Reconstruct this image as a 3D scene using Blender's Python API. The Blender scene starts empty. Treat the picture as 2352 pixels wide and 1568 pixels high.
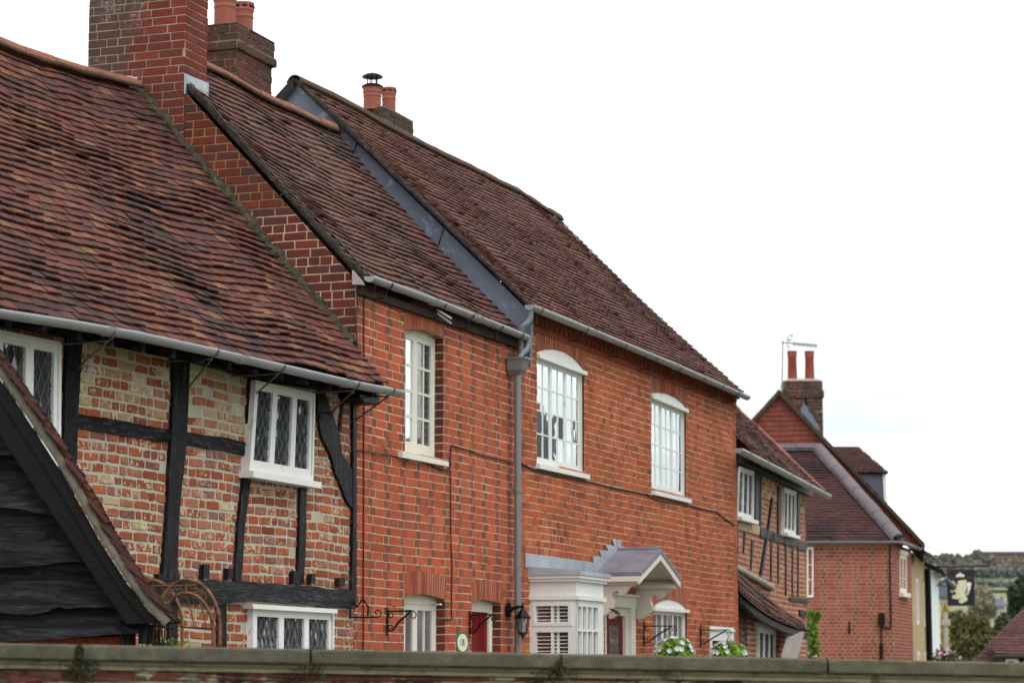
import bpy, math, random
from mathutils import Vector, noise
random.seed(7)
R = math.radians
W, H = 2352.0, 1568.0
CX, CY = W/2, H/2
F = 85.0/36.0*W
HORIZ = 1540.0
PITCH = math.atan((HORIZ-CY)/F)
CAM = Vector((0, 0, 1.7))
cp, sp = math.cos(PITCH), math.sin(PITCH)

sc = bpy.context.scene
col = sc.collection

# ------------------------------------------------------------------ basics
def ray(x, y):
    dx = (x-CX)/F; dy = (CY-y)/F
    return Vector((dx, cp-dy*sp, sp+dy*cp))

def atY(x, y, Y):
    r = ray(x, y); return CAM + r*(Y/r.y)

def vp_angle(xv):
    return math.atan((xv-CX)/F*cp)

class Plane:
    """vertical plane: u runs along d, z up, w outward"""
    def __init__(s, o, d):
        s.o = Vector((o[0], o[1], 0)); s.d = Vector((d[0], d[1], 0)).normalized()
        s.n = Vector((s.d.y, -s.d.x, 0))
    def at(s, x, y, w=0.0):
        r = ray(x, y); o = s.o + s.n*w
        t = (o-CAM).dot(s.n)/r.dot(s.n)
        p = CAM + r*t
        return ((p-s.o).dot(s.d), p.z)
    def uv(s, pts, w=0.0): return [s.at(x, y, w) for x, y in pts]
    def P(s, u, z, w=0.0): return s.o + s.d*u + s.n*w + Vector((0, 0, z))

def plane_through(x, Y, ang):
    p = atY(x, 1000, Y)
    return Plane((p.x, p.y), (math.sin(ang), math.cos(ang)))

class MB:
    def __init__(s): s.v = []; s.f = []; s.m = []; s.sm = []
    def add(s, vs, fs, m=0, smooth=False):
        b = len(s.v); s.v += [Vector(q) for q in vs]
        for f in fs: s.f.append([b+i for i in f]); s.m.append(m); s.sm.append(smooth)
    def hexa(s, a, b, m=0):
        """a: 4 pts, b: 4 pts offset"""
        s.add(list(a)+list(b), [(0,1,2,3),(7,6,5,4),(0,4,5,1),(1,5,6,2),(2,6,7,3),(3,7,4,0)], m)
    def prism(s, pts, vec, m=0):
        n = len(pts); vec = Vector(vec)
        s.add(list(pts)+[Vector(p)+vec for p in pts],
              [tuple(range(n)), tuple(range(2*n-1, n-1, -1))]+[(i, n+i, n+(i+1) % n, (i+1) % n) for i in range(n)], m)
    def pprism(s, pl, uv, w0, w1, m=0):
        s.prism([pl.P(u, z, w0) for u, z in uv], pl.n*(w1-w0), m)
    def pbox(s, pl, u0, u1, z0, z1, w0, w1, m=0):
        s.pprism(pl, [(u0, z0), (u1, z0), (u1, z1), (u0, z1)], w0, w1, m)
    def box(s, c, sx, sy, sz, m=0, d=None):
        c = Vector(c); X = Vector(d).normalized() if d is not None else Vector((1, 0, 0)); Y = Vector((-X.y, X.x, 0)); Z = Vector((0, 0, 1))
        q = lambda a, b, e: c+X*(a*sx/2)+Y*(b*sy/2)+Z*(e*sz/2)
        s.hexa([q(-1,-1,-1), q(1,-1,-1), q(1,1,-1), q(-1,1,-1)], [q(-1,-1,1), q(1,-1,1), q(1,1,1), q(-1,1,1)], m)
    def tube(s, path, r, n=8, m=0, cap=True, smooth=True):
        path = [Vector(p) for p in path]; k = len(path)
        rs = r if isinstance(r, (list, tuple)) else [r]*k
        rings = []; prev = None
        for i in range(k):
            t = (path[min(i+1, k-1)]-path[max(i-1, 0)])
            if t.length < 1e-9: t = Vector((0, 0, 1))
            t.normalize()
            if prev is None:
                a = t.cross(Vector((0, 0, 1)));
                if a.length < .1: a = t.cross(Vector((1, 0, 0)))
            else: a = prev-t*prev.dot(t)
            a.normalize(); prev = a; b = t.cross(a)
            rings.append([path[i]+(a*math.cos(2*math.pi*j/n)+b*math.sin(2*math.pi*j/n))*rs[i] for j in range(n)])
        vs = [p for rg in rings for p in rg]; fs = []
        for i in range(k-1):
            for j in range(n):
                fs.append((i*n+j, i*n+(j+1) % n, (i+1)*n+(j+1) % n, (i+1)*n+j))
        s.add(vs, fs, m, smooth)
        if cap:
            s.add(rings[0], [tuple(range(n))[::-1]], m); s.add(rings[-1], [tuple(range(n))], m)
    def lathe(s, base, prof, n=20, m=0, sx=1, sy=1):
        base = Vector(base); vs = []; fs = []
        for r, z in prof:
            for j in range(n):
                a = 2*math.pi*j/n; vs.append(base+Vector((r*sx*math.cos(a), r*sy*math.sin(a), z)))
        for i in range(len(prof)-1):
            for j in range(n): fs.append((i*n+j, i*n+(j+1) % n, (i+1)*n+(j+1) % n, (i+1)*n+j))
        s.add(vs, fs, m, True)
    def build(s, name, mats, parent=None, extra=None):
        if not isinstance(mats, (list, tuple)): mats = [mats]
        off = Vector((0, 0, 0)); q = parent
        while q is not None: off += q.location; q = q.parent
        base = off
        loc = Vector((0, 0, 0))
        if parent is None and s.v:
            mn = Vector((min(v.x for v in s.v), min(v.y for v in s.v), min(v.z for v in s.v)))
            mx = Vector((max(v.x for v in s.v), max(v.y for v in s.v), max(v.z for v in s.v)))
            loc = Vector(((mn.x+mx.x)/2, (mn.y+mx.y)/2, mn.z)); base = loc
        me = bpy.data.meshes.new(name)
        me.from_pydata([v-base for v in s.v], [], s.f)
        for mt in mats: me.materials.append(mt)
        me.polygons.foreach_set('material_index', s.m)
        me.polygons.foreach_set('use_smooth', s.sm)
        me.update()
        o = bpy.data.objects.new(name, me); col.objects.link(o)
        o.location = loc
        if parent is not None: o.parent = parent
        if extra: o['label'] = extra
        return o

def thing(name, label, cat, loc, group=None):
    o = bpy.data.objects.new(name, None); col.objects.link(o); o.empty_display_size = .2
    o.location = Vector(loc); o['label'] = label; o['category'] = cat
    if group: o['group'] = group
    return o
def tag(o, label, cat, group=None, kind=None):
    if label: o['label'] = label
    if cat: o['category'] = cat
    if group: o['group'] = group
    if kind: o['kind'] = kind
    return o

# ------------------------------------------------------------------ materials
def srgb(r, g, b):
    f = lambda c: (c/255/12.92) if c/255 <= .04045 else ((c/255+.055)/1.055)**2.4
    return (f(r), f(g), f(b))
class NT:
    def __init__(s, name):
        s.mat = bpy.data.materials.new(name); s.mat.use_nodes = True
        s.t = s.mat.node_tree; s.n = s.t.nodes; s.l = s.t.links
        s.p = s.n['Principled BSDF']; s.tc = s.n.new('ShaderNodeTexCoord')
    def noise(s, scale, detail=4, rough=.6, dist=0, vec=None, stretch=None):
        n = s.n.new('ShaderNodeTexNoise'); n.inputs['Scale'].default_value = scale; n.inputs['Detail'].default_value = detail
        n.inputs['Roughness'].default_value = rough; n.inputs['Distortion'].default_value = dist
        src = vec or s.tc.outputs['Object']
        if stretch:
            mp = s.n.new('ShaderNodeMapping'); s.l.new(src, mp.inputs[0])
            mp.inputs['Rotation'].default_value = stretch[3] if len(stretch) > 3 else (0, 0, 0)
            mp.inputs['Scale'].default_value = stretch[:3]; src = mp.outputs[0]
        s.l.new(src, n.inputs['Vector']); return n.outputs[0]
    def ramp(s, fac, stops, interp='LINEAR'):
        r = s.n.new('ShaderNodeValToRGB'); r.color_ramp.interpolation = interp
        e = r.color_ramp.elements
        while len(e) < len(stops): e.new(.5)
        for el, (p, c) in zip(e, stops):
            el.position = p; el.color = (*(c if isinstance(c, tuple) else (c, c, c)), 1)
        s.l.new(fac, r.inputs[0]); return r.outputs[0]
    def mix(s, fac, a, b, mode='MIX'):
        m = s.n.new('ShaderNodeMix'); m.data_type = 'RGBA'; m.blend_type = mode
        for i, v in ((0, fac), (6, a), (7, b)):
            if isinstance(v, (int, float)): m.inputs[i].default_value = v
            elif isinstance(v, tuple): m.inputs[i].default_value = (*v, 1)
            else: s.l.new(v, m.inputs[i])
        return m.outputs[2]
    def island(s):
        g = s.n.new('ShaderNodeNewGeometry'); return g.outputs['Random Per Island']
    def math(s, op, a, b=0.0):
        m = s.n.new('ShaderNodeMath'); m.operation = op
        for i, v in ((0, a), (1, b)):
            if isinstance(v, (int, float)): m.inputs[i].default_value = v
            else: s.l.new(v, m.inputs[i])
        return m.outputs[0]
    def bump(s, h, strength=.4, dist=.01):
        b = s.n.new('ShaderNodeBump'); b.inputs['Strength'].default_value = strength; b.inputs['Distance'].default_value = dist
        s.l.new(h, b.inputs['Height']); s.l.new(b.outputs[0], s.p.inputs['Normal'])
    def color(s, c):
        if isinstance(c, tuple): s.p.inputs['Base Color'].default_value = (*c, 1)
        else: s.l.new(c, s.p.inputs['Base Color'])
    def rough(s, r, spec=.3):
        if isinstance(r, (int, float)): s.p.inputs['Roughness'].default_value = r
        else: s.l.new(r, s.p.inputs['Roughness'])
        s.p.inputs['Specular IOR Level'].default_value = spec

def brickmat(name, cols, wash=None, wash_thr=.6, wash_scale=30, stain=None, stain_thr=.55, stain_scale=1.2, bump=.5, var=.35, stain2=None):
    m = NT(name); isl = m.island()
    n = len(cols); c = m.ramp(isl, [(i/(n-1) if n > 1 else 0, q) for i, q in enumerate(cols)])
    v = m.noise(28, 6, .7); c = m.mix(1.0, c, m.ramp(v, [(.25, 1-var), (.75, 1+var*.6)]), 'MULTIPLY')
    big = m.noise(1.3, 3, .6); c = m.mix(1.0, c, m.ramp(big, [(.3, .74), (.55, 1.0), (.7, 1.08)]), 'MULTIPLY')
    st = m.noise(2.2, 7, .7, .3, stretch=(1.6, 1.6, .45)); c = m.mix(m.math('MULTIPLY', m.ramp(st, [(.56, 0.0), (.70, 1.0)]), .35), c, srgb(92, 66, 54))
    if wash:
        w = m.noise(wash_scale, 8, .75, .6); wb = m.noise(3.0, 3, .6)
        ww = m.math('ADD', w, m.math('MULTIPLY', m.math('SUBTRACT', wb, .5), .35))
        ww = m.math('ADD', ww, m.math('MULTIPLY', m.math('SUBTRACT', m.math('FRACT', m.math('MULTIPLY', isl, 57.3)), .5), .14))
        c = m.mix(m.ramp(ww, [(wash_thr, 0.0), (wash_thr+.05, 1.0)]), c, wash)
    if stain:
        s_ = m.noise(stain_scale, 8, .7, .3)
        c = m.mix(m.math('MULTIPLY', m.ramp(s_, [(stain_thr, 0.0), (stain_thr+.12, 1.0)]), .8), c, stain)
    if stain2:
        s_ = m.noise(stain2[1], 8, .8, .3)
        c = m.mix(m.ramp(s_, [(stain2[2], 0.0), (stain2[2]+.06, 1.0)]), c, stain2[0])
    m.color(c); m.rough(.9, .2); m.bump(m.noise(70, 6, .75), bump, .006); return m.mat

def plain(name, c, rough=.6, spec=.4, var=.15, scale=6, bump=0, bscale=40, metal=0, dirt=None, dirt_thr=.6, dirt_scale=8):
    m = NT(name); v = m.noise(scale, 5, .65)
    cc = m.mix(1.0, c, m.ramp(v, [(.3, 1-var), (.7, 1+var*.5)]), 'MULTIPLY')
    if dirt:
        d = m.noise(dirt_scale, 8, .75, .4); cc = m.mix(m.ramp(d, [(dirt_thr, 0.0), (dirt_thr+.08, 1.0)]), cc, dirt)
    m.color(cc); m.rough(rough, spec); m.p.inputs['Metallic'].default_value = metal
    if bump: m.bump(m.noise(bscale, 6, .7), bump, .008)
    return m.mat

def tilemat(name, cols, dark, dark_thr, lichen=None, lthr=.68, lscale=25, dscale=.8, moss=None, mthr=.66, stretch=None):
    m = NT(name); isl = m.island(); n = len(cols)
    c = m.ramp(isl, [(i/(n-1), q) for i, q in enumerate(cols)])
    c = m.mix(1.0, c, m.ramp(m.noise(22, 6, .7), [(.25, .65), (.75, 1.25)]), 'MULTIPLY')
    d = m.noise(dscale, 4, .6, .5, stretch=stretch)
    dd = m.math('ADD', d, m.math('MULTIPLY', m.math('SUBTRACT', m.math('FRACT', m.math('MULTIPLY', isl, 31.7)), .5), .16))
    c = m.mix(m.math('MULTIPLY', m.ramp(dd, [(dark_thr, 0.0), (dark_thr+.13, 1.0)]), .85), c, dark)
    if lichen:
        l_ = m.noise(lscale, 8, .75); c = m.mix(m.ramp(l_, [(lthr, 0.0), (lthr+.04, 1.0)]), c, lichen)
    if moss:
        l_ = m.noise(5, 8, .8); c = m.mix(m.ramp(l_, [(mthr, 0.0), (mthr+.06, 1.0)]), c, moss)
    m.color(c); m.rough(.85, .25); m.bump(m.noise(60, 6, .75), .5, .006); return m.mat

M = {}
M['mortar_grey'] = plain('mortar_grey', srgb(182, 176, 156), .95, .1, .2, 9, .6, 60)
M['mortar_cream'] = plain('mortar_cream', srgb(200, 180, 150), .95, .1, .35, 4, .5, 60, dirt=srgb(128, 98, 78), dirt_thr=.54, dirt_scale=5)
M['mortar_light'] = plain('mortar_light', srgb(190, 170, 144), .95, .1, .2, 6, .5, 60)
M['mortar_yellow'] = plain('mortar_yellow', srgb(156, 126, 84), .95, .1, .25, 6, .5, 60)
M['mortar_dark'] = plain('mortar_dark', srgb(124, 112, 96), .95, .1, .35, 5, .5, 60, dirt=srgb(60, 56, 48), dirt_thr=.5, dirt_scale=3)
WASH = srgb(196, 178, 150)
M['brick_old'] = brickmat('brick_old', [srgb(124, 66, 50), srgb(168, 90, 62), srgb(152, 78, 56), srgb(180, 102, 66), srgb(140, 76, 58), srgb(174, 94, 62), srgb(168, 118, 96), srgb(130, 88, 84), srgb(168, 92, 62)], WASH, .578, 26, bump=.9)
M['brick_pale'] = brickmat('brick_pale', [srgb(160, 80, 60), srgb(178, 150, 112), srgb(186, 164, 128), srgb(170, 106, 80), srgb(192, 174, 140)], srgb(196, 182, 150), .54, 22, bump=.9)
M['brick_red'] = brickmat('brick_red', [srgb(178, 84, 58), srgb(186, 89, 60), srgb(180, 86, 60), srgb(190, 98, 66), srgb(165, 80, 58), srgb(174, 88, 62)], None, var=.2, bump=.4, stain2=(srgb(206, 160, 135), 22, .73))
M['brick_header'] = brickmat('brick_header', [srgb(134, 82, 62), srgb(146, 84, 64), srgb(122, 76, 62), srgb(158, 80, 60)], None, var=.2, bump=.4)
M['brick_orange'] = brickmat('brick_orange', [srgb(150, 76, 52), srgb(192, 99, 60), srgb(178, 87, 54), srgb(184, 93, 58), srgb(136, 72, 54), srgb(196, 106, 64), srgb(166, 80, 54), srgb(186, 95, 58)], None, var=.3, bump=.6, stain2=(srgb(198, 150, 125), 24, .74))
M['brick_arch'] = brickmat('brick_arch', [srgb(168, 84, 58), srgb(140, 70, 52), srgb(176, 94, 66), srgb(154, 76, 54)], None, var=.2, bump=.3)
M['brick_flank'] = brickmat('brick_flank', [srgb(104, 48, 41), srgb(114, 52, 44), srgb(94, 48, 43), srgb(122, 56, 45), srgb(78, 54, 53), srgb(108, 49, 42)], srgb(170, 152, 138), .73, 20, var=.3, bump=.5)
M['brick_stack'] = brickmat('brick_stack', [srgb(100, 50, 42), srgb(80, 52, 47), srgb(116, 54, 44), srgb(72, 52, 49), srgb(106, 50, 42)], srgb(158, 150, 146), .585, 18, var=.4, bump=.7, stain=srgb(66, 56, 51), stain_thr=.5, stain_scale=1.3)
M['brick_sooty'] = brickmat('brick_sooty', [srgb(96, 52, 44), srgb(80, 58, 52), srgb(118, 56, 46), srgb(84, 68, 60)], srgb(170, 162, 146), .655, 26, var=.4, bump=.8, stain=srgb(66, 56, 50), stain_thr=.45, stain_scale=2.5, stain2=(srgb(140, 106, 60), 14, .64))
M['brick_far'] = brickmat('brick_far', [srgb(154, 84, 70), srgb(162, 88, 72), srgb(140, 76, 66), srgb(156, 84, 68), srgb(118, 72, 66)], None, var=.2, bump=.2)
M['brick_garden'] = brickmat('brick_garden', [srgb(110, 56, 48), srgb(128, 64, 54), srgb(88, 54, 48), srgb(120, 72, 60)], srgb(160, 154, 132), .54, 7, var=.4, bump=1, stain=srgb(44, 42, 34), stain_thr=.5, stain_scale=4)
DARK = srgb(44, 34, 35)
M['tile_old'] = tilemat('tile_old', [srgb(86, 48, 43), srgb(102, 55, 46), srgb(74, 48, 46), srgb(96, 52, 44), srgb(108, 62, 48), srgb(90, 49, 43), srgb(78, 54, 50), srgb(106, 58, 46), srgb(122, 86, 62), srgb(84, 48, 43), srgb(98, 53, 45)], srgb(44, 33, 34), .49, srgb(128, 116, 100), .71, 34, .34, srgb(62, 56, 34), .68, stretch=(1, 1, .4, (0, .5, 0)))
M['tile_brown'] = tilemat('tile_brown', [srgb(92, 59, 51), srgb(100, 64, 54), srgb(86, 60, 53), srgb(95, 58, 50), srgb(106, 74, 62), srgb(82, 59, 53), srgb(100, 68, 57)], srgb(52, 43, 40), .55, srgb(150, 136, 120), .69, 26, .7, srgb(92, 84, 50), .72)
M['tile_back'] = tilemat('tile_back', [srgb(97, 59, 51), srgb(103, 63, 54), srgb(90, 56, 49), srgb(106, 66, 56), srgb(86, 55, 49), srgb(98, 60, 53)], srgb(62, 45, 42), .58, srgb(150, 132, 116), .72, 30, .9)
M['tile_far'] = tilemat('tile_far', [srgb(74, 48, 45), srgb(84, 52, 48), srgb(66, 45, 44), srgb(76, 47, 43)], srgb(44, 36, 37), .48, srgb(168, 148, 138), .66, 5, .5)
M['tile_hung'] = tilemat('tile_hung', [srgb(122, 66, 56), srgb(130, 70, 58), srgb(112, 62, 54), srgb(126, 66, 56)], srgb(84, 52, 48), .62, None, dscale=1.2)
M['underlay'] = plain('roof_underlay', srgb(30, 24, 22), .95, .1)
M['verge_mortar'] = plain('verge_mortar', srgb(74, 70, 58), .95, .1, .6, 18, 1, 35, dirt=srgb(138, 132, 118), dirt_thr=.60, dirt_scale=24)
M['verge_dark'] = plain('verge_dark', srgb(52, 46, 42), .95, .1, .7, 9, 1, 35, dirt=srgb(132, 126, 114), dirt_thr=.60, dirt_scale=22)
M['terracotta'] = plain('terracotta', srgb(148, 86, 70), .75, .3, .18, 5, .15, 50, dirt=srgb(188, 150, 128), dirt_thr=.72, dirt_scale=6)
M['ridge_tile'] = plain('ridge_tile', srgb(142, 90, 74), .85, .2, .3, 4, .4, 40, dirt=srgb(120, 98, 78), dirt_thr=.56, dirt_scale=7)
M['ridge_mossy'] = plain('ridge_mossy', srgb(82, 64, 52), .9, .2, .4, 5, .7, 30, dirt=srgb(74, 70, 44), dirt_thr=.52, dirt_scale=9)
M['ridge_blue'] = plain('ridge_blue', srgb(112, 102, 106), .8, .3, .2, 2, .2)
M['lead'] = plain('lead_sheet', srgb(172, 179, 188), .55, .5, .3, 2.5, .15, 8, .2, dirt=srgb(190, 196, 202), dirt_thr=.58, dirt_scale=4)  # lightened so sky-lit brightness sits in the base colour
M['lead_dark'] = plain('lead_dark', srgb(98, 106, 122), .5, .5, .45, .9, .2, 6, .2, dirt=srgb(132, 144, 162), dirt_thr=.56, dirt_scale=6)  # paler blue patches put sky reflection into the lead, not dirt
M['gutter'] = plain('gutter_paint', srgb(146, 149, 150), .42, .5, .14, 3, .05, 30, dirt=srgb(92, 96, 84), dirt_thr=.66, dirt_scale=14)
M['gutter_iron'] = plain('gutter_iron', srgb(96, 92, 92), .5, .5, .2)
M['pipe'] = plain('pipe_grey', srgb(118, 120, 122), .4, .5, .1, 2)
M['white'] = plain('white_paint', srgb(226, 226, 222), .45, .4, .06, 3, .05, 30, dirt=srgb(176, 174, 162), dirt_thr=.60, dirt_scale=6)
M['cream'] = plain('cream_paint', srgb(222, 218, 204), .5, .4, .08, 3, .05, 30, dirt=srgb(180, 172, 152), dirt_thr=.60, dirt_scale=6)
M['iron'] = plain('black_iron', srgb(14, 13, 14), .45, .2)
M['rust'] = plain('rusty_steel', srgb(132, 88, 58), .7, .4, .45, 14, .3, 60, dirt=srgb(62, 38, 34), dirt_thr=.5, dirt_scale=7)
M['cable'] = plain('cable_black', srgb(34, 24, 22), .5, .4)
M['red_door'] = plain('red_gloss', srgb(110, 8, 12), .25, .2, .06)
M['red_door_dull'] = plain('red_satin', srgb(98, 16, 20), .5, .15, .12)
M['yellow_render'] = plain('ochre_render', srgb(180, 158, 120), .9, .2, .12, 2)
M['white_render'] = plain('white_render', srgb(214, 220, 226), .8, .2, .06, 1.5)
M['concrete'] = plain('cement', srgb(164, 158, 144), .9, .2, .2, 8, .5)
M['buff'] = plain('creasing_buff', srgb(132, 124, 98), .9, .2, .3, 6, .6, dirt=srgb(80, 76, 58), dirt_thr=.55, dirt_scale=5)
M['plaster'] = plain('lime_plaster', srgb(168, 160, 134), .95, .1, .2, 7, .5)
M['curtain'] = plain('curtain_cloth', srgb(170, 170, 170), .9, .1, .1)
M['sign_blk'] = plain('sign_black', srgb(20, 20, 28), .35, .5, .05)
M['sign_frame'] = plain('sign_frame', srgb(52, 46, 42), .5, .4, .2)
M['gold'] = plain('gilt_lettering', srgb(120, 80, 52), .5, .5, .2)
M['lion'] = plain('lion_paint', srgb(214, 218, 180), .6, .3, .12, 8)
M['lion_white'] = plain('lion_white', srgb(228, 230, 222), .6, .3, .05, 8)
M['grey_post'] = plain('weathered_post', srgb(168, 158, 148), .8, .2, .15, 5, .4, 20)

def stone():
    m = NT('coping_stone'); c = m.ramp(m.noise(9, 8, .75), [(.3, srgb(66, 63, 52)), (.6, srgb(98, 95, 80)), (.8, srgb(120, 115, 98))])
    c = m.mix(m.ramp(m.noise(2.2, 6, .7), [(.5, 0.0), (.68, .75)]), c, srgb(66, 66, 46))
    c = m.mix(m.ramp(m.noise(38, 4, .6), [(.73, 0.0), (.77, .8)]), c, srgb(150, 150, 136))
    m.color(c); m.rough(.95, .15); m.bump(m.noise(45, 8, .8), .8, .008); return m.mat
M['coping'] = stone()

def timber():
    m = NT('black_timber'); n = m.noise(5, 9, .78, 1.2, stretch=(1, 1, 6)); g = m.noise(60, 5, .7)
    m.color(m.ramp(n, [(.40, srgb(8, 8, 9)), (.51, srgb(30, 30, 34)), (.62, srgb(96, 98, 106))])); m.rough(m.ramp(g, [(.3, .25), (.7, .5)]), .16)  # pale streaks put grain and surface sparkle into the colour
    h = m.math('ADD', m.math('MULTIPLY', n, 1.4), m.math('MULTIPLY', g, .5)); m.bump(h, 1.0, .05); return m.mat
M['timber'] = timber()
def timber_post():
    m = NT('black_timber_post'); n = m.noise(9, 9, .78, 1.0, stretch=(3, 3, .5)); g = m.noise(60, 5, .7)
    m.color(m.ramp(n, [(.42, srgb(8, 8, 9)), (.54, srgb(26, 26, 30)), (.65, srgb(84, 86, 94))])); m.rough(m.ramp(g, [(.3, .25), (.7, .5)]), .16)  # light end of the ramp holds glints along with the grain
    m.bump(m.math('ADD', n, m.math('MULTIPLY', g, .6)), 1.0, .04); return m.mat
M['timber_post'] = timber_post()
def boardmat():
    m = NT('tarred_boards')
    w = m.noise(7, 6, .62, 1.6, stretch=(.35, 1, 2.2)); f = m.n.new('ShaderNodeMath'); f.operation = 'SINE'
    m.l.new(m.math('MULTIPLY', w, 150.0), f.inputs[0])
    big = m.noise(3.0, 4, .6); g = m.noise(60, 6, .75, stretch=(.5, 1, 1.4)); kn = m.noise(26, 5, .8)
    gr = m.noise(10, 9, .8, 1.4, stretch=(.22, 1, 2.4)); c = m.ramp(gr, [(.34, srgb(22, 22, 23)), (.48, srgb(44, 44, 47)), (.64, srgb(86, 86, 90))]); c = m.mix(1.0, c, m.ramp(big, [(.35, .75), (.65, 1.15)]), 'MULTIPLY')
    m.color(c); m.rough(m.ramp(g, [(.3, .24), (.7, .5)]), .25)
    h = m.math('ADD', m.math('MULTIPLY', f.outputs[0], .10), m.math('MULTIPLY', g, .8)); h = m.math('ADD', h, m.math('MULTIPLY', kn, .8)); m.bump(h, 1.0, .022); return m.mat
M['boards'] = boardmat()

def glass(name, base, gl, tint=(1, 1, 1), wav=.03, bscale=3.0):
    m = NT(name); n = m.noise(2.2, 3, .5)
    m.color(m.mix(m.ramp(n, [(.4, 0.0), (.65, 1.0)]), tuple(x*.5 for x in base), base)); m.rough(.06, .5)
    g = m.n.new('ShaderNodeBsdfGlossy'); g.inputs['Roughness'].default_value = .02; g.inputs['Color'].default_value = (*tint, 1)
    b = m.n.new('ShaderNodeBump'); b.inputs['Strength'].default_value = wav; b.inputs['Distance'].default_value = .05
    m.l.new(m.noise(bscale, 2, .5), b.inputs['Height']); m.l.new(b.outputs[0], g.inputs['Normal']); m.l.new(b.outputs[0], m.p.inputs['Normal'])
    mx = m.n.new('ShaderNodeMixShader'); mx.inputs[0].default_value = gl
    m.l.new(m.p.outputs[0], mx.inputs[1]); m.l.new(g.outputs[0], mx.inputs[2])
    m.l.new(mx.outputs[0], m.n['Material Output'].inputs['Surface']); return m.mat
M['glass_dark'] = glass('leaded_glass', srgb(62, 64, 70), .10, wav=.10, bscale=2)
M['glass_bright'] = glass('sky_lit_glass', srgb(90, 92, 96), .80, (.95, 1, 1))
M['glass_mid'] = glass('curtained_glass', srgb(128, 130, 134), .10)
M['glass_shut'] = glass('shuttered_glass', srgb(44, 50, 52), .12)
M['glass_net'] = glass('netted_glass', srgb(134, 140, 144), .12)

def leafmat(name, cols, tr=.25):
    m = NT(name); isl = m.island(); n = len(cols)
    c = m.ramp(isl, [(i/(n-1), q) for i, q in enumerate(cols)]); m.color(c); m.rough(.6, .3)
    return m.mat
M['leaf_green'] = leafmat('leaf_green', [srgb(92, 134, 40), srgb(134, 176, 58), srgb(168, 202, 92), srgb(108, 152, 52)])
M['leaf_hedge'] = leafmat('leaf_shrub', [srgb(78, 108, 34), srgb(116, 146, 52), srgb(96, 128, 42)])
M['leaf_dark'] = leafmat('leaf_dark', [srgb(40, 52, 30), srgb(58, 70, 38), srgb(74, 80, 44), srgb(50, 62, 34)])
M['leaf_conifer'] = leafmat('leaf_conifer', [srgb(34, 50, 34), srgb(50, 68, 44), srgb(62, 78, 50)])
M['leaf_autumn'] = leafmat('leaf_autumn', [srgb(66, 70, 42), srgb(84, 84, 50), srgb(104, 94, 52), srgb(74, 80, 50), srgb(112, 98, 50), srgb(60, 68, 42)])
M['leaf_haze'] = leafmat('leaf_far_hazed', [srgb(112, 110, 100), srgb(122, 114, 102), srgb(108, 108, 102), srgb(130, 114, 98)])  # woodland paled: distance haze painted into the leaf colours
M['leaf_haze2'] = leafmat('leaf_greygreen_hazed', [srgb(138, 138, 118), srgb(150, 146, 124), srgb(126, 128, 112)])  # greyed and lightened so the leaves themselves carry haze
M['leaf_yellow'] = leafmat('leaf_yellow', [srgb(168, 150, 60), srgb(140, 130, 58), srgb(176, 160, 78)])
M['petal_white'] = leafmat('petal_white', [srgb(226, 224, 228), srgb(214, 212, 222)])
M['petal_pink'] = leafmat('petal_pink', [srgb(214, 160, 176), srgb(222, 188, 196)])
M['petal_red'] = leafmat('petal_red', [srgb(120, 24, 44), srgb(96, 16, 34)])
M['bark'] = plain('bark', srgb(82, 70, 56), .95, .1, .4, 12, .8, 30)
M['wicker'] = plain('basket_liner', srgb(70, 60, 42), .95, .1, .3, 30, .6)

# ------------------------------------------------------------------ brickwork
def scan(poly, z):
    xs = []; n = len(poly)
    for i in range(n):
        (u0, a), (u1, b) = poly[i], poly[(i+1) % n]
        if (a <= z < b) or (b <= z < a): xs.append(u0+(u1-u0)*(z-a)/(b-a))
    xs.sort(); return [(xs[i], xs[i+1]) for i in range(0, len(xs)-1, 2)]
def intervals(outer, holes, z):
    iv = scan(outer, z)
    for h in holes:
        for a, b in scan(h, z):
            new = []
            for lo, hi in iv:
                if b <= lo or a >= hi: new.append((lo, hi)); continue
                if a > lo: new.append((lo, a))
                if b < hi: new.append((b, hi))
            iv = new
    return iv
def bond_edges(bond, k, L, rnd):
    """endless generator of (length, is_header)"""
    Hh = L/2
    if bond == 'flemish':
        i = k % 2
        while True: yield ((L, 0) if i % 2 == 0 else (Hh, 1)); i += 1
    elif bond == 'header':
        while True: yield ((Hh, 1) if rnd.random() < .93 else (L*.8, 0))
    elif bond == 'english':
        while True: yield ((L, 0) if (k % 4) else (Hh, 1))
    elif bond == 'stretcher':
        while True: yield (L, 0)
    else:
        while True:
            q = rnd.random(); yield ((L, 0) if q < .55 else (Hh, 1) if q < .85 else (L*.75, 0))
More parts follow.
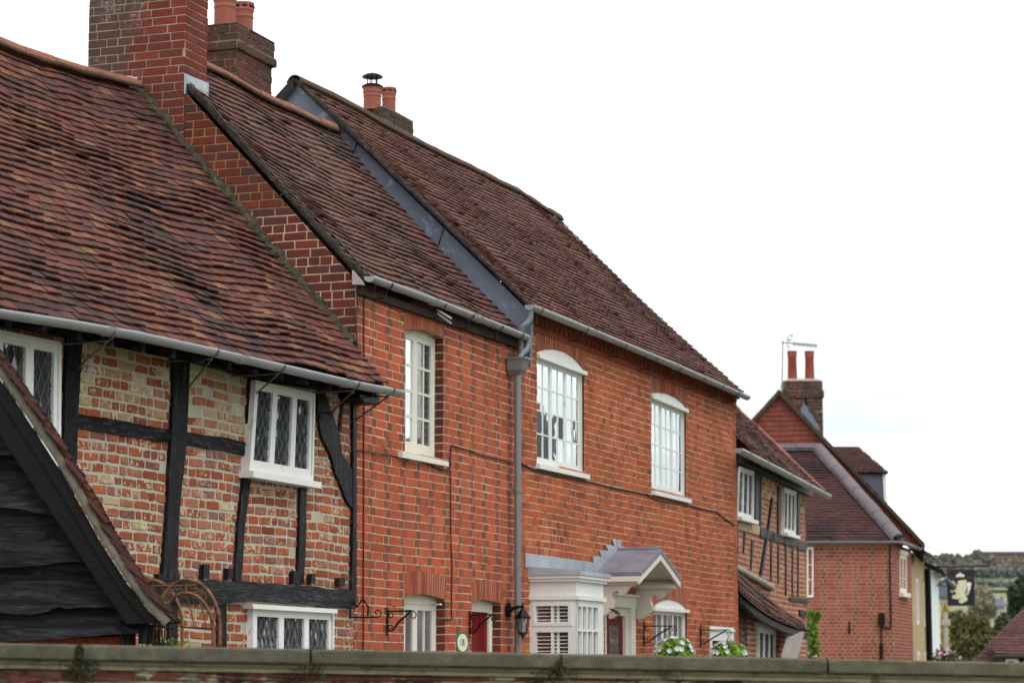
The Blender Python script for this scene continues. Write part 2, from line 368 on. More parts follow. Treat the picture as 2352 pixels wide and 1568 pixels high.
def bricks(mb, pl, outer, holes=(), course=.075, L=.225, bond='flemish', joint=.010, proud=.007, jit=.0015, zoff=0, mort=0, mats=(1, 2), w=0.0, seed=1, warp=None, matf=None, rough_edge=0.0, backing=True):
    rnd = random.Random(seed); zs = [z for _, z in outer]; z0 = min(zs); z1 = max(zs)
    k0 = int(math.floor((z0-zoff)/course)); k1 = int(math.ceil((z1-zoff)/course))
    wp = warp or (lambda u, z: 0.0)
    umin = min(u for u, _ in outer)
    for k in range(k0, k1):
        a = zoff+k*course; b = a+course
        aa = max(a, z0)+1e-5; bb = min(b, z1)-1e-5
        if bb-aa < .004: continue
        ia = intervals(outer, holes, aa); ib = intervals(outer, holes, bb)
        if len(ia) != len(ib):
            im = intervals(outer, holes, (aa+bb)/2); ia = ib = im
        off = ((k % 2)*L*.25*(3 if bond == 'flemish' else 2 if bond in ('stretcher', 'english') else 1)) + (rnd.random()*L if bond in ('mixed', 'header') else rnd.random()*.01)
        # global break list for the course
        umax = max(u for u, _ in outer); br = []; u = umin-L-off; g = bond_edges(bond, k, L, rnd)
        while u < umax:
            ln, hd = next(g); ln *= 1+rnd.uniform(-.03, .03)*(3 if bond == 'mixed' else 1); br.append((u, u+ln, hd)); u += ln
        for (la, ha), (lb, hb) in zip(ia, ib):
            if backing:
                n = max(1, int((max(ha, hb)-min(la, lb))/.6)) if warp else 1
                for i in range(n):
                    s0 = i/n; s1 = (i+1)/n
                    q = [(la+(ha-la)*s0, aa), (la+(ha-la)*s1, aa), (lb+(hb-lb)*s1, bb), (lb+(hb-lb)*s0, bb)]
                    mb.add([pl.P(x, z+wp(x, z), w) for x, z in q], [(0, 1, 2, 3)], mort)
            for (x0, x1, hd) in br:
                j = joint/2
                p = [max(x0+j, la), min(x1-j, ha), min(x1-j, hb), max(x0+j, lb)]
                if p[1]-p[0] < .012 and p[2]-p[3] < .012: continue
                if p[1] < p[0]: p[0] = p[1] = (p[0]+p[1])/2
                if p[2] < p[3]: p[2] = p[3] = (p[2]+p[3])/2
                zz = [aa+j, aa+j, bb-j, bb-j]
                if zz[2]-zz[0] < .006: continue
                J = lambda s=1: rnd.uniform(-jit, jit)*s
                F_ = [(p[i]+J(), zz[i]+J()) for i in range(4)]
                cu = sum(q[0] for q in F_)/4; cz = sum(q[1] for q in F_)/4
                pr = proud+rnd.uniform(-.002, .002)
                ins = .0022+rough_edge
                fr = []
                for (x, z) in F_:
                    fr.append((x+(ins if x < cu else -ins), z+(ins if z < cz else -ins)))
                if matf: mi = matf(cu, cz, hd, rnd)
                    
                else: mi = mats[hd if len(mats) > 1 else 0]
                if mi is None: continue
                if rough_edge:
                    # irregular eight sided face
                    o8 = []; i8 = []
                    for i in range(4):
                        n2 = (i+1) % 4
                        mx = (F_[i][0]+F_[n2][0])/2+J(1.5); mz = (F_[i][1]+F_[n2][1])/2+J(1.5)
                        o8 += [F_[i], (mx, mz)]
                        fx = (fr[i][0]+fr[n2][0])/2+J(1.2); fz = (fr[i][1]+fr[n2][1])/2+J(1.2)
                        c0 = (fr[i][0]+(rough_edge if fr[i][0] < cu else -rough_edge), fr[i][1]+(rough_edge if fr[i][1] < cz else -rough_edge))
                        i8 += [c0, (fx, fz)]
                    vs = [pl.P(x, z+wp(x, z), w-.001) for x, z in o8]+[pl.P(x, z+wp(x, z), w+pr) for x, z in i8]
                    fs = [tuple(range(8, 16))]+[(i, (i+1) % 8, 8+(i+1) % 8, 8+i) for i in range(8)]
                else:
                    vs = [pl.P(x, z+wp(x, z), w-.001) for x, z in F_]+[pl.P(x, z+wp(x, z), w+pr) for x, z in fr]
                    fs = [(4, 5, 6, 7), (0, 1, 5, 4), (1, 2, 6, 5), (2, 3, 7, 6), (3, 0, 4, 7)]
                mb.add(vs, fs, mi)

def lerp(a, b, t): return (a[0]+(b[0]-a[0])*t, a[1]+(b[1]-a[1])*t)
def resample(pts, n):
    ds = [0]
    for i in range(1, len(pts)): ds.append(ds[-1]+math.hypot(pts[i][0]-pts[i-1][0], pts[i][1]-pts[i-1][1]))
    out = []
    for k in range(n+1):
        t = ds[-1]*k/n; i = 1
        while i < len(ds)-1 and ds[i] < t: i += 1
        out.append(lerp(pts[i-1], pts[i], (t-ds[i-1])/max(1e-9, ds[i]-ds[i-1])))
    return out
def arch(mb, pl, intr, h, n, spread=.06, depth=.1, mb_m=1, mort=0, w=.008):
    """soldier voussoirs over the intrados polyline; returns the extrados"""
    I = resample(intr, n); cu = (I[0][0]+I[-1][0])/2
    hw = abs(I[-1][0]-I[0][0])/2
    E = [(u+spread*(u-cu)/hw, z+h) for u, z in I]
    j = .2
    for i in range(n):
        a, b = lerp(I[i], I[i+1], j/2), lerp(I[i], I[i+1], 1-j/2)
        c, d = lerp(E[i], E[i+1], 1-j/2), lerp(E[i], E[i+1], j/2)
        mb.pprism(pl, [a, b, c, d], -depth, w+random.uniform(-.002, .002), mb_m)
        mb.pprism(pl, [I[i], I[i+1], E[i+1], E[i]], -depth+.003, w-.0025, mort)
    return E

# ------------------------------------------------------------------ roofs
def tiled(mb, EL, ER, RR, RL, gauge=.1, tw=.165, m=0, mu=1, sag=None, thick=.017, wave=.010, jag=(0, 0), seed=3, lift=.012, underlay=True, jm=1.0):
    rnd = random.Random(seed)
    EL, ER, RR, RL = map(Vector, (EL, ER, RR, RL))
    e = (ER-EL).normalized(); slope = ((RL+RR)/2-(EL+ER)/2); sl = slope.length
    nrm = e.cross(slope).normalized()
    if nrm.z < 0: nrm = -nrm
    rows = max(2, int(round(sl/gauge)))
    def pt(a, t, h=0):
        L = EL.lerp(RL, t); Rr = ER.lerp(RR, t); a0 = (L-EL).dot(e); a1 = (Rr-EL).dot(e)
        s = (a-a0)/max(1e-6, a1-a0); p = L.lerp(Rr, s)
        if sag: p = p+sag(s, t)
        return p+nrm*h
    if underlay:
        ns, nt = 24, 12
        g = []
        for i in range(ns+1):
            for j in range(nt+1):
                t = j/nt; L = EL.lerp(RL, t); Rr = ER.lerp(RR, t); p = L.lerp(Rr, i/ns)
                if sag: p = p+sag(i/ns, t)
                g.append(p-nrm*.012)
        mb.add(g, [(i*(nt+1)+j, (i+1)*(nt+1)+j, (i+1)*(nt+1)+j+1, i*(nt+1)+j+1) for i in range(ns) for j in range(nt)], mu)
    for j in range(rows):
        t0 = j/rows; tt = min(1.0, t0+1.45/rows)
        tm = min(1.0, t0+.4/rows)
        a0 = (EL.lerp(RL, tm)-EL).dot(e)-rnd.random()*jag[0]; a1 = (ER.lerp(RR, tm)-EL).dot(e)+rnd.random()*jag[1]
        off = (j % 2)*tw/2+rnd.uniform(-.012, .012)
        k = int(math.floor((a0-off)/tw))
        while k*tw+off < a1:
            x0 = max(a0, k*tw+off+.002); x1 = min(a1, (k+1)*tw+off-.002); k += 1
            if x1-x0 < .03: continue
            cx = (x0+x1)/2
            wv = noise.noise(Vector((cx*1.1+seed, j*.27, seed*3.1)))*wave + noise.noise(Vector((cx*3.7, j*1.3+seed, 5)))*wave*.22
            jl = rnd.uniform(-.004, .007)*jm+wv*.7+(.012 if rnd.random() < .025*jm else 0)
            dt = (rnd.uniform(-.008, .008)+wv*1.0)/sl; sk = rnd.uniform(-.006, .006)/sl
            cam = rnd.uniform(.001, .005)
            lo = [pt(x0, max(-.02, t0+dt-sk), lift+thick+jl), pt(cx, max(-.02, t0+dt-.003/sl), lift+thick+jl+cam), pt(x1, max(-.02, t0+dt+sk), lift+thick+jl+rnd.uniform(-.002, .002))]
            hi = [pt(x0, tt, .004), pt(cx, tt, .006), pt(x1, tt, .004)]
            un = [lo[0]-nrm*thick, lo[1]-nrm*thick, lo[2]-nrm*thick]
            mb.add(lo+hi+un, [(0, 1, 4, 3), (1, 2, 5, 4), (6, 7, 1, 0), (7, 8, 2, 1), (6, 0, 3), (2, 8, 5)], m)
    return pt, nrm, sl

def ridge(mb, pts, r=.09, seg=.33, m=0, mort=1, up=.0):
    pts = [Vector(p) for p in pts]
    tot = sum((pts[i+1]-pts[i]).length for i in range(len(pts)-1)); n = max(2, int(tot/seg))
    ds = [0]
    for i in range(1, len(pts)): ds.append(ds[-1]+(pts[i]-pts[i-1]).length)
    def q(t):
        d = t*tot; i = 1
        while i < len(ds)-1 and ds[i] < d: i += 1
        return pts[i-1].lerp(pts[i], (d-ds[i-1])/(ds[i]-ds[i-1]))
    for k in range(n):
        a = q(k/n); b = q((k+1)/n-.012/tot); t = (b-a).normalized(); sd = t.cross(Vector((0, 0, 1))).normalized(); upv = sd.cross(t)
        o = random.uniform(-.006, .006); rr = r*random.uniform(.96, 1.04)
        vs = []
        for p, e_ in ((a, 1.0), (b, 1.0)):
            for j in range(9):
                an = math.pi*j/8; vs.append(p+upv*(up+o)+(sd*math.cos(an)+upv*math.sin(an)*.85)*rr*e_)
        for p in (a, b):
            for j in range(9):
                an = math.pi*j/8; vs.append(p+upv*(up+o)+(sd*math.cos(an)+upv*math.sin(an)*.85)*(rr-.015))
        fs = [(j, j+1, 9+j+1, 9+j) for j in range(8)]
        mb.add(vs, fs, m, True)
        mb.add(vs, [(j, 18+j, 18+j+1, j+1) for j in range(8)]+[(9+j, 9+j+1, 27+j+1, 27+j) for j in range(8)], m)
    # bedding mortar
    path = [q(k/24) for k in range(25)]
    for s_ in (-1, 1):
        pp = []
        for i, p in enumerate(path):
            t = (path[min(i+1, 24)]-path[max(i-1, 0)]).normalized(); sd = t.cross(Vector((0, 0, 1))).normalized()
            pp.append(p+sd*s_*r*.92+Vector((0, 0, -.012)))
        mb.tube(pp, [.02+.012*noise.noise(p*7) for p in pp], 6, mort)

def lumpy(mb, p0, p1, r, n=60, m=0, amp=.3, flat=1.0, k=8):
    p0, p1 = Vector(p0), Vector(p1); path = [p0.lerp(p1, i/n) for i in range(n+1)]
    t = (p1-p0).normalized(); a = t.cross(Vector((0, 0, 1))).normalized(); b = a.cross(t)
    vs = []
    for i, p in enumerate(path):
        for j in range(k):
            an = 2*math.pi*j/k; dv = a*math.cos(an)+b*math.sin(an)*flat
            q = p+dv*r; vs.append(p+dv*r*(1+amp*noise.noise(q*14)+amp*.6*noise.noise(q*40)))
    mb.add(vs, [(i*k+j, i*k+(j+1) % k, (i+1)*k+(j+1) % k, (i+1)*k+j) for i in range(n) for j in range(k)], m, True)
    mb.add([vs[j] for j in range(k)], [tuple(range(k))], m); mb.add(vs[-k:], [tuple(range(k))], m)

# ------------------------------------------------------------------ gutters
def gutter(root, p0, p1, r=.055, joints=(), name='gutter', mat=None, out=None, cap0=True, cap1=True, sagpts=None, th=.006):
    mb = MB(); p0, p1 = Vector(p0), Vector(p1)
    path = [p0]+[Vector(q) for q in (sagpts or [])]+[p1]
    t = (p1-p0).normalized(); sd = t.cross(Vector((0, 0, 1))).normalized(); up = Vector((0, 0, 1))
    k = 10
    vs = []
    for p in path:
        for j in range(k+1):
            an = math.pi+math.pi*j/k; vs.append(p+sd*math.cos(an)*r+up*math.sin(an)*r)
        for j in range(k+1):
            an = math.pi+math.pi*j/k; vs.append(p+sd*math.cos(an)*(r-th)+up*math.sin(an)*(r-th))
    w_ = 2*(k+1); fs = []
    for i in range(len(path)-1):
        b = i*w_; c = b+w_
        fs += [(b+j, b+j+1, c+j+1, c+j) for j in range(k)]
        fs += [(b+k+1+j, c+k+1+j, c+k+2+j, b+k+2+j) for j in range(k)]
        fs += [(b, c, c+k+1, b+k+1), (b+k, b+2*k+1, c+2*k+1, c+k)]
    mb.add(vs, fs, 0, True)
    for i in (0, len(path)-1):
        b = i*w_; mb.add([vs[b+j] for j in range(k+1)], [tuple(range(k+1))], 0)
    for s in joints:
        L = (p1-p0); q = None
        # position along the polyline
        ds = [0]
        for i in range(1, len(path)): ds.append(ds[-1]+(path[i]-path[i-1]).length)
        d = s*ds[-1]; i = 1
        while i < len(ds)-1 and ds[i] < d: i += 1
        q = path[i-1].lerp(path[i], (d-ds[i-1])/(ds[i]-ds[i-1]))
        vv = []
        for e in (-.05, -.04, .04, .05):
            rr = r+.007 if abs(e) < .045 else r+.001
            for j in range(k+1):
                an = math.pi+math.pi*j/k; vv.append(q+t*e+sd*math.cos(an)*rr+up*math.sin(an)*rr)
        mb.add(vv, [(a*(k+1)+j, a*(k+1)+j+1, (a+1)*(k+1)+j+1, (a+1)*(k+1)+j) for a in range(3) for j in range(k)], 0, True)
    o = mb.build(name, mat or M['gutter'], root)
    return o, path, sd
def strap(root, q, t, sd, r, mat, wid=.02, name='gutter_bracket', stay=None):
    mb = MB(); k = 10; vv = []; up = Vector((0, 0, 1))
    for e in (-wid/2, wid/2):
        for j in range(k+1):
            an = math.pi+math.pi*j/k; vv.append(q+t*e+sd*math.cos(an)*(r+.006)+up*math.sin(an)*(r+.006))
    mb.add(vv, [(j, j+1, k+2+j, k+1+j) for j in range(k)], 0)
    vv2 = [v+ (v-q).normalized()*-.004 for v in vv]
    mb.add(vv2, [(j, k+1+j, k+2+j, j+1) for j in range(k)], 0)
    if stay:
        for a, b in stay: mb.tube([a, b], .007, 6, 0)
    return mb.build(name, mat, root)

# ------------------------------------------------------------------ windows
def clip_poly(poly, w, h):
    def cl(poly, f, inter):
        out = []
        for i in range(len(poly)):
            a, b = poly[i-1], poly[i]
            fa, fb = f(a), f(b)
            if fb >= 0:
                if fa < 0: out.append(inter(a, b, fa, fb))
                out.append(b)
            elif fa >= 0: out.append(inter(a, b, fa, fb))
        return out
    it = lambda a, b, fa, fb: lerp(a, b, fa/(fa-fb))
    for f in (lambda p: p[0], lambda p: w-p[0], lambda p: p[1], lambda p: h-p[1]):
        poly = cl(poly, f, it)
        if len(poly) < 3: return None
    return poly

def window(root, pl, quad, w, lights, cols=2, rows=4, frame=.045, depth=.06, bar=.018, glass='glass_bright', paint='white', sill=None, leaded=False, sash=.035, bot=.0, po=.022, sill_w=.05, sill_h=.05, name='window', fr=(.0, 0), label=None, topx=0.0, dm=(.075, .15)):
    """quad: TL,TR,BR,BL in (u,z). lights: list of (s0,s1) fractions of the width"""
    TL, TR, BR, BL = quad
    wid = math.hypot(TR[0]-TL[0], TR[1]-TL[1]); hei = TL[1]-BL[1]
    def q(s, t):   # t from bottom
        return lerp(lerp(BL, BR, s), lerp(TL, TR, s), t)
    def bx(mb, s0, s1, t0, t1, wa, wb, m=0): mb.pprism(pl, [q(s0, t0), q(s1, t0), q(s1, t1), q(s0, t1)], wa, wb, m)
    fs, ft = frame/wid, frame/hei
    mb = MB()
    bx(mb, 0, fs, 0, 1, w-depth, w); bx(mb, 1-fs, 1, 0, 1, w-depth, w)
    bx(mb, fs, 1-fs, 1-ft-topx/hei, 1, w-depth, w-.002); bx(mb, fs, 1-fs, 0, ft+bot/hei, w-depth, w-.002)
    for i in range(len(lights)-1):
        a = lights[i][1]; b = lights[i+1][0]
        if b-a > .004: bx(mb, a, b, ft+bot/hei, 1-ft-topx/hei, w-depth, w-.004)
    wo = mb.build(name, M[paint], root, label)
    for li, (s0, s1) in enumerate(lights):
        t0 = ft+bot/hei; t1 = 1-ft-topx/hei
        cm = MB(); ss = sash/wid; st = sash/hei; wf = w-.010
        bx(cm, s0, s0+ss, t0, t1, w-depth+.01, wf); bx(cm, s1-ss, s1, t0, t1, w-depth+.01, wf)
        bx(cm, s0+ss, s1-ss, t1-st, t1, w-depth+.01, wf-.001); bx(cm, s0+ss, s1-ss, t0, t0+st*1.25, w-depth+.01, wf-.001)
        a0, a1, b0, b1 = s0+ss, s1-ss, t0+st*1.25, t1-st
        if not leaded:
            for c in range(1, cols):
                s = a0+(a1-a0)*c/cols; bx(cm, s-bar/wid/2, s+bar/wid/2, b0, b1, wf-po-.004, wf-.004)
            for c in range(1, rows):
                t = b0+(b1-b0)*c/rows; bx(cm, a0, a1, t-bar/hei/2, t+bar/hei/2, wf-po-.004, wf-.006)
        cm.build('casement', M[paint], wo)
        gm = MB(); gw = wf-po; gm2 = MB()
        lw = (a1-a0)*wid; lh = (b1-b0)*hei
        if leaded:
            dx, dy = dm; lm = MB()
            rot = lambda a, b: q(a0+(a1-a0)*a/lw, b0+(b1-b0)*b/lh)
            for i in range(-2, int(lw/dx)+3):
                for j in range(-2, int(lh/dy)*2+4):
                    cxx = i*dx+(j % 2)*dx/2+dx*.25; cyy = j*dy/2
                    p = clip_poly([(cxx-dx/2, cyy), (cxx, cyy-dy/2), (cxx+dx/2, cyy), (cxx, cyy+dy/2)], lw, lh)
                    if not p: continue
                    tx, ty = random.gauss(0, .035), random.gauss(0, .035)
                    gm.add([pl.P(*rot(a, b), gw+(a-cxx)*tx+(b-cyy)*ty) for a, b in p], [tuple(range(len(p)))], 0)
            for sg in (-1, 1):
                k = -int(lh/dy)-3
                while k < lw/dx+lh/dy+3:
                    # line: a = x0 + sg*b*dx/dy
                    x0 = dx*.25+(k+.5)*dx if True else 0
                    pts = []
                    b_lo, b_hi = 0.0, lh
                    def A(b): return x0+sg*b*dx/dy
                    # clip to 0..lw
                    ba = (0-x0)*dy/dx*sg; bb = (lw-x0)*dy/dx*sg
                    lo = max(b_lo, min(ba, bb)); hi = min(b_hi, max(ba, bb))
                    if hi-lo > .01:
                        p1 = (A(lo), lo); p2 = (A(hi), hi); hw = .0026
                        lm.pprism(pl, [rot(p1[0]-hw, p1[1]), rot(p1[0]+hw, p1[1]), rot(p2[0]+hw, p2[1]), rot(p2[0]-hw, p2[1])], gw+.001, gw+.006, 0)
                    k += 1
            lm.build('leading', M['lead_dark2'], wo)
        else:
            for c in range(cols):
                for r_ in range(rows):
                    A0, A1 = a0+(a1-a0)*c/cols, a0+(a1-a0)*(c+1)/cols; B0, B1 = b0+(b1-b0)*r_/rows, b0+(b1-b0)*(r_+1)/rows
                    tx, ty = random.gauss(0, .006), random.gauss(0, .006)
                    cc = [(A0, B0, -1, -1), (A1, B0, 1, -1), (A1, B1, 1, 1), (A0, B1, -1, 1)]
                    gm.add([pl.P(*q(a, b), gw+ea*tx*.1+eb*ty*.1) for a, b, ea, eb in cc], [(0, 1, 2, 3)], 0)
        gm.build('pane', M[glass if isinstance(glass, str) else glass[li]], wo)
    if sill:
        sm = MB(); e = sill
        a = q(0, 0); b = q(1, 0)
        u0, u1 = a[0]-e, b[0]+e
        sm.pprism(pl, [(u0, a[1]-sill_h), (u1, b[1]-sill_h), (u1, b[1]+.004), (u0, a[1]+.004)], w-depth, w+sill_w, 0)
        sm.build('sill', M[paint], wo)
    return wo, q
M['lead_dark2'] = plain('came_lead', srgb(98, 100, 104), .5, .5, .1)

# ------------------------------------------------------------------ planes of the street
A2 = vp_angle(3225)
pl2 = plane_through(815, 20.0, A2)               # brick cottage and long brick house
A1 = vp_angle(3600)
_c = atY(815, 1000, 20.0)
pl1 = Plane((_c.x, _c.y), (math.sin(A1), math.cos(A1)))
n2 = pl2.n.copy(); d2 = pl2.d.copy()
U3 = pl2.at(1196, 1000)[0]
UE = pl2.at(1690, 1000)[0]
def gable(pl, u):    # plane across the house at u, facing the camera side; its own u = outward w of the facade
    o = pl.P(u, 0, 0); return Plane((o.x, o.y), (pl.n.x, pl.n.y))
g2 = gable(pl2, 0.0); g3 = gable(pl2, U3); gE = gable(pl2, UE)

# ------------------------------------------------------------------ HOUSE 1 timber framed
def house_one():
    root = thing('timber_framed_house', 'old house with black timber frame, patchy brick infill and mottled red tiled roof', 'house', pl1.P(-2, 0, 0))
    RW = -2.05
    # wall
    mb = MB(); uL = -6.6; tz = lambda u: 4.6
    outer = [(uL, 0), (-.0, 0), (-.0, pl1.at(812, 880)[1]), (uL, pl1.at(-60, 700)[1])]
    zP = [pl1.at(x, y) for x, y in ((420, 830), (568, 862), (560, 1018), (418, 992))]
    zA = [pl1.at(x, y) for x, y in ((175, 780), (385, 815), (383, 985), (170, 952))]
    def inside(p, poly):
        for a, b in scan(poly, p[1]):
            if a <= p[0] <= b: return True
        return False
    def matf(u, z, hd, rnd):
        if inside((u, z), zP): return None if rnd.random() < .16 else (3 if rnd.random() < .85 else 1)
        if inside((u, z), zA): return None if rnd.random() < .05 else (3 if rnd.random() < .4 else 1)
        q = rnd.random(); return None if q < .010 else (3 if q < .03 else 1)
    wf = lambda u, z: .035*noise.noise(Vector((u*.5, z*.25, 2)))+.012*noise.noise(Vector((u*2.3, z*.8, 7)))
    bricks(mb, pl1, outer, (), .074, .20, 'mixed', .019, .007, .004, mats=(1, 1), seed=5, warp=wf, matf=matf, rough_edge=.0016)
    # right end modern brick strip
    mb.build('wall', [M['mortar_grey'], M['brick_old'], M['brick_old'], M['brick_pale']], root)
    # timbers
    def member(name, pts, w0=-.02, w1=.028, mat='timber_post', lump=.006):
        m_ = MB(); uv = pl1.uv(pts, 0)
        # subdivide edges for a hewn outline
        out = []
        n = len(uv)
        for i in range(n):
            a, b = uv[i], uv[(i+1) % n]; L = math.hypot(a[0]-b[0], a[1]-b[1]); k = max(1, int(L/.12))
            for j in range(k):
                p = lerp(a, b, j/k); o = noise.noise(Vector((p[0]*3, p[1]*3, 4)))*lump*2
                o2 = noise.noise(Vector((p[0]*3, p[1]*3, 14)))*lump*2
                out.append((p[0]+o, p[1]+o2))
        m_.pprism(pl1, out, w0, w1)
        return m_.build(name, M[mat], root)
    member('post', [(146, 755), (183, 770), (172, 950), (166, 1090), (150, 1250), (140, 1600), (104, 1600), (122, 1250), (137, 1060), (142, 900)], w1=.031)
    member('post', [(388, 805), (429, 810), (426, 900), (418, 1040), (407, 1130), (402, 1200), (399, 1300), (404, 1332), (352, 1332), (366, 1315), (374, 1200), (383, 1050), (391, 900)], w1=.033)
    member('post', [(568, 850), (586, 856), (581, 920), (569, 1090), (556, 1200), (547, 1334), (531, 1334), (541, 1200), (553, 1085), (563, 940)], w1=.030)
    member('post', [(682, 1112), (697, 1112), (696, 1200), (691, 1342), (677, 1342), (681, 1200)], w1=.030)
    member('post', [(804, 925), (811, 925), (811, 1100), (811, 1396), (800, 1396), (803, 1150)], w1=.034)
    member('post', [(381, 1376), (400, 1376), (398, 1600), (378, 1600)], w1=.029)
    member('post', [(494, 1378), (513, 1378), (513, 1600), (495, 1600)], w1=.029)
    member('rail', [(172, 952), (280, 967), (386, 986), (383, 1016), (280, 1000), (168, 981)], mat='timber', w1=.024)
    member('rail', [(420, 991), (490, 1001), (562, 1017), (558, 1046), (490, 1033), (416, 1020)], mat='timber', w1=.024)
    member('girding_beam', [(300, 1326), (386, 1330), (470, 1331), (530, 1335), (640, 1341), (720, 1347), (803, 1356), (803, 1397), (700, 1388), (575, 1379), (490, 1385), (400, 1381), (300, 1376)], mat='timber', w1=.045, lump=.008)
    member('brace', [(722, 903), (724.5, 963), (731, 1001), (753, 1045), (762, 1083), (778, 1121), (788, 1149), (801, 1166), (808, 1166), (808, 1114), (803, 1081), (791, 1057), (778, 1045), (772, 994), (759, 963), (747, 928), (737, 900)], w1=.032)
    member('strut', [(781, 915), (786, 915), (779, 994), (773, 994)], w1=.022, lump=.001)
    member('strap', [(726, 947), (756, 945), (757, 961), (727, 962)], w0=.033, w1=.038, mat='iron', lump=0)
    member('wall_plate', [(-80, 700), (820, 884), (820, 905), (724, 896), (566, 868), (386, 822), (150, 775), (-80, 738)], w0=-.02, w1=.05, mat='timber')
    for a, b, c, d in ((1300, 405, 1340, 495), (1460, 430, 1495, 500), (1890, 445, 1925, 530), (2005, 465, 2037, 530), (2188, 490, 2232, 545), (1005, 470, 1030, 500)):
        member('joist_end', [(a*.3505+1, 1154+b*.3505), (c*.3505, 1154+b*.3505), (c*.3505-1, 1154+d*.3505), (a*.3505-1, 1154+d*.3505)], w1=.045, lump=.002)
    member('jetty_bracket', [(779, 893), (824, 905), (822, 932), (800, 925), (790, 927), (776, 915)], w0=0, w1=.20)
    # roof
    EL = pl1.P(*pl1.at(-110, 678, .38), .38); ER = pl1.P(*pl1.at(886, 884, .38), .38)
    RL = pl1.P(*pl1.at(-110, 68, RW), RW); RR = pl1.P(*pl1.at(312, 206, RW), RW)
    def sag(s, t):
        return Vector((0, 0, -.05*math.sin(math.pi*s)*t + .05*noise.noise(Vector((s*4, t*3, 1))) + .03*t*noise.noise(Vector((s*7, 3, 1)))-.045*math.sin(math.pi*t)))
    mb = MB(); tiled(mb, EL, ER, RR, RL, .098, .165, sag=sag, wave=.024, seed=3, jag=(0, .02))
    rf = mb.build('roof', [M['tile_old'], M['underlay']], root)
    mb = MB(); ridge(mb, [RL.lerp(RR, s)+sag(s, 1)+Vector((0, 0, .03)) for s in [i/14 for i in range(15)]], .082, .42)
    mb.build('ridge_tiles', [M['ridge_tile'], M['ridge_mossy']], rf)
    # back slope and eave soffit
    mb = MB(); BL = RL+pl1.n*-2.4+Vector((0, 0, -2.2)); BR = RR+pl1.n*-2.4+Vector((0, 0, -2.2))
    mb.add([RL, RR, BR, BL], [(0, 1, 2, 3)], 0); mb.build('rear_slope', M['tile_back'], rf)
    mb = MB(); mb.prism([EL+Vector((0, 0, -.05)), ER+Vector((0, 0, -.05)), pl1.P(.3, 4.2, 0), pl1.P(-6, 4.2, 0)][:2]+[ER+Vector((0, 0, -.05))-pl1.n*.36+Vector((0, 0, .10)), EL+Vector((0, 0, -.05))-pl1.n*.36+Vector((0, 0, .10))], (0, 0, .02))
    mb.build('soffit', M['timber'], rf)
    mb = MB()
    for k in range(15):
        s = (k+.5)/15; p = EL.lerp(ER, s)
        a = p+Vector((0, 0, -.045)); b = p-pl1.n*.4+Vector((0, 0, .30)); mb.prism([a-pl1.d*.03, a+pl1.d*.03, a+pl1.d*.03+Vector((0, 0, -.08)), a-pl1.d*.03+Vector((0, 0, -.08))], -pl1.n*.36+Vector((0, 0, .09)))
    mb.build('rafter_feet', M['timber'], rf)
    # mortar fillet against the taller gable
    mb = MB(); a = g2.P(*g2.at(318, 210), .03); b = g2.P(*g2.at(812, 795), .03)
    lumpy(mb, a, b, .056, 160, 0, .75); lumpy(mb, a+Vector((0, 0, .06)), a+Vector((-.35, .02, .13)), .055, 20, 1, .3)
    mb.build('mortar_fillet', [M['verge_mortar'], M['concrete']], root)
    # gutter
    gp = [(-80, 706), (150, 741), (300, 767), (480, 806), (640, 843), (800, 880), (917, 903)]
    P = [pl1.P(*pl1.at(x, y-6, .43), .43) for x, y in gp]
    go, path, sd = gutter(root, P[0], P[-1], .054, (.26, .555, .835), sagpts=P[1:-1])
    t = (P[-1]-P[0]).normalized()
    for (x, y, wx, wy) in ((248, 775, 174, 848), (487, 817, 431, 892), (640, 852, 584, 908), (812, 892, 758, 950), (893, 905, 820, 962)):
        q = pl1.P(*pl1.at(x, y-14, .43), .43); wl = pl1.P(*pl1.at(wx, wy, .03), .03)
        bt = q+Vector((0, 0, -.065)); hz = bt-pl1.n*.40
        strap(root, q, t, sd, .054, M['gutter_iron'], stay=[(bt, wl), (bt, hz)])
    # windows
    q1 = pl1.uv([(584, 873), (721, 903), (716, 1108), (569, 1083)], .06)
    window(root, pl1, q1, .075, [(.03, .345), (.345, .67), (.67, .97)], frame=.022, sash=.036, leaded=True, glass='glass_dark', sill=.035, sill_w=.055, sill_h=.045, bot=.03, depth=.12, topx=.01, label='three light leaded window under the gutter')
    q0 = pl1.uv([(-75, 742), (139, 786), (137, 1060), (-79, 1020)], .06)
    window(root, pl1, q0, .07, [(.03, .33), (.33, .66), (.66, .97)], frame=.03, sash=.045, leaded=True, glass='glass_dark', sill=.03, sill_w=.05, sill_h=.04, bot=.03, depth=.12, dm=(.085, .17))
    q2 = pl1.uv([(582, 1396), (768, 1407), (768, 1560), (580, 1560)], .06)
    wo, _ = window(root, pl1, q2, .06, [(.03, .35), (.35, .66), (.66, .97)], frame=.02, sash=.038, leaded=True, glass='glass_dark', depth=.12, dm=(.07, .14))
    mb = MB(); mb.pprism(pl1, pl1.uv([(577, 1386), (772, 1398), (773, 1408), (580, 1397)], .09), 0, .10); mb.build('window_hood', M['white'], wo)
    return root
H1 = house_one()

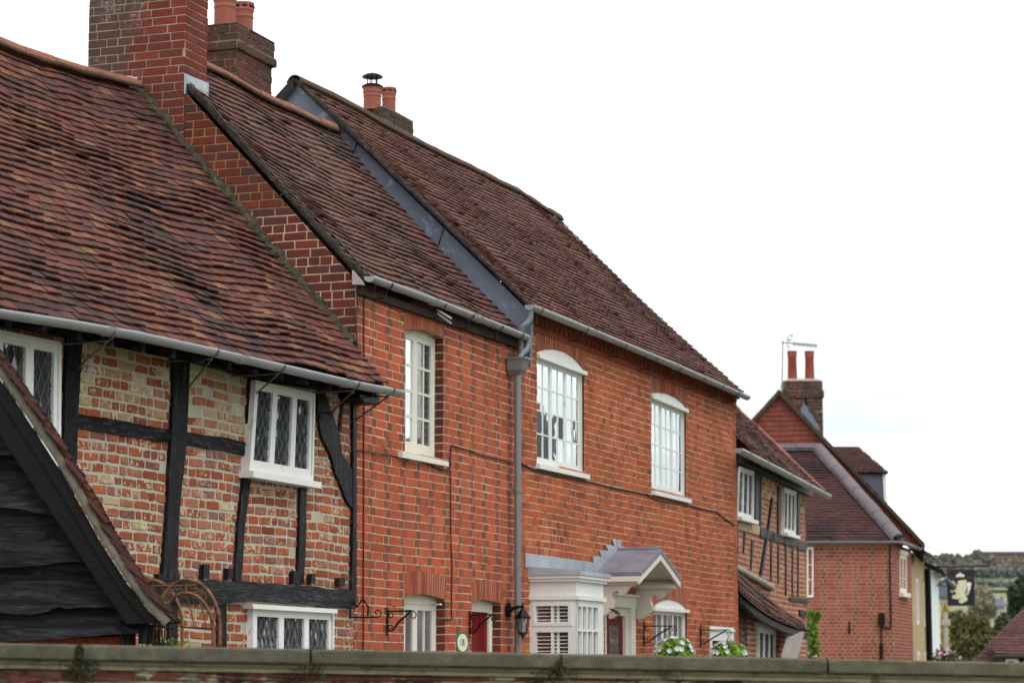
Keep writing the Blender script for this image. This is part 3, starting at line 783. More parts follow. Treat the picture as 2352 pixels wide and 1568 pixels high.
# ------------------------------------------------------------------ HOUSE 2 brick cottage
def chimney(root, corner, wf, wl, z0, z1, levels, mats, d=None, L=.215, course=.073, seed=1, slab=None):
    """corner = ground point of the near right vertical edge; wf width to the left, wl length back"""
    d = d or d2; n = Vector((d.y, -d.x, 0)); c = Vector(corner); mb = MB()
    for (a, b, pr) in [(z0, z1, 0)]+levels:
        cc = c+n*pr-d*pr
        wF = wf+2*pr; wL = wl+2*pr
        pf = Plane((cc-n*wF)[:2], n[:2]); pr_ = Plane(cc[:2], d[:2])
        zo = a if a != z0 else z0
        bricks(mb, pf, [(0, a), (wF, a), (wF, b), (0, b)], (), course, L, 'stretcher' if pr else 'mixed', .010, .006, .002, zoff=a, seed=seed, mats=(1, 1))
        bricks(mb, pr_, [(0, a), (wL, a), (wL, b), (0, b)], (), course, L, 'mixed', .010, .006, .002, zoff=a, seed=seed+1, mats=(1, 1))
        # core
        q = [cc-n*.004+d*.004, cc-n*(wF)+d*.004, cc-n*wF+d*wL, cc-n*.004+d*wL]
        mb.prism([Vector((p.x, p.y, a+.001)) for p in q], (0, 0, b-a-.002), 0)
    o = mb.build('chimney', mats, root)
    return o
def pot(parent, base, r, h, mat='terracotta', slots=False, kind=0):
    mb = MB()
    if kind == 0:
        prof = [(r*1.0, 0), (r*.98, h*.55), (r*1.0, h*.60), (r*1.06, h*.62), (r*1.0, h*.65), (r*1.0, h*.75), (r*1.1, h*.80), (r*1.1, h*.83), (r*.98, h*.88), (r*1.08, h*.95), (r*1.12, h), (r*.85, h), (r*.8, h*.9)]
    else:
        prof = [(r*1.0, 0), (r*.88, h*.75), (r*.95, h*.77), (r*.92, h*.80), (r*1.0, h*.86), (r*.92, h*.88), (r*1.05, h*.96), (r*1.05, h), (r*.8, h), (r*.75, h*.9)]
    mb.lathe(base, prof, 24, 0)
    if slots:
        for k in range(8):
            a = 2*math.pi*k/8+.2; p = Vector(base)+Vector((math.cos(a)*r*1.03, math.sin(a)*r*1.03, h*.9)); mb.box(p, .02, r*.5, h*.04, 1, d=(math.cos(a), math.sin(a), 0))
    return mb.build('chimney_pot', [M[mat], M['iron']], parent)

M['mortar_stack'] = plain('mortar_stack', srgb(160, 146, 124), .95, .1, .3, 4, .5, 60)
M['foot_paint'] = plain('foot_paint', srgb(172, 160, 160), .6, .3, .2, 14)
M['fascia_shaded'] = plain('fascia_shaded', srgb(64, 50, 42), .8, .2, .4, 6)  # dark brown holds the eave shadow in the board's colour
def zat(pl, x, y, w=0): return pl.at(x, y, w)[1]

def house_two():
    root = thing('brick_cottage', 'red brick cottage with tall side gable, brown tiled roof and big front chimney', 'house', pl2.P(U3/2, 0, 0))
    RW = -2.05
    mb = MB()
    zt = [pl2.at(820, 668), pl2.at(1196, 796)]
    outer = [(0, 0), (U3-.16, 0), (U3-.16, zt[1][1]-.0), (0, zt[0][1])]
    # openings
    i1 = pl2.uv([(930, 757), (945, 756), (960, 757), (975, 758), (990, 762), (1005, 769), (1018, 778)])
    op1 = [pl2.at(930, 1040)]+i1+[pl2.at(1018, 1062)]
    i2 = pl2.uv([(928, 1369), (945, 1366), (962, 1364.5), (980, 1365), (1000, 1369), (1022, 1377)])
    op2 = [(i2[0][0], .95)]+i2+[(i2[-1][0], .95)]
    i3 = pl2.uv([(1083, 1381), (1098, 1377.5), (1115, 1377), (1135, 1380), (1150, 1386)])
    op3 = [(i3[0][0], .0)]+i3+[(i3[-1][0], .0)]
    E1 = arch(mb, pl2, i1, .15, 20, .02, .085, 3)
    E2 = arch(mb, pl2, i2, .20, 18, .035, .085, 3)
    E3 = arch(mb, pl2, i3, .19, 14, .03, .085, 3)
    holes = []
    for op, E in ((op1, E1), (op2, E2), (op3, E3)):
        holes.append([op[0]]+[op[1]]+E+[op[-2], op[-1]])
    wf = lambda u, z: .010*noise.noise(Vector((u*.6, z*.2, 9)))
    bricks(mb, pl2, outer, holes, .075, .225, 'flemish', .0085, .003, .002, seed=11, warp=wf, mats=(1, 2))
    # narrow quoin strip at the joint with the long house
    bricks(mb, pl2, [(U3-.16, 0), (U3, 0), (U3, zt[1][1]), (U3-.16, zt[1][1])], (), .075, .1, 'header', .012, .006, .003, seed=12, mats=(2, 1))
    # reveals (right hand side)
    for op, i_ in ((op1, i1), (op2, i2), (op3, i3)):
        pr = Plane(pl2.P(op[-1][0], 0, -.5)[:2], n2[:2])
        bricks(mb, pr, [(.40, op[-1][1]), (.5, op[-1][1]), (.5, i_[-1][1]+.02), (.40, i_[-1][1]+.02)], (), .075, .225, 'stretcher', .010, .004, .001, seed=13, mats=(4, 4))
    # flank gable wall
    zr = g2.at(322, 97)[1]; ze = g2.at(820, 640)[1]
    zr_w = -2.05
    G = [(-4.1, 0), (0, 0), (0, ze-.02), (zr_w, zr-.05), (-4.1, ze-.1)]
    zy = g2.at(560, 490)[1]
    mb.build('wall', [M['mortar_cream'], M['brick_red'], M['brick_header'], M['brick_arch'], M['brick_flank']], root)
    mb = MB()
    bricks(mb, g2, G, (), .0745, .222, 'english', .012, .007, .002, zoff=.02, seed=21, mats=(1, 1), backing=False)
    for a, b, m_ in ((0, zy, 0), (zy, 9, 2)):
        P_ = []
        for i in range(85):
            za = i*.1+.0; 
            lo, hi = max(za, a), min(za+.1, b)
            if hi <= lo: continue
            for (x0, x1), (x2, x3) in zip(scan(G, lo+1e-4), scan(G, hi-1e-4)):
                mb.add([g2.P(x0, lo), g2.P(x1, lo), g2.P(x3, hi), g2.P(x2, hi)], [(0, 1, 2, 3)], m_)
    mb.build('gable_wall', [M['mortar_cream'], M['brick_flank'], M['mortar_yellow']], root)
    # roof
    gut = [pl2.at(838, 636, .10), pl2.at(1200, 768, .10)]
    EL = pl2.P(.004, pl2.at(826, 650, .08)[1]+.03, .08); ER = pl2.P(U3+.02, pl2.at(1212, 782, .08)[1], .08)
    ER = pl2.P(U3-.01, ER.z, .08)
    RL = pl2.P(.004, zr+.02, RW)
    RR = pl2.P(U3-.01, pl2.at(738, 290, RW)[1], RW)
    sag = lambda s, t: Vector((0, 0, (.035*noise.noise(Vector((s*4, t*3, 11)))-.06*math.sin(math.pi*t))*min(1, s*4)-.03*math.sin(math.pi*s)*t))
    mb = MB(); tiled(mb, EL, ER, RR, RL, .098, .165, sag=sag, wave=.014, jm=.8, seed=8)
    rf = mb.build('roof', [M['tile_brown'], M['underlay']], root)
    mb = MB(); ridge(mb, [RL.lerp(RR, i/12)+sag(i/12, 1)+Vector((0, 0, .02)) for i in range(1, 13)], .078, .42)
    mb.build('ridge_tiles', [M['ridge_tile'], M['ridge_mossy']], rf)
    mb = MB(); mb.add([RL, RR, RR-n2*2.05-Vector((0, 0, 2.1)), RL-n2*2.05-Vector((0, 0, 2.1))+d2*.05], [(0, 1, 2, 3)]); mb.build('rear_slope', M['tile_back'], rf)
    # verge : dark lichened cement strip
    mb = MB()
    N = 70; va = []; tch = (.08-g2.at(427, 210)[0])/(.08+2.05)
    nr = (ER-EL).normalized().cross((RL-EL).normalized()).normalized()
    if nr.z < 0: nr = -nr
    for i in range(N+1):
        t = i/N*tch; p = EL.lerp(RL, t)+sag(0, t)
        wd = .09+.05*noise.noise(p*7); up = .022+.03*noise.noise(p*11)
        va += [p-d2*.022-nr*.012, p-d2*.024+nr*up*.8, p+d2*wd*.5+nr*(up+.012), p+d2*wd+nr*.022]
    mb.add(va, [(i*4+j, i*4+j+1, (i+1)*4+j+1, (i+1)*4+j) for i in range(N) for j in range(3)], 0, True)
    mb.build('verge', M['verge_dark'], rf)
    # fascia, soffit, white bargeboard foot
    mb = MB()
    a = pl2.at(826, 655, .06); b = pl2.at(1205, 787, .06)
    mb.pprism(pl2, [(0, a[1]-.065), (U3, b[1]-.065), (U3, b[1]+.0), (0, a[1]+.0)], 0, .05)
    mb.build('fascia', M['fascia_shaded'], rf)
    mb = MB(); mb.prism([g2.P(u, z, .004) for u, z in [g2.at(x, y) for x, y in ((814, 622), (838, 650), (838, 656), (814, 655))]], d2*-.045); mb.build('bargeboard_foot', M['foot_paint'], rf)
    # gutter
    P = [pl2.P(*pl2.at(x, y, .13), .13) for x, y in ((848, 634), (960, 674), (1100, 728), (1207, 771))]
    go, path, sd = gutter(root, P[0], P[-1], .05, (.37, .62, .66), sagpts=P[1:-1])
    t = (P[-1]-P[0]).normalized()
    for s in (.1, .42, .60, .80, .95):
        q = P[0].lerp(P[-1], s)+Vector((0, 0, -.002)); strap(root, q, t, sd, .05, M['cable'], wid=.016, stay=[(q+Vector((0, 0, -.05)), q-n2*.03+Vector((0, 0, -.13))), (q-n2*.03+Vector((0, 0, -.13)), q-n2*.13+Vector((0, 0, -.12)))])
    # lead flashing at chimney foot
    # chimney
    cu, cz = g2.at(425, 200); zb = cz
    c = g2.P(cu, 0, .022)
    wF = cu-g2.at(205, 150)[0]
    xl = (c-n2*wF*.55).x-root.location.x
    def greyed(name, cols, grey, bloom, base):
        m = NT(name); isl = m.island(); n_ = len(cols); cc = m.ramp(isl, [(i/(n_-1), q_) for i, q_ in enumerate(cols)])
        cc = m.mix(1.0, cc, m.ramp(m.noise(28, 6, .7), [(.25, .65), (.75, 1.2)]), 'MULTIPLY')
        sp_ = m.n.new('ShaderNodeSeparateXYZ'); m.l.new(m.tc.outputs['Object'], sp_.inputs[0])
        e_ = m.math('ADD', m.math('MULTIPLY', m.math('SUBTRACT', xl, sp_.outputs[0]), 2.6), m.math('ADD', m.math('MULTIPLY', m.math('SUBTRACT', m.noise(3.0, 6, .7), .5), 2.2), .25))
        cc = m.mix(m.math('MULTIPLY', m.ramp(e_, [(.0, 0.0), (.3, 1.0)]), .8), cc, grey)
        b_ = m.math('MULTIPLY', m.ramp(m.noise(24, 8, .8), [(.50, 0.0), (.62, 1.0)]), m.ramp(m.noise(2.6, 4, .6), [(.48, 0.0), (.58, 1.0)]))
        cc = m.mix(m.math('MULTIPLY', b_, m.ramp(e_, [(-.0, 0.0), (.3, .8)])), cc, bloom)
        m.color(cc); m.rough(.9, .2); m.bump(m.noise(70, 6, .75), .6, .006); return m.mat
    gm_ = greyed('brick_front_stack', [srgb(116, 50, 42), srgb(100, 48, 42), srgb(126, 54, 44), srgb(90, 50, 44)], srgb(74, 60, 57), srgb(150, 146, 144), 0)
    ch = chimney(root, c, wF, .42, zb-.55, zb+1.75, [], [M['mortar_stack'], gm_], seed=31, course=.0745, L=.222)
    mb = MB(); mb.lathe(c-n2*wF/2+d2*.2+Vector((0, 0, zb+1.75)), [(.45, 0), (.40, .08), (.2, .12), (0, .14)], 16, 0); 
    mb.box(c-n2*wF/2+d2*.2+Vector((0, 0, zb+1.72)), wF+.12, .54, .1, 0, d=n2); mb.build('chimney_cap', M['concrete'], ch)
    for k in (-.2, .2): pot(ch, c-n2*(wF/2+k)+d2*.2+Vector((0, 0, zb+1.8)), .10, .45)
    # lead apron on the street side of the stack
    mb = MB(); pr = Plane(c[:2], d2[:2])
    z_ = pr.at(430, 200, .0)[1]; mb.pprism(pr, [(-.012, z_-.08), (.44, z_-.08), (.44, z_+.12), (-.012, z_+.10)], .008, .014); mb.pprism(g2, g2.uv([(421, 172), (431, 178), (427, 215), (420, 205)], .012), .012, .022)
    mb.build('flashing', M['lead'], ch)
    # second chimney beyond the ridge
    p = atY(542, 150, 22.6)
    ztop = atY(542, 52, 22.6).z; zc = atY(542, 112, 22.6).z
    c2 = Vector((p.x, p.y, 0))
    ch2 = chimney(root, c2, .8, .78, 3.5, zc, [(zc, zc+.085, .035), (zc+.085, ztop, .018)], [M['mortar_dark'], M['brick_sooty']], seed=41)
    b0 = Vector((0, 0, ztop-.03))
    q = c2-n2*.14+d2*.10; 
    pa = atY(516, 60, 22.75); pb = atY(559, 80, 23.15)
    pot(ch2, Vector((pa.x, pa.y, ztop-.04)), .105, .36); pot(ch2, Vector((pb.x, pb.y, ztop-.04)), .095, .38, slots=True)
    # windows: quads at the recess plane
    def opening_quad(op, intr, extra=.10):
        uL, uR = op[0][0], op[-1][0]; zB0, zB1 = op[0][1], op[-1][1]; zT = max(z for _, z in intr)+extra
        zTL = intr[0][1]+extra; zTR = intr[-1][1]+extra
        zB = min(zB0, zB1)
        return [(uL, zT), (uR, zT), (uR, zB), (uL, zB)], zB
    qd, _ = opening_quad(op1, i1, .0)
    window(root, pl2, qd, -.083, [(.03, .5), (.5, .97)], cols=2, rows=4, frame=.03, sash=.05, bar=.022, po=.014, glass=['glass_bright', 'glass_lace'], paint='cream', bot=.05, topx=.02, depth=.05, label='tall cream casement set in a deep brick reveal')
    mb = MB(); s = pl2.uv([(924, 1036), (1031, 1060), (1031, 1069), (926, 1049)], .035)
    mb.pprism(pl2, [pl2.at(925, 1036, .05), pl2.at(1031, 1060, .05), pl2.at(1031, 1071, .05), pl2.at(925, 1050, .05)], -.09, .05); mb.build('sill', M['cream'], root)
    qd, _ = opening_quad(op2, i2, .0)
    window(root, pl2, qd, -.083, [(.03, .5), (.5, .97)], cols=2, rows=3, frame=.03, sash=.05, bar=.022, po=.014, glass='glass_mid', paint='cream', bot=.02, topx=.055, depth=.05)
    # door
    mb = MB(); uL, uR = op3[0][0], op3[-1][0]; zT = max(z for _, z in i3)
    for a, b in ((uL, uL+.04), (uR-.085, uR)): mb.pbox(pl2, a, b, 0, zT, -.14, -.085)
    mb.pbox(pl2, uL+.04, uR-.085, zT-.11, zT, -.14, -.087)
    mb.pbox(pl2, uR-.055, uR-.03, 0, zT-.03, -.1, -.076)
    df = mb.build('door_frame', M['cream'], root)
    mb = MB(); mb.pbox(pl2, uL+.04, uR-.085, 0, zT-.11, -.14, -.105)
    for a, b, c_, e in ((.1, .45, .3, .9), (.55, .9, .3, .9), (.1, .45, 1.05, 1.9), (.55, .9, 1.05, 1.9)):
        wd = uR-.085-uL-.04; mb.pbox(pl2, uL+.04+wd*a, uL+.04+wd*b, c_, e, -.105, -.098)
    mb.build('door', M['red_door'], root, 'glossy deep red front door')
    # open casement stay
    mb = MB(); p0 = pl2.P(*pl2.at(995, 1388, -.08), -.08); mb.tube([p0, pl2.P(*pl2.at(1013, 1387, .02), .02)], .01, 6); mb.build('window_stay', M['cream'], root)
    mb = MB(); a = pl2.P(*pl2.at(1004, 712, .10), .10); b = pl2.P(*pl2.at(1037, 732, .22), .22); mb.tube([a, b], .011, 8); mb.tube([a+Vector((0, 0, -.03)), b+Vector((0, 0, -.045))], .008, 8)
    mb.build('overflow_pipe', M['gutter'], root)
    return root
M['glass_lace'] = glass('tall_window_glass', srgb(92, 90, 92), .14, (.95, 1, 1), wav=.06, bscale=5)
H2 = house_two()

# ------------------------------------------------------------------ HOUSE 3 long brick house
def house_three():
    root = thing('brick_house', 'long orange brick house with white casements, bay window, canopied door and dentil cornice', 'house', pl2.P((U3+UE)/2, 0, 0))
    RW = -2.5; W0 = 0.0
    mb = MB()
    zl = pl2.at(1200, 748)[1]; zr = pl2.at(1690, 935)[1]
    ztop = lambda u: zl+(zr-zl)*(u-U3)/(UE-U3)
    outer = [(U3+.002, 0), (UE, 0), (UE, zr), (U3+.002, zl)]
    iA = pl2.uv([(1233, 808), (1253, 802), (1275, 802), (1297.5, 808.5), (1316, 821), (1331, 836), (1341, 849)])
    iB = pl2.uv([(1496, 903), (1511, 900.5), (1533, 904), (1551, 913), (1566, 924), (1575, 936)])
    iC = pl2.uv([(1500, 1394), (1508, 1384), (1523.6, 1377), (1539.5, 1375.4), (1555, 1380), (1568.5, 1388), (1577, 1399)])
    opA = [pl2.at(1233, 1066)]+iA+[pl2.at(1341, 1090)]
    opB = [pl2.at(1496, 1127)]+iB+[pl2.at(1575, 1146)]
    opC = [(iC[0][0], 1.0)]+iC+[(iC[-1][0], 1.0)]
    EA = arch(mb, pl2, iA, .20, 22, .05, .05, 3); EB = arch(mb, pl2, iB, .20, 20, .05, .05, 3); EC = arch(mb, pl2, iC, .22, 18, .06, .05, 3)
    holes = [[op[0], op[1]]+E+[op[-2], op[-1]] for op, E in ((opA, EA), (opB, EB), (opC, EC))]
    dL = pl2.at(1389, 1376)[0]; dR = pl2.at(1454, 1376)[0]; dT = pl2.at(1389, 1376)[1]
    rL = pl2.at(1629, 1440)[0]; rR = pl2.at(1683, 1440)[0]; rT = pl2.at(1629, 1437)[1]
    holes.append([(dL, 0), (dR, 0), (dR, dT), (dL, dT)]); holes.append([(rL, 0), (rR, 0), (rR, rT), (rL, rT)])
    bL = pl2.at(1216, 1320)[0]
    wf = lambda u, z: .014*noise.noise(Vector((u*.5, z*.3, 19)))
    bricks(mb, pl2, outer, holes, .073, .228, 'header', .0092, .003, .0028, seed=17, warp=wf, mats=(1, 1))
    # end wall (hidden side) and left upstand under the lead
    mb.build('wall', [M['mortar_cream'], M['brick_orange'], M['brick_orange'], M['brick_arch']], root)
    mb = MB()
    zg = pl2.at(1225, 712, .16)[1]; zg2 = pl2.at(1700, 908, .16)[1]
    # string course and dentils
    N = int((UE-U3)/.15)
    def zc(u): return zl+(zr-zl)*(u-U3)/(UE-U3)
    C_ = lambda a, b, w0, w1: mb.pprism(pl2, [(U3+.003, zl+a), (UE+.02, zr+a), (UE+.02, zr+b), (U3+.003, zl+b)], w0, w1)
    C_(-.012, .022, 0, .020); C_(.022, .055, 0, .010); C_(.055, .105, -.02, .002); C_(.105, .15, 0, .055)
    for k in range(N):
        u = U3+.05+k*.15; z = zc(u)+.055
        mb.pbox(pl2, u, u+.065, z, z+.051, -.01, .045)
    mb.build('dentil_cornice', M['brick_orange2'], root)
    # far end gable wall
    ge = Plane(pl2.P(UE, 0, 0)[:2], (-n2)[:2])
    mb = MB()
    # roof
    def sag(s, t):
        prof = [0, .03, .0, .035, .06, 0]
        i = min(4, int(s*5)); f = s*5-i
        return Vector((0, 0, (prof[i]+(prof[i+1]-prof[i])*f)*t+(.03*noise.noise(Vector((s*6, t*3, 21)))-.05*math.sin(math.pi*t))*min(1, s*8)))
    EL = pl2.P(U3-.03, pl2.at(1200, 702, .14)[1], .14); ER = pl2.P(UE+.12, pl2.at(1708, 910, .14)[1], .14)
    RL = pl2.P(U3-.03, pl2.at(655, 174, RW)[1], RW); RR = pl2.P(UE+.12, pl2.at(1302, 514, RW)[1], RW)
    mb = MB(); tiled(mb, EL, ER, RR, RL, .098, .165, sag=sag, wave=.009, jm=.6, seed=9, jag=(0, .035))
    rf = mb.build('roof', [M['tile_back'], M['underlay']], root)
    mb = MB(); ridge(mb, [RL.lerp(RR, i/20)+sag(i/20, 1)+Vector((0, 0, .0)) for i in range(21)], .078, .42)
    mb.build('ridge_tiles', [M['ridge_mossy'], M['ridge_mossy']], rf)
    mb = MB(); BL = RL-n2*2.5-Vector((0, 0, 2.35)); BR = RR-n2*2.5-Vector((0, 0, 2.35))
    mb.prism([RL, RR, BR, BL], (0, 0, -.03)); mb.build('rear_slope', M['tile_back'], rf)
    nr = (ER-EL).normalized().cross((RL-EL).normalized()).normalized()
    if nr.z < 0: nr = -nr
    N = 80; va = []; mb = MB()
    for i in range(N+1):
        t = i/N; p = EL.lerp(RL, t)+sag(0, t)
        wd = .17+.09*noise.noise(p*5); up = .024+.03*noise.noise(p*11)
        va += [p-d2*.03-nr*.004, p-d2*.032+nr*up*.8, p+d2*wd*.5+nr*(up+.010), p+d2*wd+nr*.022]
    mb.add(va, [(i*4+j, i*4+j+1, (i+1)*4+j+1, (i+1)*4+j) for i in range(N) for j in range(3)], 0, True)
    va = []
    for i in range(30):
        t = i/29; p = RL.lerp(BL, t); va += [p-d2*.03-Vector((0, 0, .10)), p-d2*.03+Vector((0, 0, .03)), p+d2*.12+Vector((0, 0, .04))]
    mb.add(va, [(i*3+j, i*3+j+1, (i+1)*3+j+1, (i+1)*3+j) for i in range(29) for j in range(2)], 0, True)
    mb.build('verge', M['verge_dark'], rf)
    # lead clad upstand facing the camera side
    mb = MB()
    zE = EL.z-.015; zR = RL.z-.015
    pts = [(.12, zE-.02), (RW, zR), (RW-.45, zR-.42), (RW-.45, zR-1.6), (RW, zR-1.5), (.10, zE-.55)]
    mb.prism([g3.P(u, z, .006) for u, z in pts], d2*.05)
    mb.build('lead_upstand', M['lead_dark'], rf)
    mb = MB()
    for tt in (.36, .73):
        a = Vector((0, 0, 0)); u = .12+(RW-.12)*tt; z = zE+(zR-zE)*tt
        mb.prism([g3.P(u, z, .012), g3.P(u+.012, z, .012), g3.P(u-.09, z-.30, .012), g3.P(u-.102, z-.30, .012)], -d2*-.004)
    mb.build('lead_seam', M['iron'], rf)
    # far gable
    mb = MB(); mb.prism([gE.P(0, 0, 0), gE.P(0, ER.z-.12, 0), gE.P(RW, RR.z-.08, 0), gE.P(-5, ER.z-.3, 0), gE.P(-5, 0, 0)], d2*-.2); mb.build('gable_wall', M['brick_orange2'], root)
    mb = MB(); mb.prism([g3.P(-5, 0, -.01), g3.P(-.0, 0, -.01), g3.P(-.0, zl-.05, -.01), g3.P(-5, 4.6, -.01)], d2*.12); mb.build('party_wall', M['brick_flank'], root)
    # gutter
    P = [pl2.P(*pl2.at(x, y, .19), .19) for x, y in ((1216, 700), (1370, 762), (1540, 833), (1716, 910))]
    go, path, sd = gutter(root, P[0], P[-1], .052, (.23, .60), sagpts=P[1:-1])
    t = (P[-1]-P[0]).normalized()
    for s in (.03, .2, .36, .5, .615, .74, .84, .93):
        q = P[0].lerp(P[-1], s); strap(root, q, t, sd, .052, M['cable'], wid=.016, stay=[(q+Vector((0, 0, -.05)), q-n2*.03+Vector((0, 0, -.14))), (q-n2*.03+Vector((0, 0, -.14)), q-n2*.18+Vector((0, 0, -.13)))])
    # windows
    def arch_panel(w_, intr, drop=.02):
        mb = MB(); a, b = intr[0], intr[-1]
        mb.pprism(pl2, [(u, z-.003) for u, z in resample(intr, 16)]+[(b[0], b[1]-drop), (a[0], a[1]-drop)], -.03, -.004)
        mb.pprism(pl2, [(a[0]-.01, a[1]-drop-.04), (b[0]+.02, b[1]-drop-.04), (b[0]+.02, b[1]-drop), (a[0]-.01, a[1]-drop)], -.03, .035)
        mb.build('arched_panel', M['white'], w_)
    def win(op, intr, sill=True, rows=4, glass='glass_bright', bot=.02, drop=.02, cols=2, lab=None):
        a, b = intr[0], intr[-1]
        qd = [(a[0], a[1]-drop-.02), (b[0], b[1]-drop-.02), (b[0], op[-1][1]), (a[0], op[0][1])]
        w_, _ = window(root, pl2, qd, -.02, [(.03, .345), (.345, .655), (.655, .97)], cols=cols, rows=rows, frame=.030, sash=.028, bar=.015, po=.011, glass=glass, sill=.05 if sill else None, sill_w=.07, sill_h=.045, bot=bot, depth=.06, label=lab)
        arch_panel(w_, intr, drop)
    win(opA, iA, lab='wide white casement with arched head reflecting the sky'); win(opB, iB, lab='narrower white casement with arched head'); win(opC, iC, False, rows=3, glass='glass_mid', drop=.0)
    # bay window
    bw = .49
    def pbay(x, y, w=0.0): return pl2.at(x, y, w)
    uL = pl2.at(1216, 1400)[0]; uR = pl2.at(1386, 1400, bw)[0]
    f = gable(pl2, uL)                       # return facing the camera side: u from 0 (wall) to bw
    fr = Plane(pl2.P(0, 0, bw)[:2], d2[:2])  # front: same u as the facade
    zf = lambda y: f.at(1320, y)[1]
    z_corn_t, z_corn_b, z_fr_b, z_led_b = zf(1320), zf(1334), zf(1366), zf(1376)
    mb = MB()
    mb.prism([pl2.P(uL, z_fr_b, 0), pl2.P(uL, z_fr_b, bw), pl2.P(uR, z_fr_b, bw), pl2.P(uR, z_fr_b, 0)], (0, 0, z_corn_b-z_fr_b))
    mb.prism([pl2.P(uL-.03, z_corn_b, 0), pl2.P(uL-.03, z_corn_b, bw+.03), pl2.P(uR+.03, z_corn_b, bw+.03), pl2.P(uR+.03, z_corn_b, 0)], (0, 0, (z_corn_t-z_corn_b)*.5))
    mb.prism([pl2.P(uL-.045, (z_corn_b+z_corn_t)/2, 0), pl2.P(uL-.045, (z_corn_b+z_corn_t)/2, bw+.05), pl2.P(uR+.05, (z_corn_b+z_corn_t)/2, bw+.05), pl2.P(uR+.05, (z_corn_b+z_corn_t)/2, 0)], (0, 0, (z_corn_t-z_corn_b)*.5))
    mb.prism([pl2.P(uL-.02, z_led_b, 0), pl2.P(uL-.02, z_led_b, bw+.025), pl2.P(uR+.025, z_led_b, bw+.025), pl2.P(uR+.025, z_led_b, 0)], (0, 0, z_fr_b-z_led_b))
    bay = mb.build('bay_window', M['white'], root)
    mb = MB(); mb.prism([pl2.P(uL+.002, 0, 0), pl2.P(uL+.002, 0, bw-.002), pl2.P(uR-.002, 0, bw-.002), pl2.P(uR-.002, 0, 0)], (0, 0, 1.149)); mb.build('plinth', M['white'], bay)
    # return light
    zt = z_led_b; zb = 1.15
    mb = MB()
    gL, gR = f.at(1230.6, 1400)[0], f.at(1304.5, 1400)[0]
    za, zb_, zc_, zd = f.at(1265, 1391)[1], f.at(1265, 1427)[1], f.at(1265, 1451)[1], f.at(1265, 1499)[1]
    zd = max(zd, 1.3)
    def fb(m_, u0, u1, z0, z1, w0=-.05, w1=.0): m_.pprism(f, [(u0, z0), (u1, z0), (u1, z1), (u0, z1)], w0, w1)
    fb(mb, 0, gL, zb, zt); fb(mb, gR, bw, zb, zt); fb(mb, gL, gR, za, zt); fb(mb, gL, gR, zc_, zb_); fb(mb, gL, gR, zb, zd)
    gm = (gL+gR)/2
    fb(mb, gm-.012, gm+.012, zd, za, -.04, -.006)
    mb.build('side_frame', M['white'], bay)
    mb = MB(); fb(mb, gL-.035, gR+.045, zb_-.04, zb_-.002, 0, .008); fb(mb, gL-.035, gR+.045, za+.002, za+.04, 0, .008); fb(mb, gL-.035, gL-.002, zb_-.002, za+.002, 0, .008); fb(mb, gR+.002, gR+.045, zb_-.002, za+.002, 0, .008)
    mb.build('casement', M['white'], bay)
    mb = MB(); fb(mb, gL, gR, zd, zc_, -.06, -.045); fb(mb, gL, gR, zb_, za, -.06, -.045); mb.build('pane', M['glass_shut'], bay)
    mb = MB()
    for z0, z1 in ((zd, zc_), (zb_, za)):
        k = 0; z = z0+.015
        while z < z1-.01:
            mb.pprism(f, [(gL, z), (gR, z+.002), (gR, z+.010), (gL, z+.008)], -.043, -.03); z += .036
    fb(mb, gL+(gR-gL)*.62, gL+(gR-gL)*.70, zd, zc_, -.043, -.032); fb(mb, gL+(gR-gL)*.62, gL+(gR-gL)*.70, zb_, za, -.043, -.032)
    mb.build('shutter', M['white'], bay)
    # front light
    qd = [(uL, zt), (uR, zt), (uR, zb), (uL, zb)]
    wo, _ = window(bay, fr, qd, .0, [(.10, .94)], cols=4, rows=2, frame=.04, sash=.03, bar=.028, glass='glass_net', depth=.05, name='front_frame') if False else (None, None)
    mb = MB(); gl0, gl1 = fr.at(1326, 1400)[0], fr.at(1374, 1400)[0]; y0 = fr.at(1350, 1393)[1]; y1 = fr.at(1350, 1447)[1]; y2 = min(y1-.02, fr.at(1350, 1500)[1]); y2 = 1.3
    B = lambda u0, u1, z0, z1, w0=-.05, w1=.0: mb.pbox(fr, u0, u1, z0, z1, w0, w1)
    B(uL+.001, gl0, zb, zt-.001); B(gl1, uR-.001, zb, zt-.001); B(gl0, gl1, y0, zt-.001); B(gl0, gl1, zb, y2)
    B(gl0, gl1, y1-.012, y1+.012, -.04, -.004)
    for k in range(1, 4):
        u = gl0+(gl1-gl0)*k/4; B(u-.016, u+.016, y2, y0, -.04, -.002)
    mb.build('front_frame', M['white'], bay)
    mb = MB(); mb.pbox(fr, gl0, gl1, y2, y0, -.06, -.035); mb.build('pane', M['glass_net'], bay)
    # lead roof of the bay with flashing up the wall
    mb = MB(); zt2 = z_corn_t
    zw = pl2.at(1204, 1302)[1]; ztf = pl2.at(1204, 1270)[1]
    lead_pts = [(uL-.055, bw+.06), (uR+.06, bw+.06)]
    mb.add([pl2.P(uL-.055, zt2, bw+.06), pl2.P(uR+.06, zt2, bw+.06), pl2.P(uR+.06, zt2+.045, bw+.06), pl2.P(uL-.055, zt2+.045, bw+.06),
            pl2.P(uL-.055, zt2, 0), pl2.P(uL-.055, zt2+.09, 0), pl2.P(uR+.06, zt2+.09, 0), pl2.P(uR+.06, zt2, 0)],
           [(0, 1, 2, 3), (0, 3, 5, 4), (3, 2, 6, 5), (1, 7, 6, 2)])
    fl = pl2.uv([(1204, 1269), (1360, 1291), (1362, 1312), (1204, 1302)]); mb.pprism(pl2, fl, .010, .017)
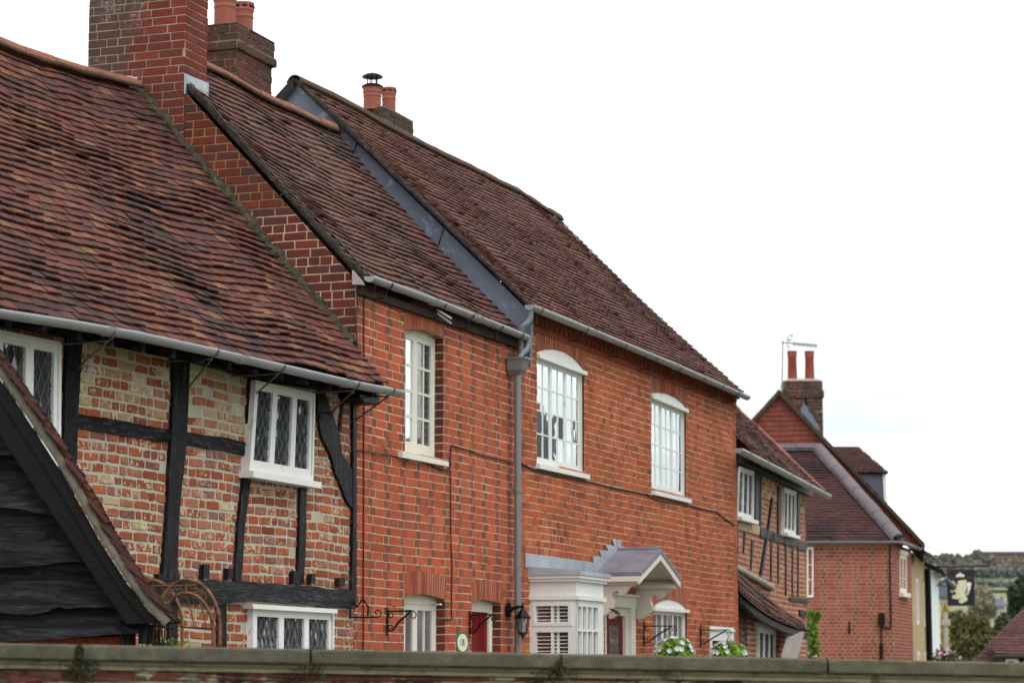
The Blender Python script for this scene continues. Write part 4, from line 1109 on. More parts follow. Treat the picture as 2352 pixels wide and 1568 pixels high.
    for k in range(1, 4):
        u = fl[0][0]+(fl[1][0]-fl[0][0])*k/4; mb.pprism(pl2, [(u, lerp(fl[3], fl[2], k/4)[1]), (u+.008, lerp(fl[3], fl[2], k/4)[1]), (u+.008, lerp(fl[0], fl[1], k/4)[1]), (u, lerp(fl[0], fl[1], k/4)[1])], .017, .021)
    mb.build('lead_roof', M['lead'], bay)
    # canopy over the door
    cw = .50
    uc = pl2.at(1415, 1262)[0]; zc0 = pl2.at(1415, 1262)[1]; ul = pl2.at(1365, 1314)[0]; zl0 = pl2.at(1365, 1314)[1]; ur = uc+(uc-ul); zr0 = zl0
    mb = MB(); th = .045
    for (ua, ub) in ((ul, uc), (ur, uc)):
        q = [pl2.P(ua, zl0, 0), pl2.P(ub, zc0, 0), pl2.P(ub, zc0, cw+.022), pl2.P(ua, zl0, cw+.022)]
        mb.prism(q, (0, 0, -th))
    cap_ = pl2.P(uc, zc0+.006, 0); mb.tube([cap_, pl2.P(uc, zc0+.006, cw)], .018, 8)
    can = mb.build('door_canopy', M['lead_slate'], root)
    # stepped flashing on the wall
    C = lambda x, y: pl2.at(1154+x*.264, 1154.2+y*.264)
    mb = MB(); mb.pprism(pl2, [C(*p) for p in ((775, 460), (850, 467), (830, 415), (908, 415), (885, 360), (965, 377), (942, 314), (978, 318), (985, 410), (1000, 420), (800, 610), (788, 605))], .010, .018)
    mb.pprism(pl2, [C(*p) for p in ((980, 318), (1026, 322), (1012, 372), (1066, 390), (1060, 418), (985, 408))], .013, .022)
    mb.build('stepped_flashing', M['lead'], can)
    # white barge + soffit + tie
    mb = MB(); wfb = cw+.012
    for (ua, ub) in ((ul, uc), (ur, uc)):
        mb.add([pl2.P(ua, zl0-.12, cw-.02), pl2.P(ub, zc0-.12, cw-.02), pl2.P(ub, zc0-.046, cw-.02), pl2.P(ua, zl0-.046, cw-.02),
                pl2.P(ua, zl0-.12, wfb), pl2.P(ub, zc0-.12, wfb), pl2.P(ub, zc0-.046, wfb), pl2.P(ua, zl0-.046, wfb)],
               [(0, 1, 2, 3), (7, 6, 5, 4), (0, 4, 5, 1), (3, 2, 6, 7), (0, 3, 7, 4)])
        s_ = 1 if ua < ub else -1
        mb.prism([pl2.P(ua-s_*.0, zl0-.10, .0), pl2.P(ua, zl0-.10, cw-.02), pl2.P(ua, zl0-.045, cw-.02), pl2.P(ua, zl0-.045, 0)], d2*(.05*s_))
        mb.prism([pl2.P(ua+s_*.05, zl0-.13, .0), pl2.P(ua+s_*.05, zl0-.13, cw-.03), pl2.P(ua+s_*.05, zl0-.08, cw-.03), pl2.P(ua+s_*.05, zl0-.08, 0)], d2*(.06*s_))
        mb.add([pl2.P(ua, zl0-.05, 0.01), pl2.P(ub, zc0-.05, 0.01), pl2.P(ub, zc0-.05, cw-.03), pl2.P(ua, zl0-.05, cw-.03)], [(0, 1, 2, 3)])
    mb.build('bargeboard', M['cream'], can)
    # console brackets (in planes across the wall)
    prof = [(0, 0), (.0, -.36), (.05, -.37), (.12, -.33), (.17, -.29), (.19, -.22), (.165, -.17), (.17, -.12), (.205, -.095), (.235, -.10), (.25, -.14), (.30, -.135), (.335, -.10), (.36, -.06), (.42, -.035), (.45, 0)]
    for u in (ul+.09, ur-.05):
        g = gable(pl2, u); mb = MB(); mb.prism([g.P(a, zl0-.10+b, 0) for a, b in prof], d2*.06); mb.build('console_bracket', M['cream'], can)
    # door surround
    mb = MB(); mb.pbox(pl2, dL+.02, dL+.06, 0, dT-.07, -.12, .0); mb.pbox(pl2, dR-.16, dR, 0, dT-.07, -.12, .03)
    mb.pbox(pl2, dL, dR+.01, dT-.07, dT+.05, -.12, .04); mb.pbox(pl2, dL-.02, dR+.03, dT+.05, dT+.075, -.02, .07)
    mb.pbox(pl2, dL+.06, dR-.16, dT-.16, dT-.07, -.14, -.02); mb.pbox(pl2, dR-.22, dR-.16, 0, dT-.16, -.14, -.02)
    mb.pbox(pl2, dL, dL+.02, 0, dT-.07, -.12, .0)
    mb.build('door_surround', M['cream'], root)
    mb = MB(); mb.pbox(pl2, dL+.06, dR-.22, 0, dT-.16, -.10, -.055)
    dr = mb.build('door', M['red_door_dull'], root, 'dull red front door with tall glass light')
    mb = MB(); wd = (dR-.22)-(dL+.06); mb.pbox(pl2, dL+.06+wd*.34, dL+.06+wd*.76, 1.45, dT-.27, -.055, -.051); mb.build('door_glass', M['glass_mid'], dr)
    mb = MB(); mb.pbox(pl2, dL+.06+wd*.1, dL+.06+wd*.9, dT-.215, dT-.20, -.054, -.045); mb.pbox(pl2, dL+.06+wd*.15, dL+.06+wd*.85, .9, 1.38, -.054, -.047); mb.build('door_panel', M['red_door_dull'], dr)
    # right door with white head panel
    mb = MB(); zh = pl2.at(1640, 1470)[1]; mb.pbox(pl2, rL, rR, zh, rT, -.06, .015); mb.pbox(pl2, rL, rL+.09, 0, zh, -.06, .014); mb.pbox(pl2, rR-.10, rR, 0, zh, -.06, .014); mb.pbox(pl2, rL-.02, rR+.02, zh+.12, zh+.15, .015, .03); mb.build('door_frame', M['white'], root)
    mb = MB(); mb.pbox(pl2, rL+.09, rR-.10, 0, zh, -.12, -.07); mb.build('door', M['red_door_dull'], root, 'dark red door below a white head panel')
    # chimney 3 behind the ridge
    Yc = 29.5
    # find depth so the stack sits just beyond the ridge line
    rp = pl2.at(872, 300, RW-.35); c0 = pl2.P(rp[0], 0, RW-.35)
    Yc = c0.y; p = atY(885, 300, Yc); ztp = atY(885, 243, Yc).z
    ch = chimney(root, (p.x, p.y, 0), .75, 0.85, 4.5, ztp-.16, [(ztp-.16, ztp, -.0)], [M['mortar_dark'], M['brick_sooty']], seed=51)
    pa = atY(855, 243, Yc+.12); pb = atY(893, 253, Yc+.5)
    pot(ch, Vector((pa.x, pa.y, ztp-.03)), .105, .27+.0, slots=False); pot(ch, Vector((pb.x, pb.y, ztp-.03)), .083, .36, slots=True)
    mb = MB(); zt_ = ztp-.03+.27
    mb.lathe((pa.x, pa.y, zt_), [(.10, .0), (.127, .005), (.127, .02), (.095, .04)], 20)
    for k in range(5):
        a = 2*math.pi*k/5+.5; mb.tube([(pa.x+.06*math.cos(a), pa.y+.06*math.sin(a), zt_), (pa.x+.06*math.cos(a), pa.y+.06*math.sin(a), zt_+.14)], .007, 5)
    mb.lathe((pa.x, pa.y, zt_+.13), [(.125, 0), (.12, .012), (.08, .035), (.03, .05), (0, .053)], 24); mb.lathe((pa.x, pa.y, zt_+.128), [(.125, 0), (0, .01)], 24)
    mb.build('cowl', M['iron'], ch)
    return root
M['brick_orange2'] = brickmat('brick_orange_trim', [srgb(136, 68, 50), srgb(150, 76, 54)], None, var=.4, bump=.6)
M['lead_slate'] = plain('weathered_lead', srgb(126, 124, 134), .6, .4, .3, 5, .2, 14, dirt=srgb(150, 126, 112), dirt_thr=.66, dirt_scale=7)
H3 = house_three()

# ------------------------------------------------------------------ HOUSE 4 small timbered cottage
A4 = vp_angle(2700)
pl4 = plane_through(1687, 32.3, A4)
def house_four():
    U4 = pl4.at(1850, 1200)[0]
    root = thing('timber_cottage', 'small timber and brick cottage with pentice roof beside the long orange house', 'house', pl4.P(U4/2, 0, 0))
    mb = MB(); z0 = zat(pl4, 1690, 1040); z1 = zat(pl4, 1850, 1125)
    # ground floor set forward a little under the pentice
    outer = [(0, 0), (U4, 0), (U4, z1), (0, z0)]
    zb = zat(pl4, 1700, 1330)
    bricks(mb, pl4, outer, (), .072, .21, 'mixed', .018, .003, .003, seed=61, mats=(1, 1), warp=lambda u, z: .02*noise.noise(Vector((u*.7, z*.3, 3))), matf=lambda u, z, hd, r: 2 if (z > zat(pl4, 1760, 1140) and r.random() < .7) else 1)
    mb.build('wall', [M['mortar_light'], M['brick_far4'], M['brick_pale']], root)
    def member(name, pts, w1=.03, w0=-.01, mat='timber_post'):
        m_ = MB(); m_.pprism(pl4, pl4.uv(pts), w0, w1); return m_.build(name, M[mat], root)
    Cx = lambda x, y: (1607.6+x*.4206, 865.6+y*.4206)
    def mem(name, pts, **k): return member(name, [Cx(*p) for p in pts], **k)
    mem('rail', [(322, 822), (385, 838), (385, 885), (322, 870)]); mem('rail', [(392, 850), (452, 868), (452, 906), (392, 895)]); mem('rail', [(455, 872), (525, 888), (525, 925), (455, 912)]); mem('rail', [(528, 895), (576, 908), (576, 948), (528, 938)])
    mem('post', [(180, 450), (200, 450), (196, 1200), (184, 1200)]); mem('post', [(293, 500), (316, 510), (312, 790), (292, 780)])
    mem('post', [(325, 540), (332, 540), (330, 830), (322, 830)], w1=.02); mem('brace', [(385, 660), (393, 662), (380, 760), (330, 1085), (320, 1080), (366, 800)], w1=.035)
    mem('post', [(383, 870), (391, 870), (388, 1112), (381, 1110)], w1=.02); mem('post', [(420, 590), (434, 595), (427, 860), (419, 860)], w1=.025); mem('post', [(421, 905), (428, 905), (427, 1130), (421, 1130)], w1=.02)
    mem('post', [(462, 915), (469, 915), (468, 1190), (463, 1190)], w1=.02); mem('post', [(500, 925), (505, 925), (504, 1200), (499, 1200)], w1=.02); mem('post', [(530, 945), (535, 945), (534, 1200), (529, 1200)], w1=.02)
    mem('post', [(525, 615), (538, 620), (536, 890), (524, 885)], w1=.03); mem('post', [(238, 845), (244, 845), (236, 960), (231, 960)], w1=.02); mem('post', [(278, 890), (290, 890), (276, 1050), (271, 1050)], w1=.02)
    mem('rail', [(484, 1202), (540, 1206), (580, 1212), (581, 1236), (540, 1226), (486, 1222)]); mem('rail', [(538, 1270), (572, 1276), (572, 1312), (540, 1300)])
    mem('wall_plate', [(180, 400), (590, 615), (590, 655), (180, 465)], w1=.08)
    mem('patch', [(200, 790), (322, 815), (318, 862), (202, 830)], w1=.02, mat='plaster2')
    # windows
    q = pl4.uv([Cx(*p) for p in ((212, 487), (294, 515), (291, 785), (205, 762))], .04)
    window(root, pl4, q, .05, [(.04, .345), (.345, .66), (.66, .96)], frame=.03, sash=.035, leaded=True, glass='glass_dark', sill=.05, sill_w=.06, sill_h=.045, depth=.09, dm=(.085, .15))
    q = pl4.uv([Cx(*p) for p in ((460, 605), (524, 625), (522, 868), (457, 850))], .04)
    window(root, pl4, q, .05, [(.04, .345), (.345, .66), (.66, .96)], frame=.03, sash=.035, leaded=True, glass='glass_dark', sill=.05, sill_w=.06, sill_h=.045, depth=.09, dm=(.085, .15))
    # roof
    EL = pl4.P(pl4.at(1692, 1030, .0)[0]+.0, pl4.at(1668, 1016, .28)[1], .28); ER = pl4.P(*pl4.at(1893, 1130, .28), .28)
    RW = -1.9
    RR = pl4.P(*pl4.at(1690, 946, -2.0), -2.0)
    # verge line: choose ridge so that the verge passes (1690,946)
    e = (ER-EL).normalized()
    RR = ER-pl4.n*2.2+Vector((0, 0, 2.15)); RL = EL-pl4.n*2.2+Vector((0, 0, 2.15))
    mb = MB(); tiled(mb, EL, ER, RR, RL, .1, .165, sag=lambda s, t: Vector((0, 0, .03*noise.noise(Vector((s*4, t*3, 31))))), wave=.014, seed=19, jag=(0, .02))
    rf = mb.build('roof', [M['tile_brown'], M['underlay']], root)
    mb = MB(); ridge(mb, [ER.lerp(RR, i/10)+Vector((0, 0, .0)) for i in range(11)], .06, .38); mb.build('verge', [M['ridge_tile'], M['ridge_mossy']], rf)
    mb = MB(); mb.add([RL, RR, RR-pl4.n*2-Vector((0, 0, 2)), RL-pl4.n*2-Vector((0, 0, 2))], [(0, 1, 2, 3)]); mb.build('rear_slope', M['tile_back'], rf)
    mb = MB(); gg = gable(pl4, U4); mb.prism([gg.P(0, 0), gg.P(0, z1), gg.P(-2, z1+1.9), gg.P(-4, z1), gg.P(-4, 0)], -pl4.d*.1); mb.build('gable_wall', M['brick_orange2'], root)
    P = [pl4.P(*pl4.at(x, y, .33), .33) for x, y in ((1695, 1029), (1800, 1083), (1902, 1137))]
    go, path, sd = gutter(root, P[0], P[-1], .062, (.08, .25, .5, .72, .9), sagpts=[P[1]])
    # pentice roof
    TL = pl4.P(*pl4.at(1686, 1302, .03), .03); TR = pl4.P(*pl4.at(1842, 1425, .03), .03)
    BL_ = pl4.P(*pl4.at(1700, 1364, .14), .14); BR_ = pl4.P(*pl4.at(1860, 1452, .2), .2)
    psag = lambda s, t: (Vector((0, 0, -.15))+pl4.n*.10)*math.sin(math.pi*max(0, min(1, s))**.62)*(1-t)+Vector((0, 0, -.05*math.sin(math.pi*t)-.05*math.sin(math.pi*s)*t))
    mb = MB(); tiled(mb, BL_, BR_, TR, TL, .075, .155, sag=psag, wave=.012, seed=23, thick=.014, jag=(0, .03))
    pr = mb.build('pentice_roof', [M['tile_brown'], M['underlay']], root)
    mb = MB(); lumpy(mb, pl4.P(*pl4.at(1686, 1300, .04), .04), pl4.P(*pl4.at(1775, 1350, .04), .04), .045, 40, 0, .3); mb.build('mortar_fillet', M['concrete'], pr)
    mb = MB()
    for k in range(14):
        a = BL_.lerp(BR_, k/14)+psag(k/14, 0); b = BL_.lerp(BR_, (k+1)/14)+psag((k+1)/14, 0)
        mb.prism([a+Vector((0, 0, -.015)), b+Vector((0, 0, -.015)), b+Vector((0, 0, -.10)), a+Vector((0, 0, -.10))], -pl4.n*.06)
        wa, wb = (a-pl4.o).dot(pl4.n), (b-pl4.o).dot(pl4.n)
        mb.add([a+Vector((0, 0, -.02)), b+Vector((0, 0, -.02)), b-pl4.n*(wb-.01)+Vector((0, 0, -.02)), a-pl4.n*(wa-.01)+Vector((0, 0, -.02))], [(0, 1, 2, 3)])
    mb.build('eave_board', M['timber'], pr)
    # ground floor
    q = pl4.uv([(1741, 1440), (1779, 1447), (1779, 1560), (1741, 1560)], .03)
    window(root, pl4, q, .05, [(.04, .345), (.345, .66), (.66, .96)], frame=.03, sash=.035, leaded=True, glass='glass_dark', depth=.09, dm=(.085, .15))
    mb = MB(); mb.pprism(pl4, pl4.uv([(1740, 1427), (1780, 1436), (1780, 1448), (1740, 1441)], .05), 0, .06); mb.build('lintel', M['white'], root)
    q = pl4.uv([(1807, 1452), (1825, 1457), (1825, 1560), (1807, 1560)], .03)
    window(root, pl4, q, .05, [(.05, .5), (.5, .95)], frame=.03, sash=.03, leaded=True, glass='glass_dark', depth=.09, dm=(.085, .15))
    mb = MB()
    ap = pl4.uv([(1688, 1385), (1697, 1381), (1705, 1386), (1711, 1395), (1713, 1410), (1713, 1560), (1688, 1560)])
    mb.pprism(pl4, ap, .0, .012); bricks(mb, pl4, ap, (), .072, .21, 'stretcher', .016, .005, .002, seed=71, mats=(1, 1), w=.014)
    mb.build('shaded_alcove', [M['mortar_dark'], M['brick_stack']], root)  # darker chimney brick paints in the shade of the recess
    mb = MB(); pts = [pl4.P(*p, .03) for p in pl4.uv([(1689, 1383), (1697, 1379), (1705, 1384), (1711, 1393), (1714, 1408)])]; mb.tube(pts, .022, 6); mb.build('arch_moulding', M['plaster2'], root)
    mb = MB(); mb.pprism(pl4, pl4.uv([(1822, 1462), (1848, 1450), (1830, 1520), (1824, 1600), (1796, 1600), (1812, 1500)], .30), .20, .30); mb.build('corner_post', M['grey_post'], root)
    return root
M['brick_far4'] = brickmat('brick_cottage_small', [srgb(168, 98, 74), srgb(156, 86, 66), srgb(176, 110, 84), srgb(146, 82, 66)], srgb(200, 182, 152), .60, 16, bump=.6)
M['plaster2'] = plain('aged_plaster', srgb(186, 166, 138), .95, .1, .2, 7, .4)
H4 = house_four()

# ------------------------------------------------------------------ HOUSE 5 hipped brick house
A5 = math.radians(17)
def house_five():
    Y5 = 52.0; YG = 54.3
    pf = Plane((0, Y5), (1, 0)); pg = Plane((0, YG), (1, 0))
    C5 = lambda x, y: (1690+x*.3155, 742+y*.3155)
    uR = pf.at(2052, 1400)[0]; uL = pf.at(1780, 1400)[0]; zE = pf.at(1950, 1246)[1]
    root = thing('hipped_brick_house', 'red brick house end with dark hipped roof, tile hung gable and dormer', 'house', (uR, Y5, 0))
    mb = MB(); bricks(mb, pf, [(uL, 0), (uR, 0), (uR, zE), (uL, zE)], (), .0745, .228, 'flemish', .012, .004, .002, seed=81, mats=(1, 2))
    d5 = Vector((math.sin(A5), math.cos(A5), 0)); ps = Plane((uR, Y5), d5[:2])
    sE = ps.at(2095, 1400)[0]
    bricks(mb, ps, [(0, 0), (sE, 0), (sE, zE), (0, zE)], (), .0745, .228, 'flemish', .015, .004, .002, seed=82, mats=(1, 1))
    mb.build('wall', [M['mortar_far'], M['brick_far'], M['brick_far_header']], root)
    mb = MB(); mb.pbox(pf, uL, uR, zE-.10, zE+.02, .0, .02); mb.build('cornice', M['brick_trim_far'], root)
    # lean-to hip roof
    ov = .12
    EL = pf.P(uL, zE+.04, ov); ER = pf.P(pf.at(2062, 1240, ov)[0], zE+.04, ov)
    rz = pg.at(1876, 1033)[1]
    RL = pg.P(pg.at(1730, 1033)[0], rz, .05); RR = pg.P(pg.at(1876, 1033)[0], rz, .05)
    mb = MB(); tiled(mb, EL, ER, RR, RL, .1, .165, seed=33, wave=.010)
    rf = mb.build('roof', [M['tile_far'], M['underlay']], root, 'dark tiled hip roof over the brick end')
    E2 = ps.P(sE, zE+.04, ov)
    mb = MB(); tiled(mb, ER, E2, RR+Vector((.6, 1.0, 0)), RR, .1, .165, seed=34); mb.build('hip_end', [M['tile_far'], M['underlay']], rf)
    mb = MB(); ridge(mb, [RL, RR], .13, .42, up=.03); ridge(mb, [RR.lerp(ER, i/12)+Vector((0, -.02, .02)) for i in range(13)], .145, .40, up=.03); mb.build('hip_tiles', [M['ridge_blue'], M['ridge_blue']], rf)
    # tile hung gable
    mb = MB(); ap = pg.at(1788, 903); rt = pg.at(2118, 1252); lf = pg.at(1725, 978)
    lb = (ap[0]-(rt[0]-ap[0]), rt[1])
    poly = [lb, rt, ap]
    mb.pprism(pg, poly, -.1, 0)
    mb.pprism(pg, [(lb[0], 0), (uR+.6, 0), (uR+.6, rt[1]), (lb[0], rt[1])], -.1, -.002)
    g_ = 0.112; z = rt[1]; rnd = random.Random(4); k = 0
    while z < ap[1]-.05:
        for a, b in scan(poly, z+.06):
            x = a+.0-(k % 2)*.085
            while x < b:
                x0, x1 = max(a, x), min(b, x+.162)
                if x1-x0 > .04:
                    dz = .035*noise.noise(Vector((x*1.1, z*.5, 2)))+rnd.uniform(-.008, .008)
                    pr = .026+rnd.uniform(0, .010)
                    mb.add([pg.P(x0, z+dz, pr), pg.P(x1, z+dz, pr), pg.P(x1, z+g_+.04, .004), pg.P(x0, z+g_+.04, .004), pg.P(x0, z+dz, pr-.02), pg.P(x1, z+dz, pr-.02)], [(0, 1, 2, 3), (4, 5, 1, 0)], 1)
                x += .167
        z += g_; k += 1
    mb.build('tile_hung_gable', [M['underlay'], M['tile_hung']], root)
    # main roof both slopes
    apw = pg.P(ap[0], ap[1]+.05, .10); rtw = pg.P(rt[0]+.03, rt[1]+.02, .10); lfw = pg.P(lb[0], lb[1]+.02, .10)
    back = Vector((math.sin(R(9.3)), math.cos(R(9.3)), 0))*9
    mb = MB(); tiled(mb, rtw, rtw+back, apw+back, apw, .1, .165, seed=37, thick=.014, jm=.5); 
    mb.prism([apw, lfw, lfw+back, apw+back], (0, 0, -.05), 0)
    mr = mb.build('main_roof', [M['tile_far'], M['underlay']], root)
    mb = MB()
    for a, b in ((apw, rtw), (apw, lfw)):
        for k in range(40):
            p = a.lerp(b, k/40); q = a.lerp(b, (k+.99)/40); o = Vector((0, 0, random.uniform(-.006, .006)))
            mb.prism([p+o+Vector((0, 0, -.09)), q+o+Vector((0, 0, -.09)), q+o+Vector((0, 0, .03)), p+o+Vector((0, 0, .03))], (0, -.05, 0))
    mb.build('verge', M['verge_mortar'], mr)
    # chimney
    Yc = 55.6; pc = Plane((0, Yc), (1, 0)); a = pc.at(1801, 1000); b = pc.at(1889, 880); zt = pc.at(1840, 874)[1]; zb1 = pc.at(1840, 893)[1]
    ch = None; mb = MB()
    wl = b[0]-a[0]
    for (x0, x1, z0, z1, w_) in ((a[0], b[0], 3.5, zb1-.2, 0), (a[0]-.03, b[0]+.03, zb1-.2, zb1-.03, .04), (a[0]+.01, b[0], zb1-.03, zt, .01)):
        bricks(mb, pc, [(x0, z0), (x1, z0), (x1, z1), (x0, z1)], (), .0745, .228, 'mixed', .013, .006, .002, seed=91, mats=(1, 1), w=w_, zoff=z0)
        mb.prism([pc.P(x0, z0, w_-.003), pc.P(x1, z0, w_-.003), pc.P(x1, z1, w_-.003), pc.P(x0, z1, w_-.003)], (0, .6+w_, 0), 0)
    mid = a[0]+wl*.56; mb.pbox(pc, mid-.02, mid+.03, 3.5, zt, 0, .012, 2)  # dark strip stands in for shade in the stack's groove
    ch = mb.build('chimney', [M['mortar_dark'], M['brick_stack'], M['iron']], root)
    mb = MB(); mb.prism([pc.P(a[0]+.03, zt, 0), pc.P(b[0]-.02, zt, 0), pc.P(b[0]-.1, zt+.06, -.1), pc.P(a[0]+.12, zt+.06, -.1)], (0, .4, 0)); mb.build('chimney_cap', M['concrete'], ch)
    for x in (1823, 1863):
        p = pc.at(x, 870); pot(ch, (p[0], Yc+.25, zt+.02), .115, pc.at(x, 803)[1]-zt-.02, kind=1, mat='terracotta_deep')
    mb = MB(); pts = [(1845, 925), (1856, 937), (1857, 945), (1868, 955), (1868, 962), (1880, 975), (1880, 985), (1890, 1000), (1890, 1014), (1882, 1014), (1838, 950)]
    mb.pprism(pc, pc.uv(pts, .02), .0, .03); mb.build('flashing', M['lead_far'], ch)
    # dormer
    Yd = 56.8; pd = Plane((0, Yd), (1, 0))
    mb = MB(); a, b, c, e = pd.at(1957, 1084), pd.at(2040, 1090), pd.at(1982, 1017), pd.at(1893, 1017)
    EL = pd.P(a[0]-.3, a[1], .1); ER = pd.P(b[0], a[1]-.03, .1); RL = pd.P(e[0], e[1], -.9); RR = pd.P(c[0], e[1], -.9)
    tiled(mb, EL, ER, RR, RL, .1, .165, seed=44); dm = mb.build('dormer', [M['tile_far'], M['underlay']], root)
    mb = MB(); mb.add([ER, RR, RR+Vector((0, .9, -.9)), ER+Vector((0, 1.8, 0))], [(0, 1, 2, 3)]); mb.build('dormer_hip', M['tile_far'], dm)
    mb = MB(); q = [pd.at(*p) for p in ((1940, 1081), (2028, 1083), (2032, 1158), (2000, 1125))]; mb.pprism(pd, q, -.3, 0); mb.build('dormer_cheek', M['lead_blue'], dm)
    mb = MB(); q = [pd.at(*p) for p in ((2027, 1083), (2034, 1085), (2038, 1160), (2031, 1160))]; mb.pprism(pd, q, -.8, .02); mb.build('dormer_window', M['white'], dm)
    # windows
    q = [pf.at(*p) for p in ((1853, 1256), (1868, 1256), (1868, 1371), (1853, 1371))]
    window(root, pf, q, .03, [(.06, .94)], cols=1, rows=3, frame=.03, sash=.02, glass='glass_bright', depth=.04)
    q = ps.uv([(2068, 1272), (2083, 1276), (2083, 1362), (2068, 1360)], .02)
    wo, _ = window(root, ps, q, .02, [(.04, .5), (.5, .96)], cols=2, rows=3, frame=.04, sash=.05, glass='glass_bright', depth=.05, sill=.08, sill_w=.08, sill_h=.09, paint='cream')
    mb = MB(); q = ps.uv([(2066, 1262), (2084, 1266), (2084, 1275), (2066, 1271)], .02); mb.pprism(ps, q, 0, .05); mb.build('lintel', M['cream'], wo)
    # gutters
    P0 = pf.P(pf.at(1845, 1243, .2)[0], zE+.03, .2); P1 = pf.P(pf.at(2066, 1243, .2)[0], zE+.03, .2)
    gutter(root, P0, P1, .055, (.3, .8), mat=M['gutter_far']); gutter(root, P1, ps.P(sE+.1, zE+.03, .2), .055, (.6,), mat=M['gutter_far'])
    # wall anchors, conduit and meter box
    mb = MB(); mb.pprism(pf, pf.uv([(1949, 1426), (1952, 1426), (1953, 1453), (1948, 1453)]), 0, .03); mb.build('wall_anchor', M['iron'], root)
    mb = MB(); mb.pprism(pf, pf.uv([(2017, 1407), (2030, 1407), (2031, 1432), (2027, 1437), (2020, 1437), (2016, 1432)]), 0, .12); mb.build('meter_box', M['iron'], root)
    mb = MB(); pts = [pf.P(*pf.at(x, y, .03), .03) for x, y in ((2044, 1250), (2044.5, 1350), (2047, 1430), (2045, 1440), (2038, 1442), (2028, 1438))]; mb.tube(pts, .018, 6)
    pts = [pf.P(*pf.at(x, y, .03), .03) for x, y in ((2024, 1436), (2024, 1478))]; mb.tube(pts, .018, 6); pts = [pf.P(*pf.at(x, y, .03), .03) for x, y in ((2024, 1478), (2024, 1600))]; mb.tube(pts, .038, 6); mb.build('conduit', M['iron'], root)
    return root, d5
M['mortar_far'] = plain('mortar_far', srgb(176, 146, 124), .95, .1, .15, 4)
M['brick_far_header'] = brickmat('brick_far_header', [srgb(134, 84, 70), srgb(148, 84, 70), srgb(108, 72, 66)], None, var=.2, bump=.2)
M['brick_trim_far'] = plain('cornice_brick', srgb(152, 112, 86), .9, .2, .2, 4)
M['gutter_far'] = plain('gutter_far', srgb(136, 130, 140), .5, .4, .1)
M['terracotta_deep'] = plain('terracotta_deep', srgb(146, 70, 58), .75, .3, .15, 5)
M['lead_far'] = plain('lead_far', srgb(112, 122, 142), .5, .4, .2)
M['lead_blue'] = plain('lead_cheek', srgb(84, 92, 108), .6, .4, .2, 2)
H5, d5 = house_five()

# ------------------------------------------------------------------ buildings beyond
def facade_block(name, label, x0, x1, y0, y1, Y, ang, mat, roofm, depth=5, wins=(), roof_h=1.5):
    pl = plane_through(x0, Y, ang); u1 = pl.at(x1, 1450)[0]; z0 = pl.at(x0, y0)[1]; z1 = z0
    root = thing(name, label, 'house', pl.P(u1/2, 0, 0))
    mb = MB(); mb.pbox(pl, 0, u1, 0, z0, -depth, 0); mb.build('wall', M[mat], root)
    mb = MB(); EL = pl.P(0, z0, .35); ER = pl.P(u1+.2, z0, .35); RL = pl.P(0, z0+roof_h, -depth/2); RR = pl.P(u1+.2, z0+roof_h, -depth/2)
    tiled(mb, EL, ER, RR, RL, .12, .3, seed=66, thick=.02); mb.prism([RL, RR, pl.P(u1+.2, z0, -depth), pl.P(0, z0, -depth)], (0, 0, -.04), 1)
    mb.build('roof', [M[roofm], M['underlay']], root)
    gutter(root, pl.P(0, z0-.02, .42), pl.P(u1+.2, z0-.02, .42), .05, (.2, .5, .8), mat=M['gutter_iron'])
    for (a, b, za, zb) in wins:
        window(root, pl, [(a, zb), (b, zb), (b, za), (a, za)], .02, [(.04, .5), (.5, .96)], cols=1, rows=3, frame=.05, sash=.04, glass='glass_shut', depth=.06)
    return root, pl, u1
yr, ply, uy = facade_block('ochre_house', 'ochre rendered house front between the red brick corner and the white house', 2086, 2127, 1262, 0, 62, math.radians(13.3), 'yellow_render', 'tile_far', wins=((1.5, 2.4, 2.9, 4.1), (4.5, 5.4, 2.9, 4.1), (1.5, 2.4, .9, 2.2), (4.5, 5.4, .9, 2.2)), roof_h=1.6)
wr, plw, uw = facade_block('white_house', 'bright white rendered house front farthest along the street', 2131, 2158, 1302, 0, 76, math.radians(12.2), 'white_render', 'tile_far', wins=((1.5, 2.5, 2.6, 3.9), (5, 6, 2.6, 3.9), (1.5, 2.5, .8, 2.0)), roof_h=1.3)
mb = MB(); mb.tube([ply.P(uy-.3, 0, .1), ply.P(uy-.3, 4.5, .1)], .09, 8); mb.build('downpipe', M['iron'], yr)

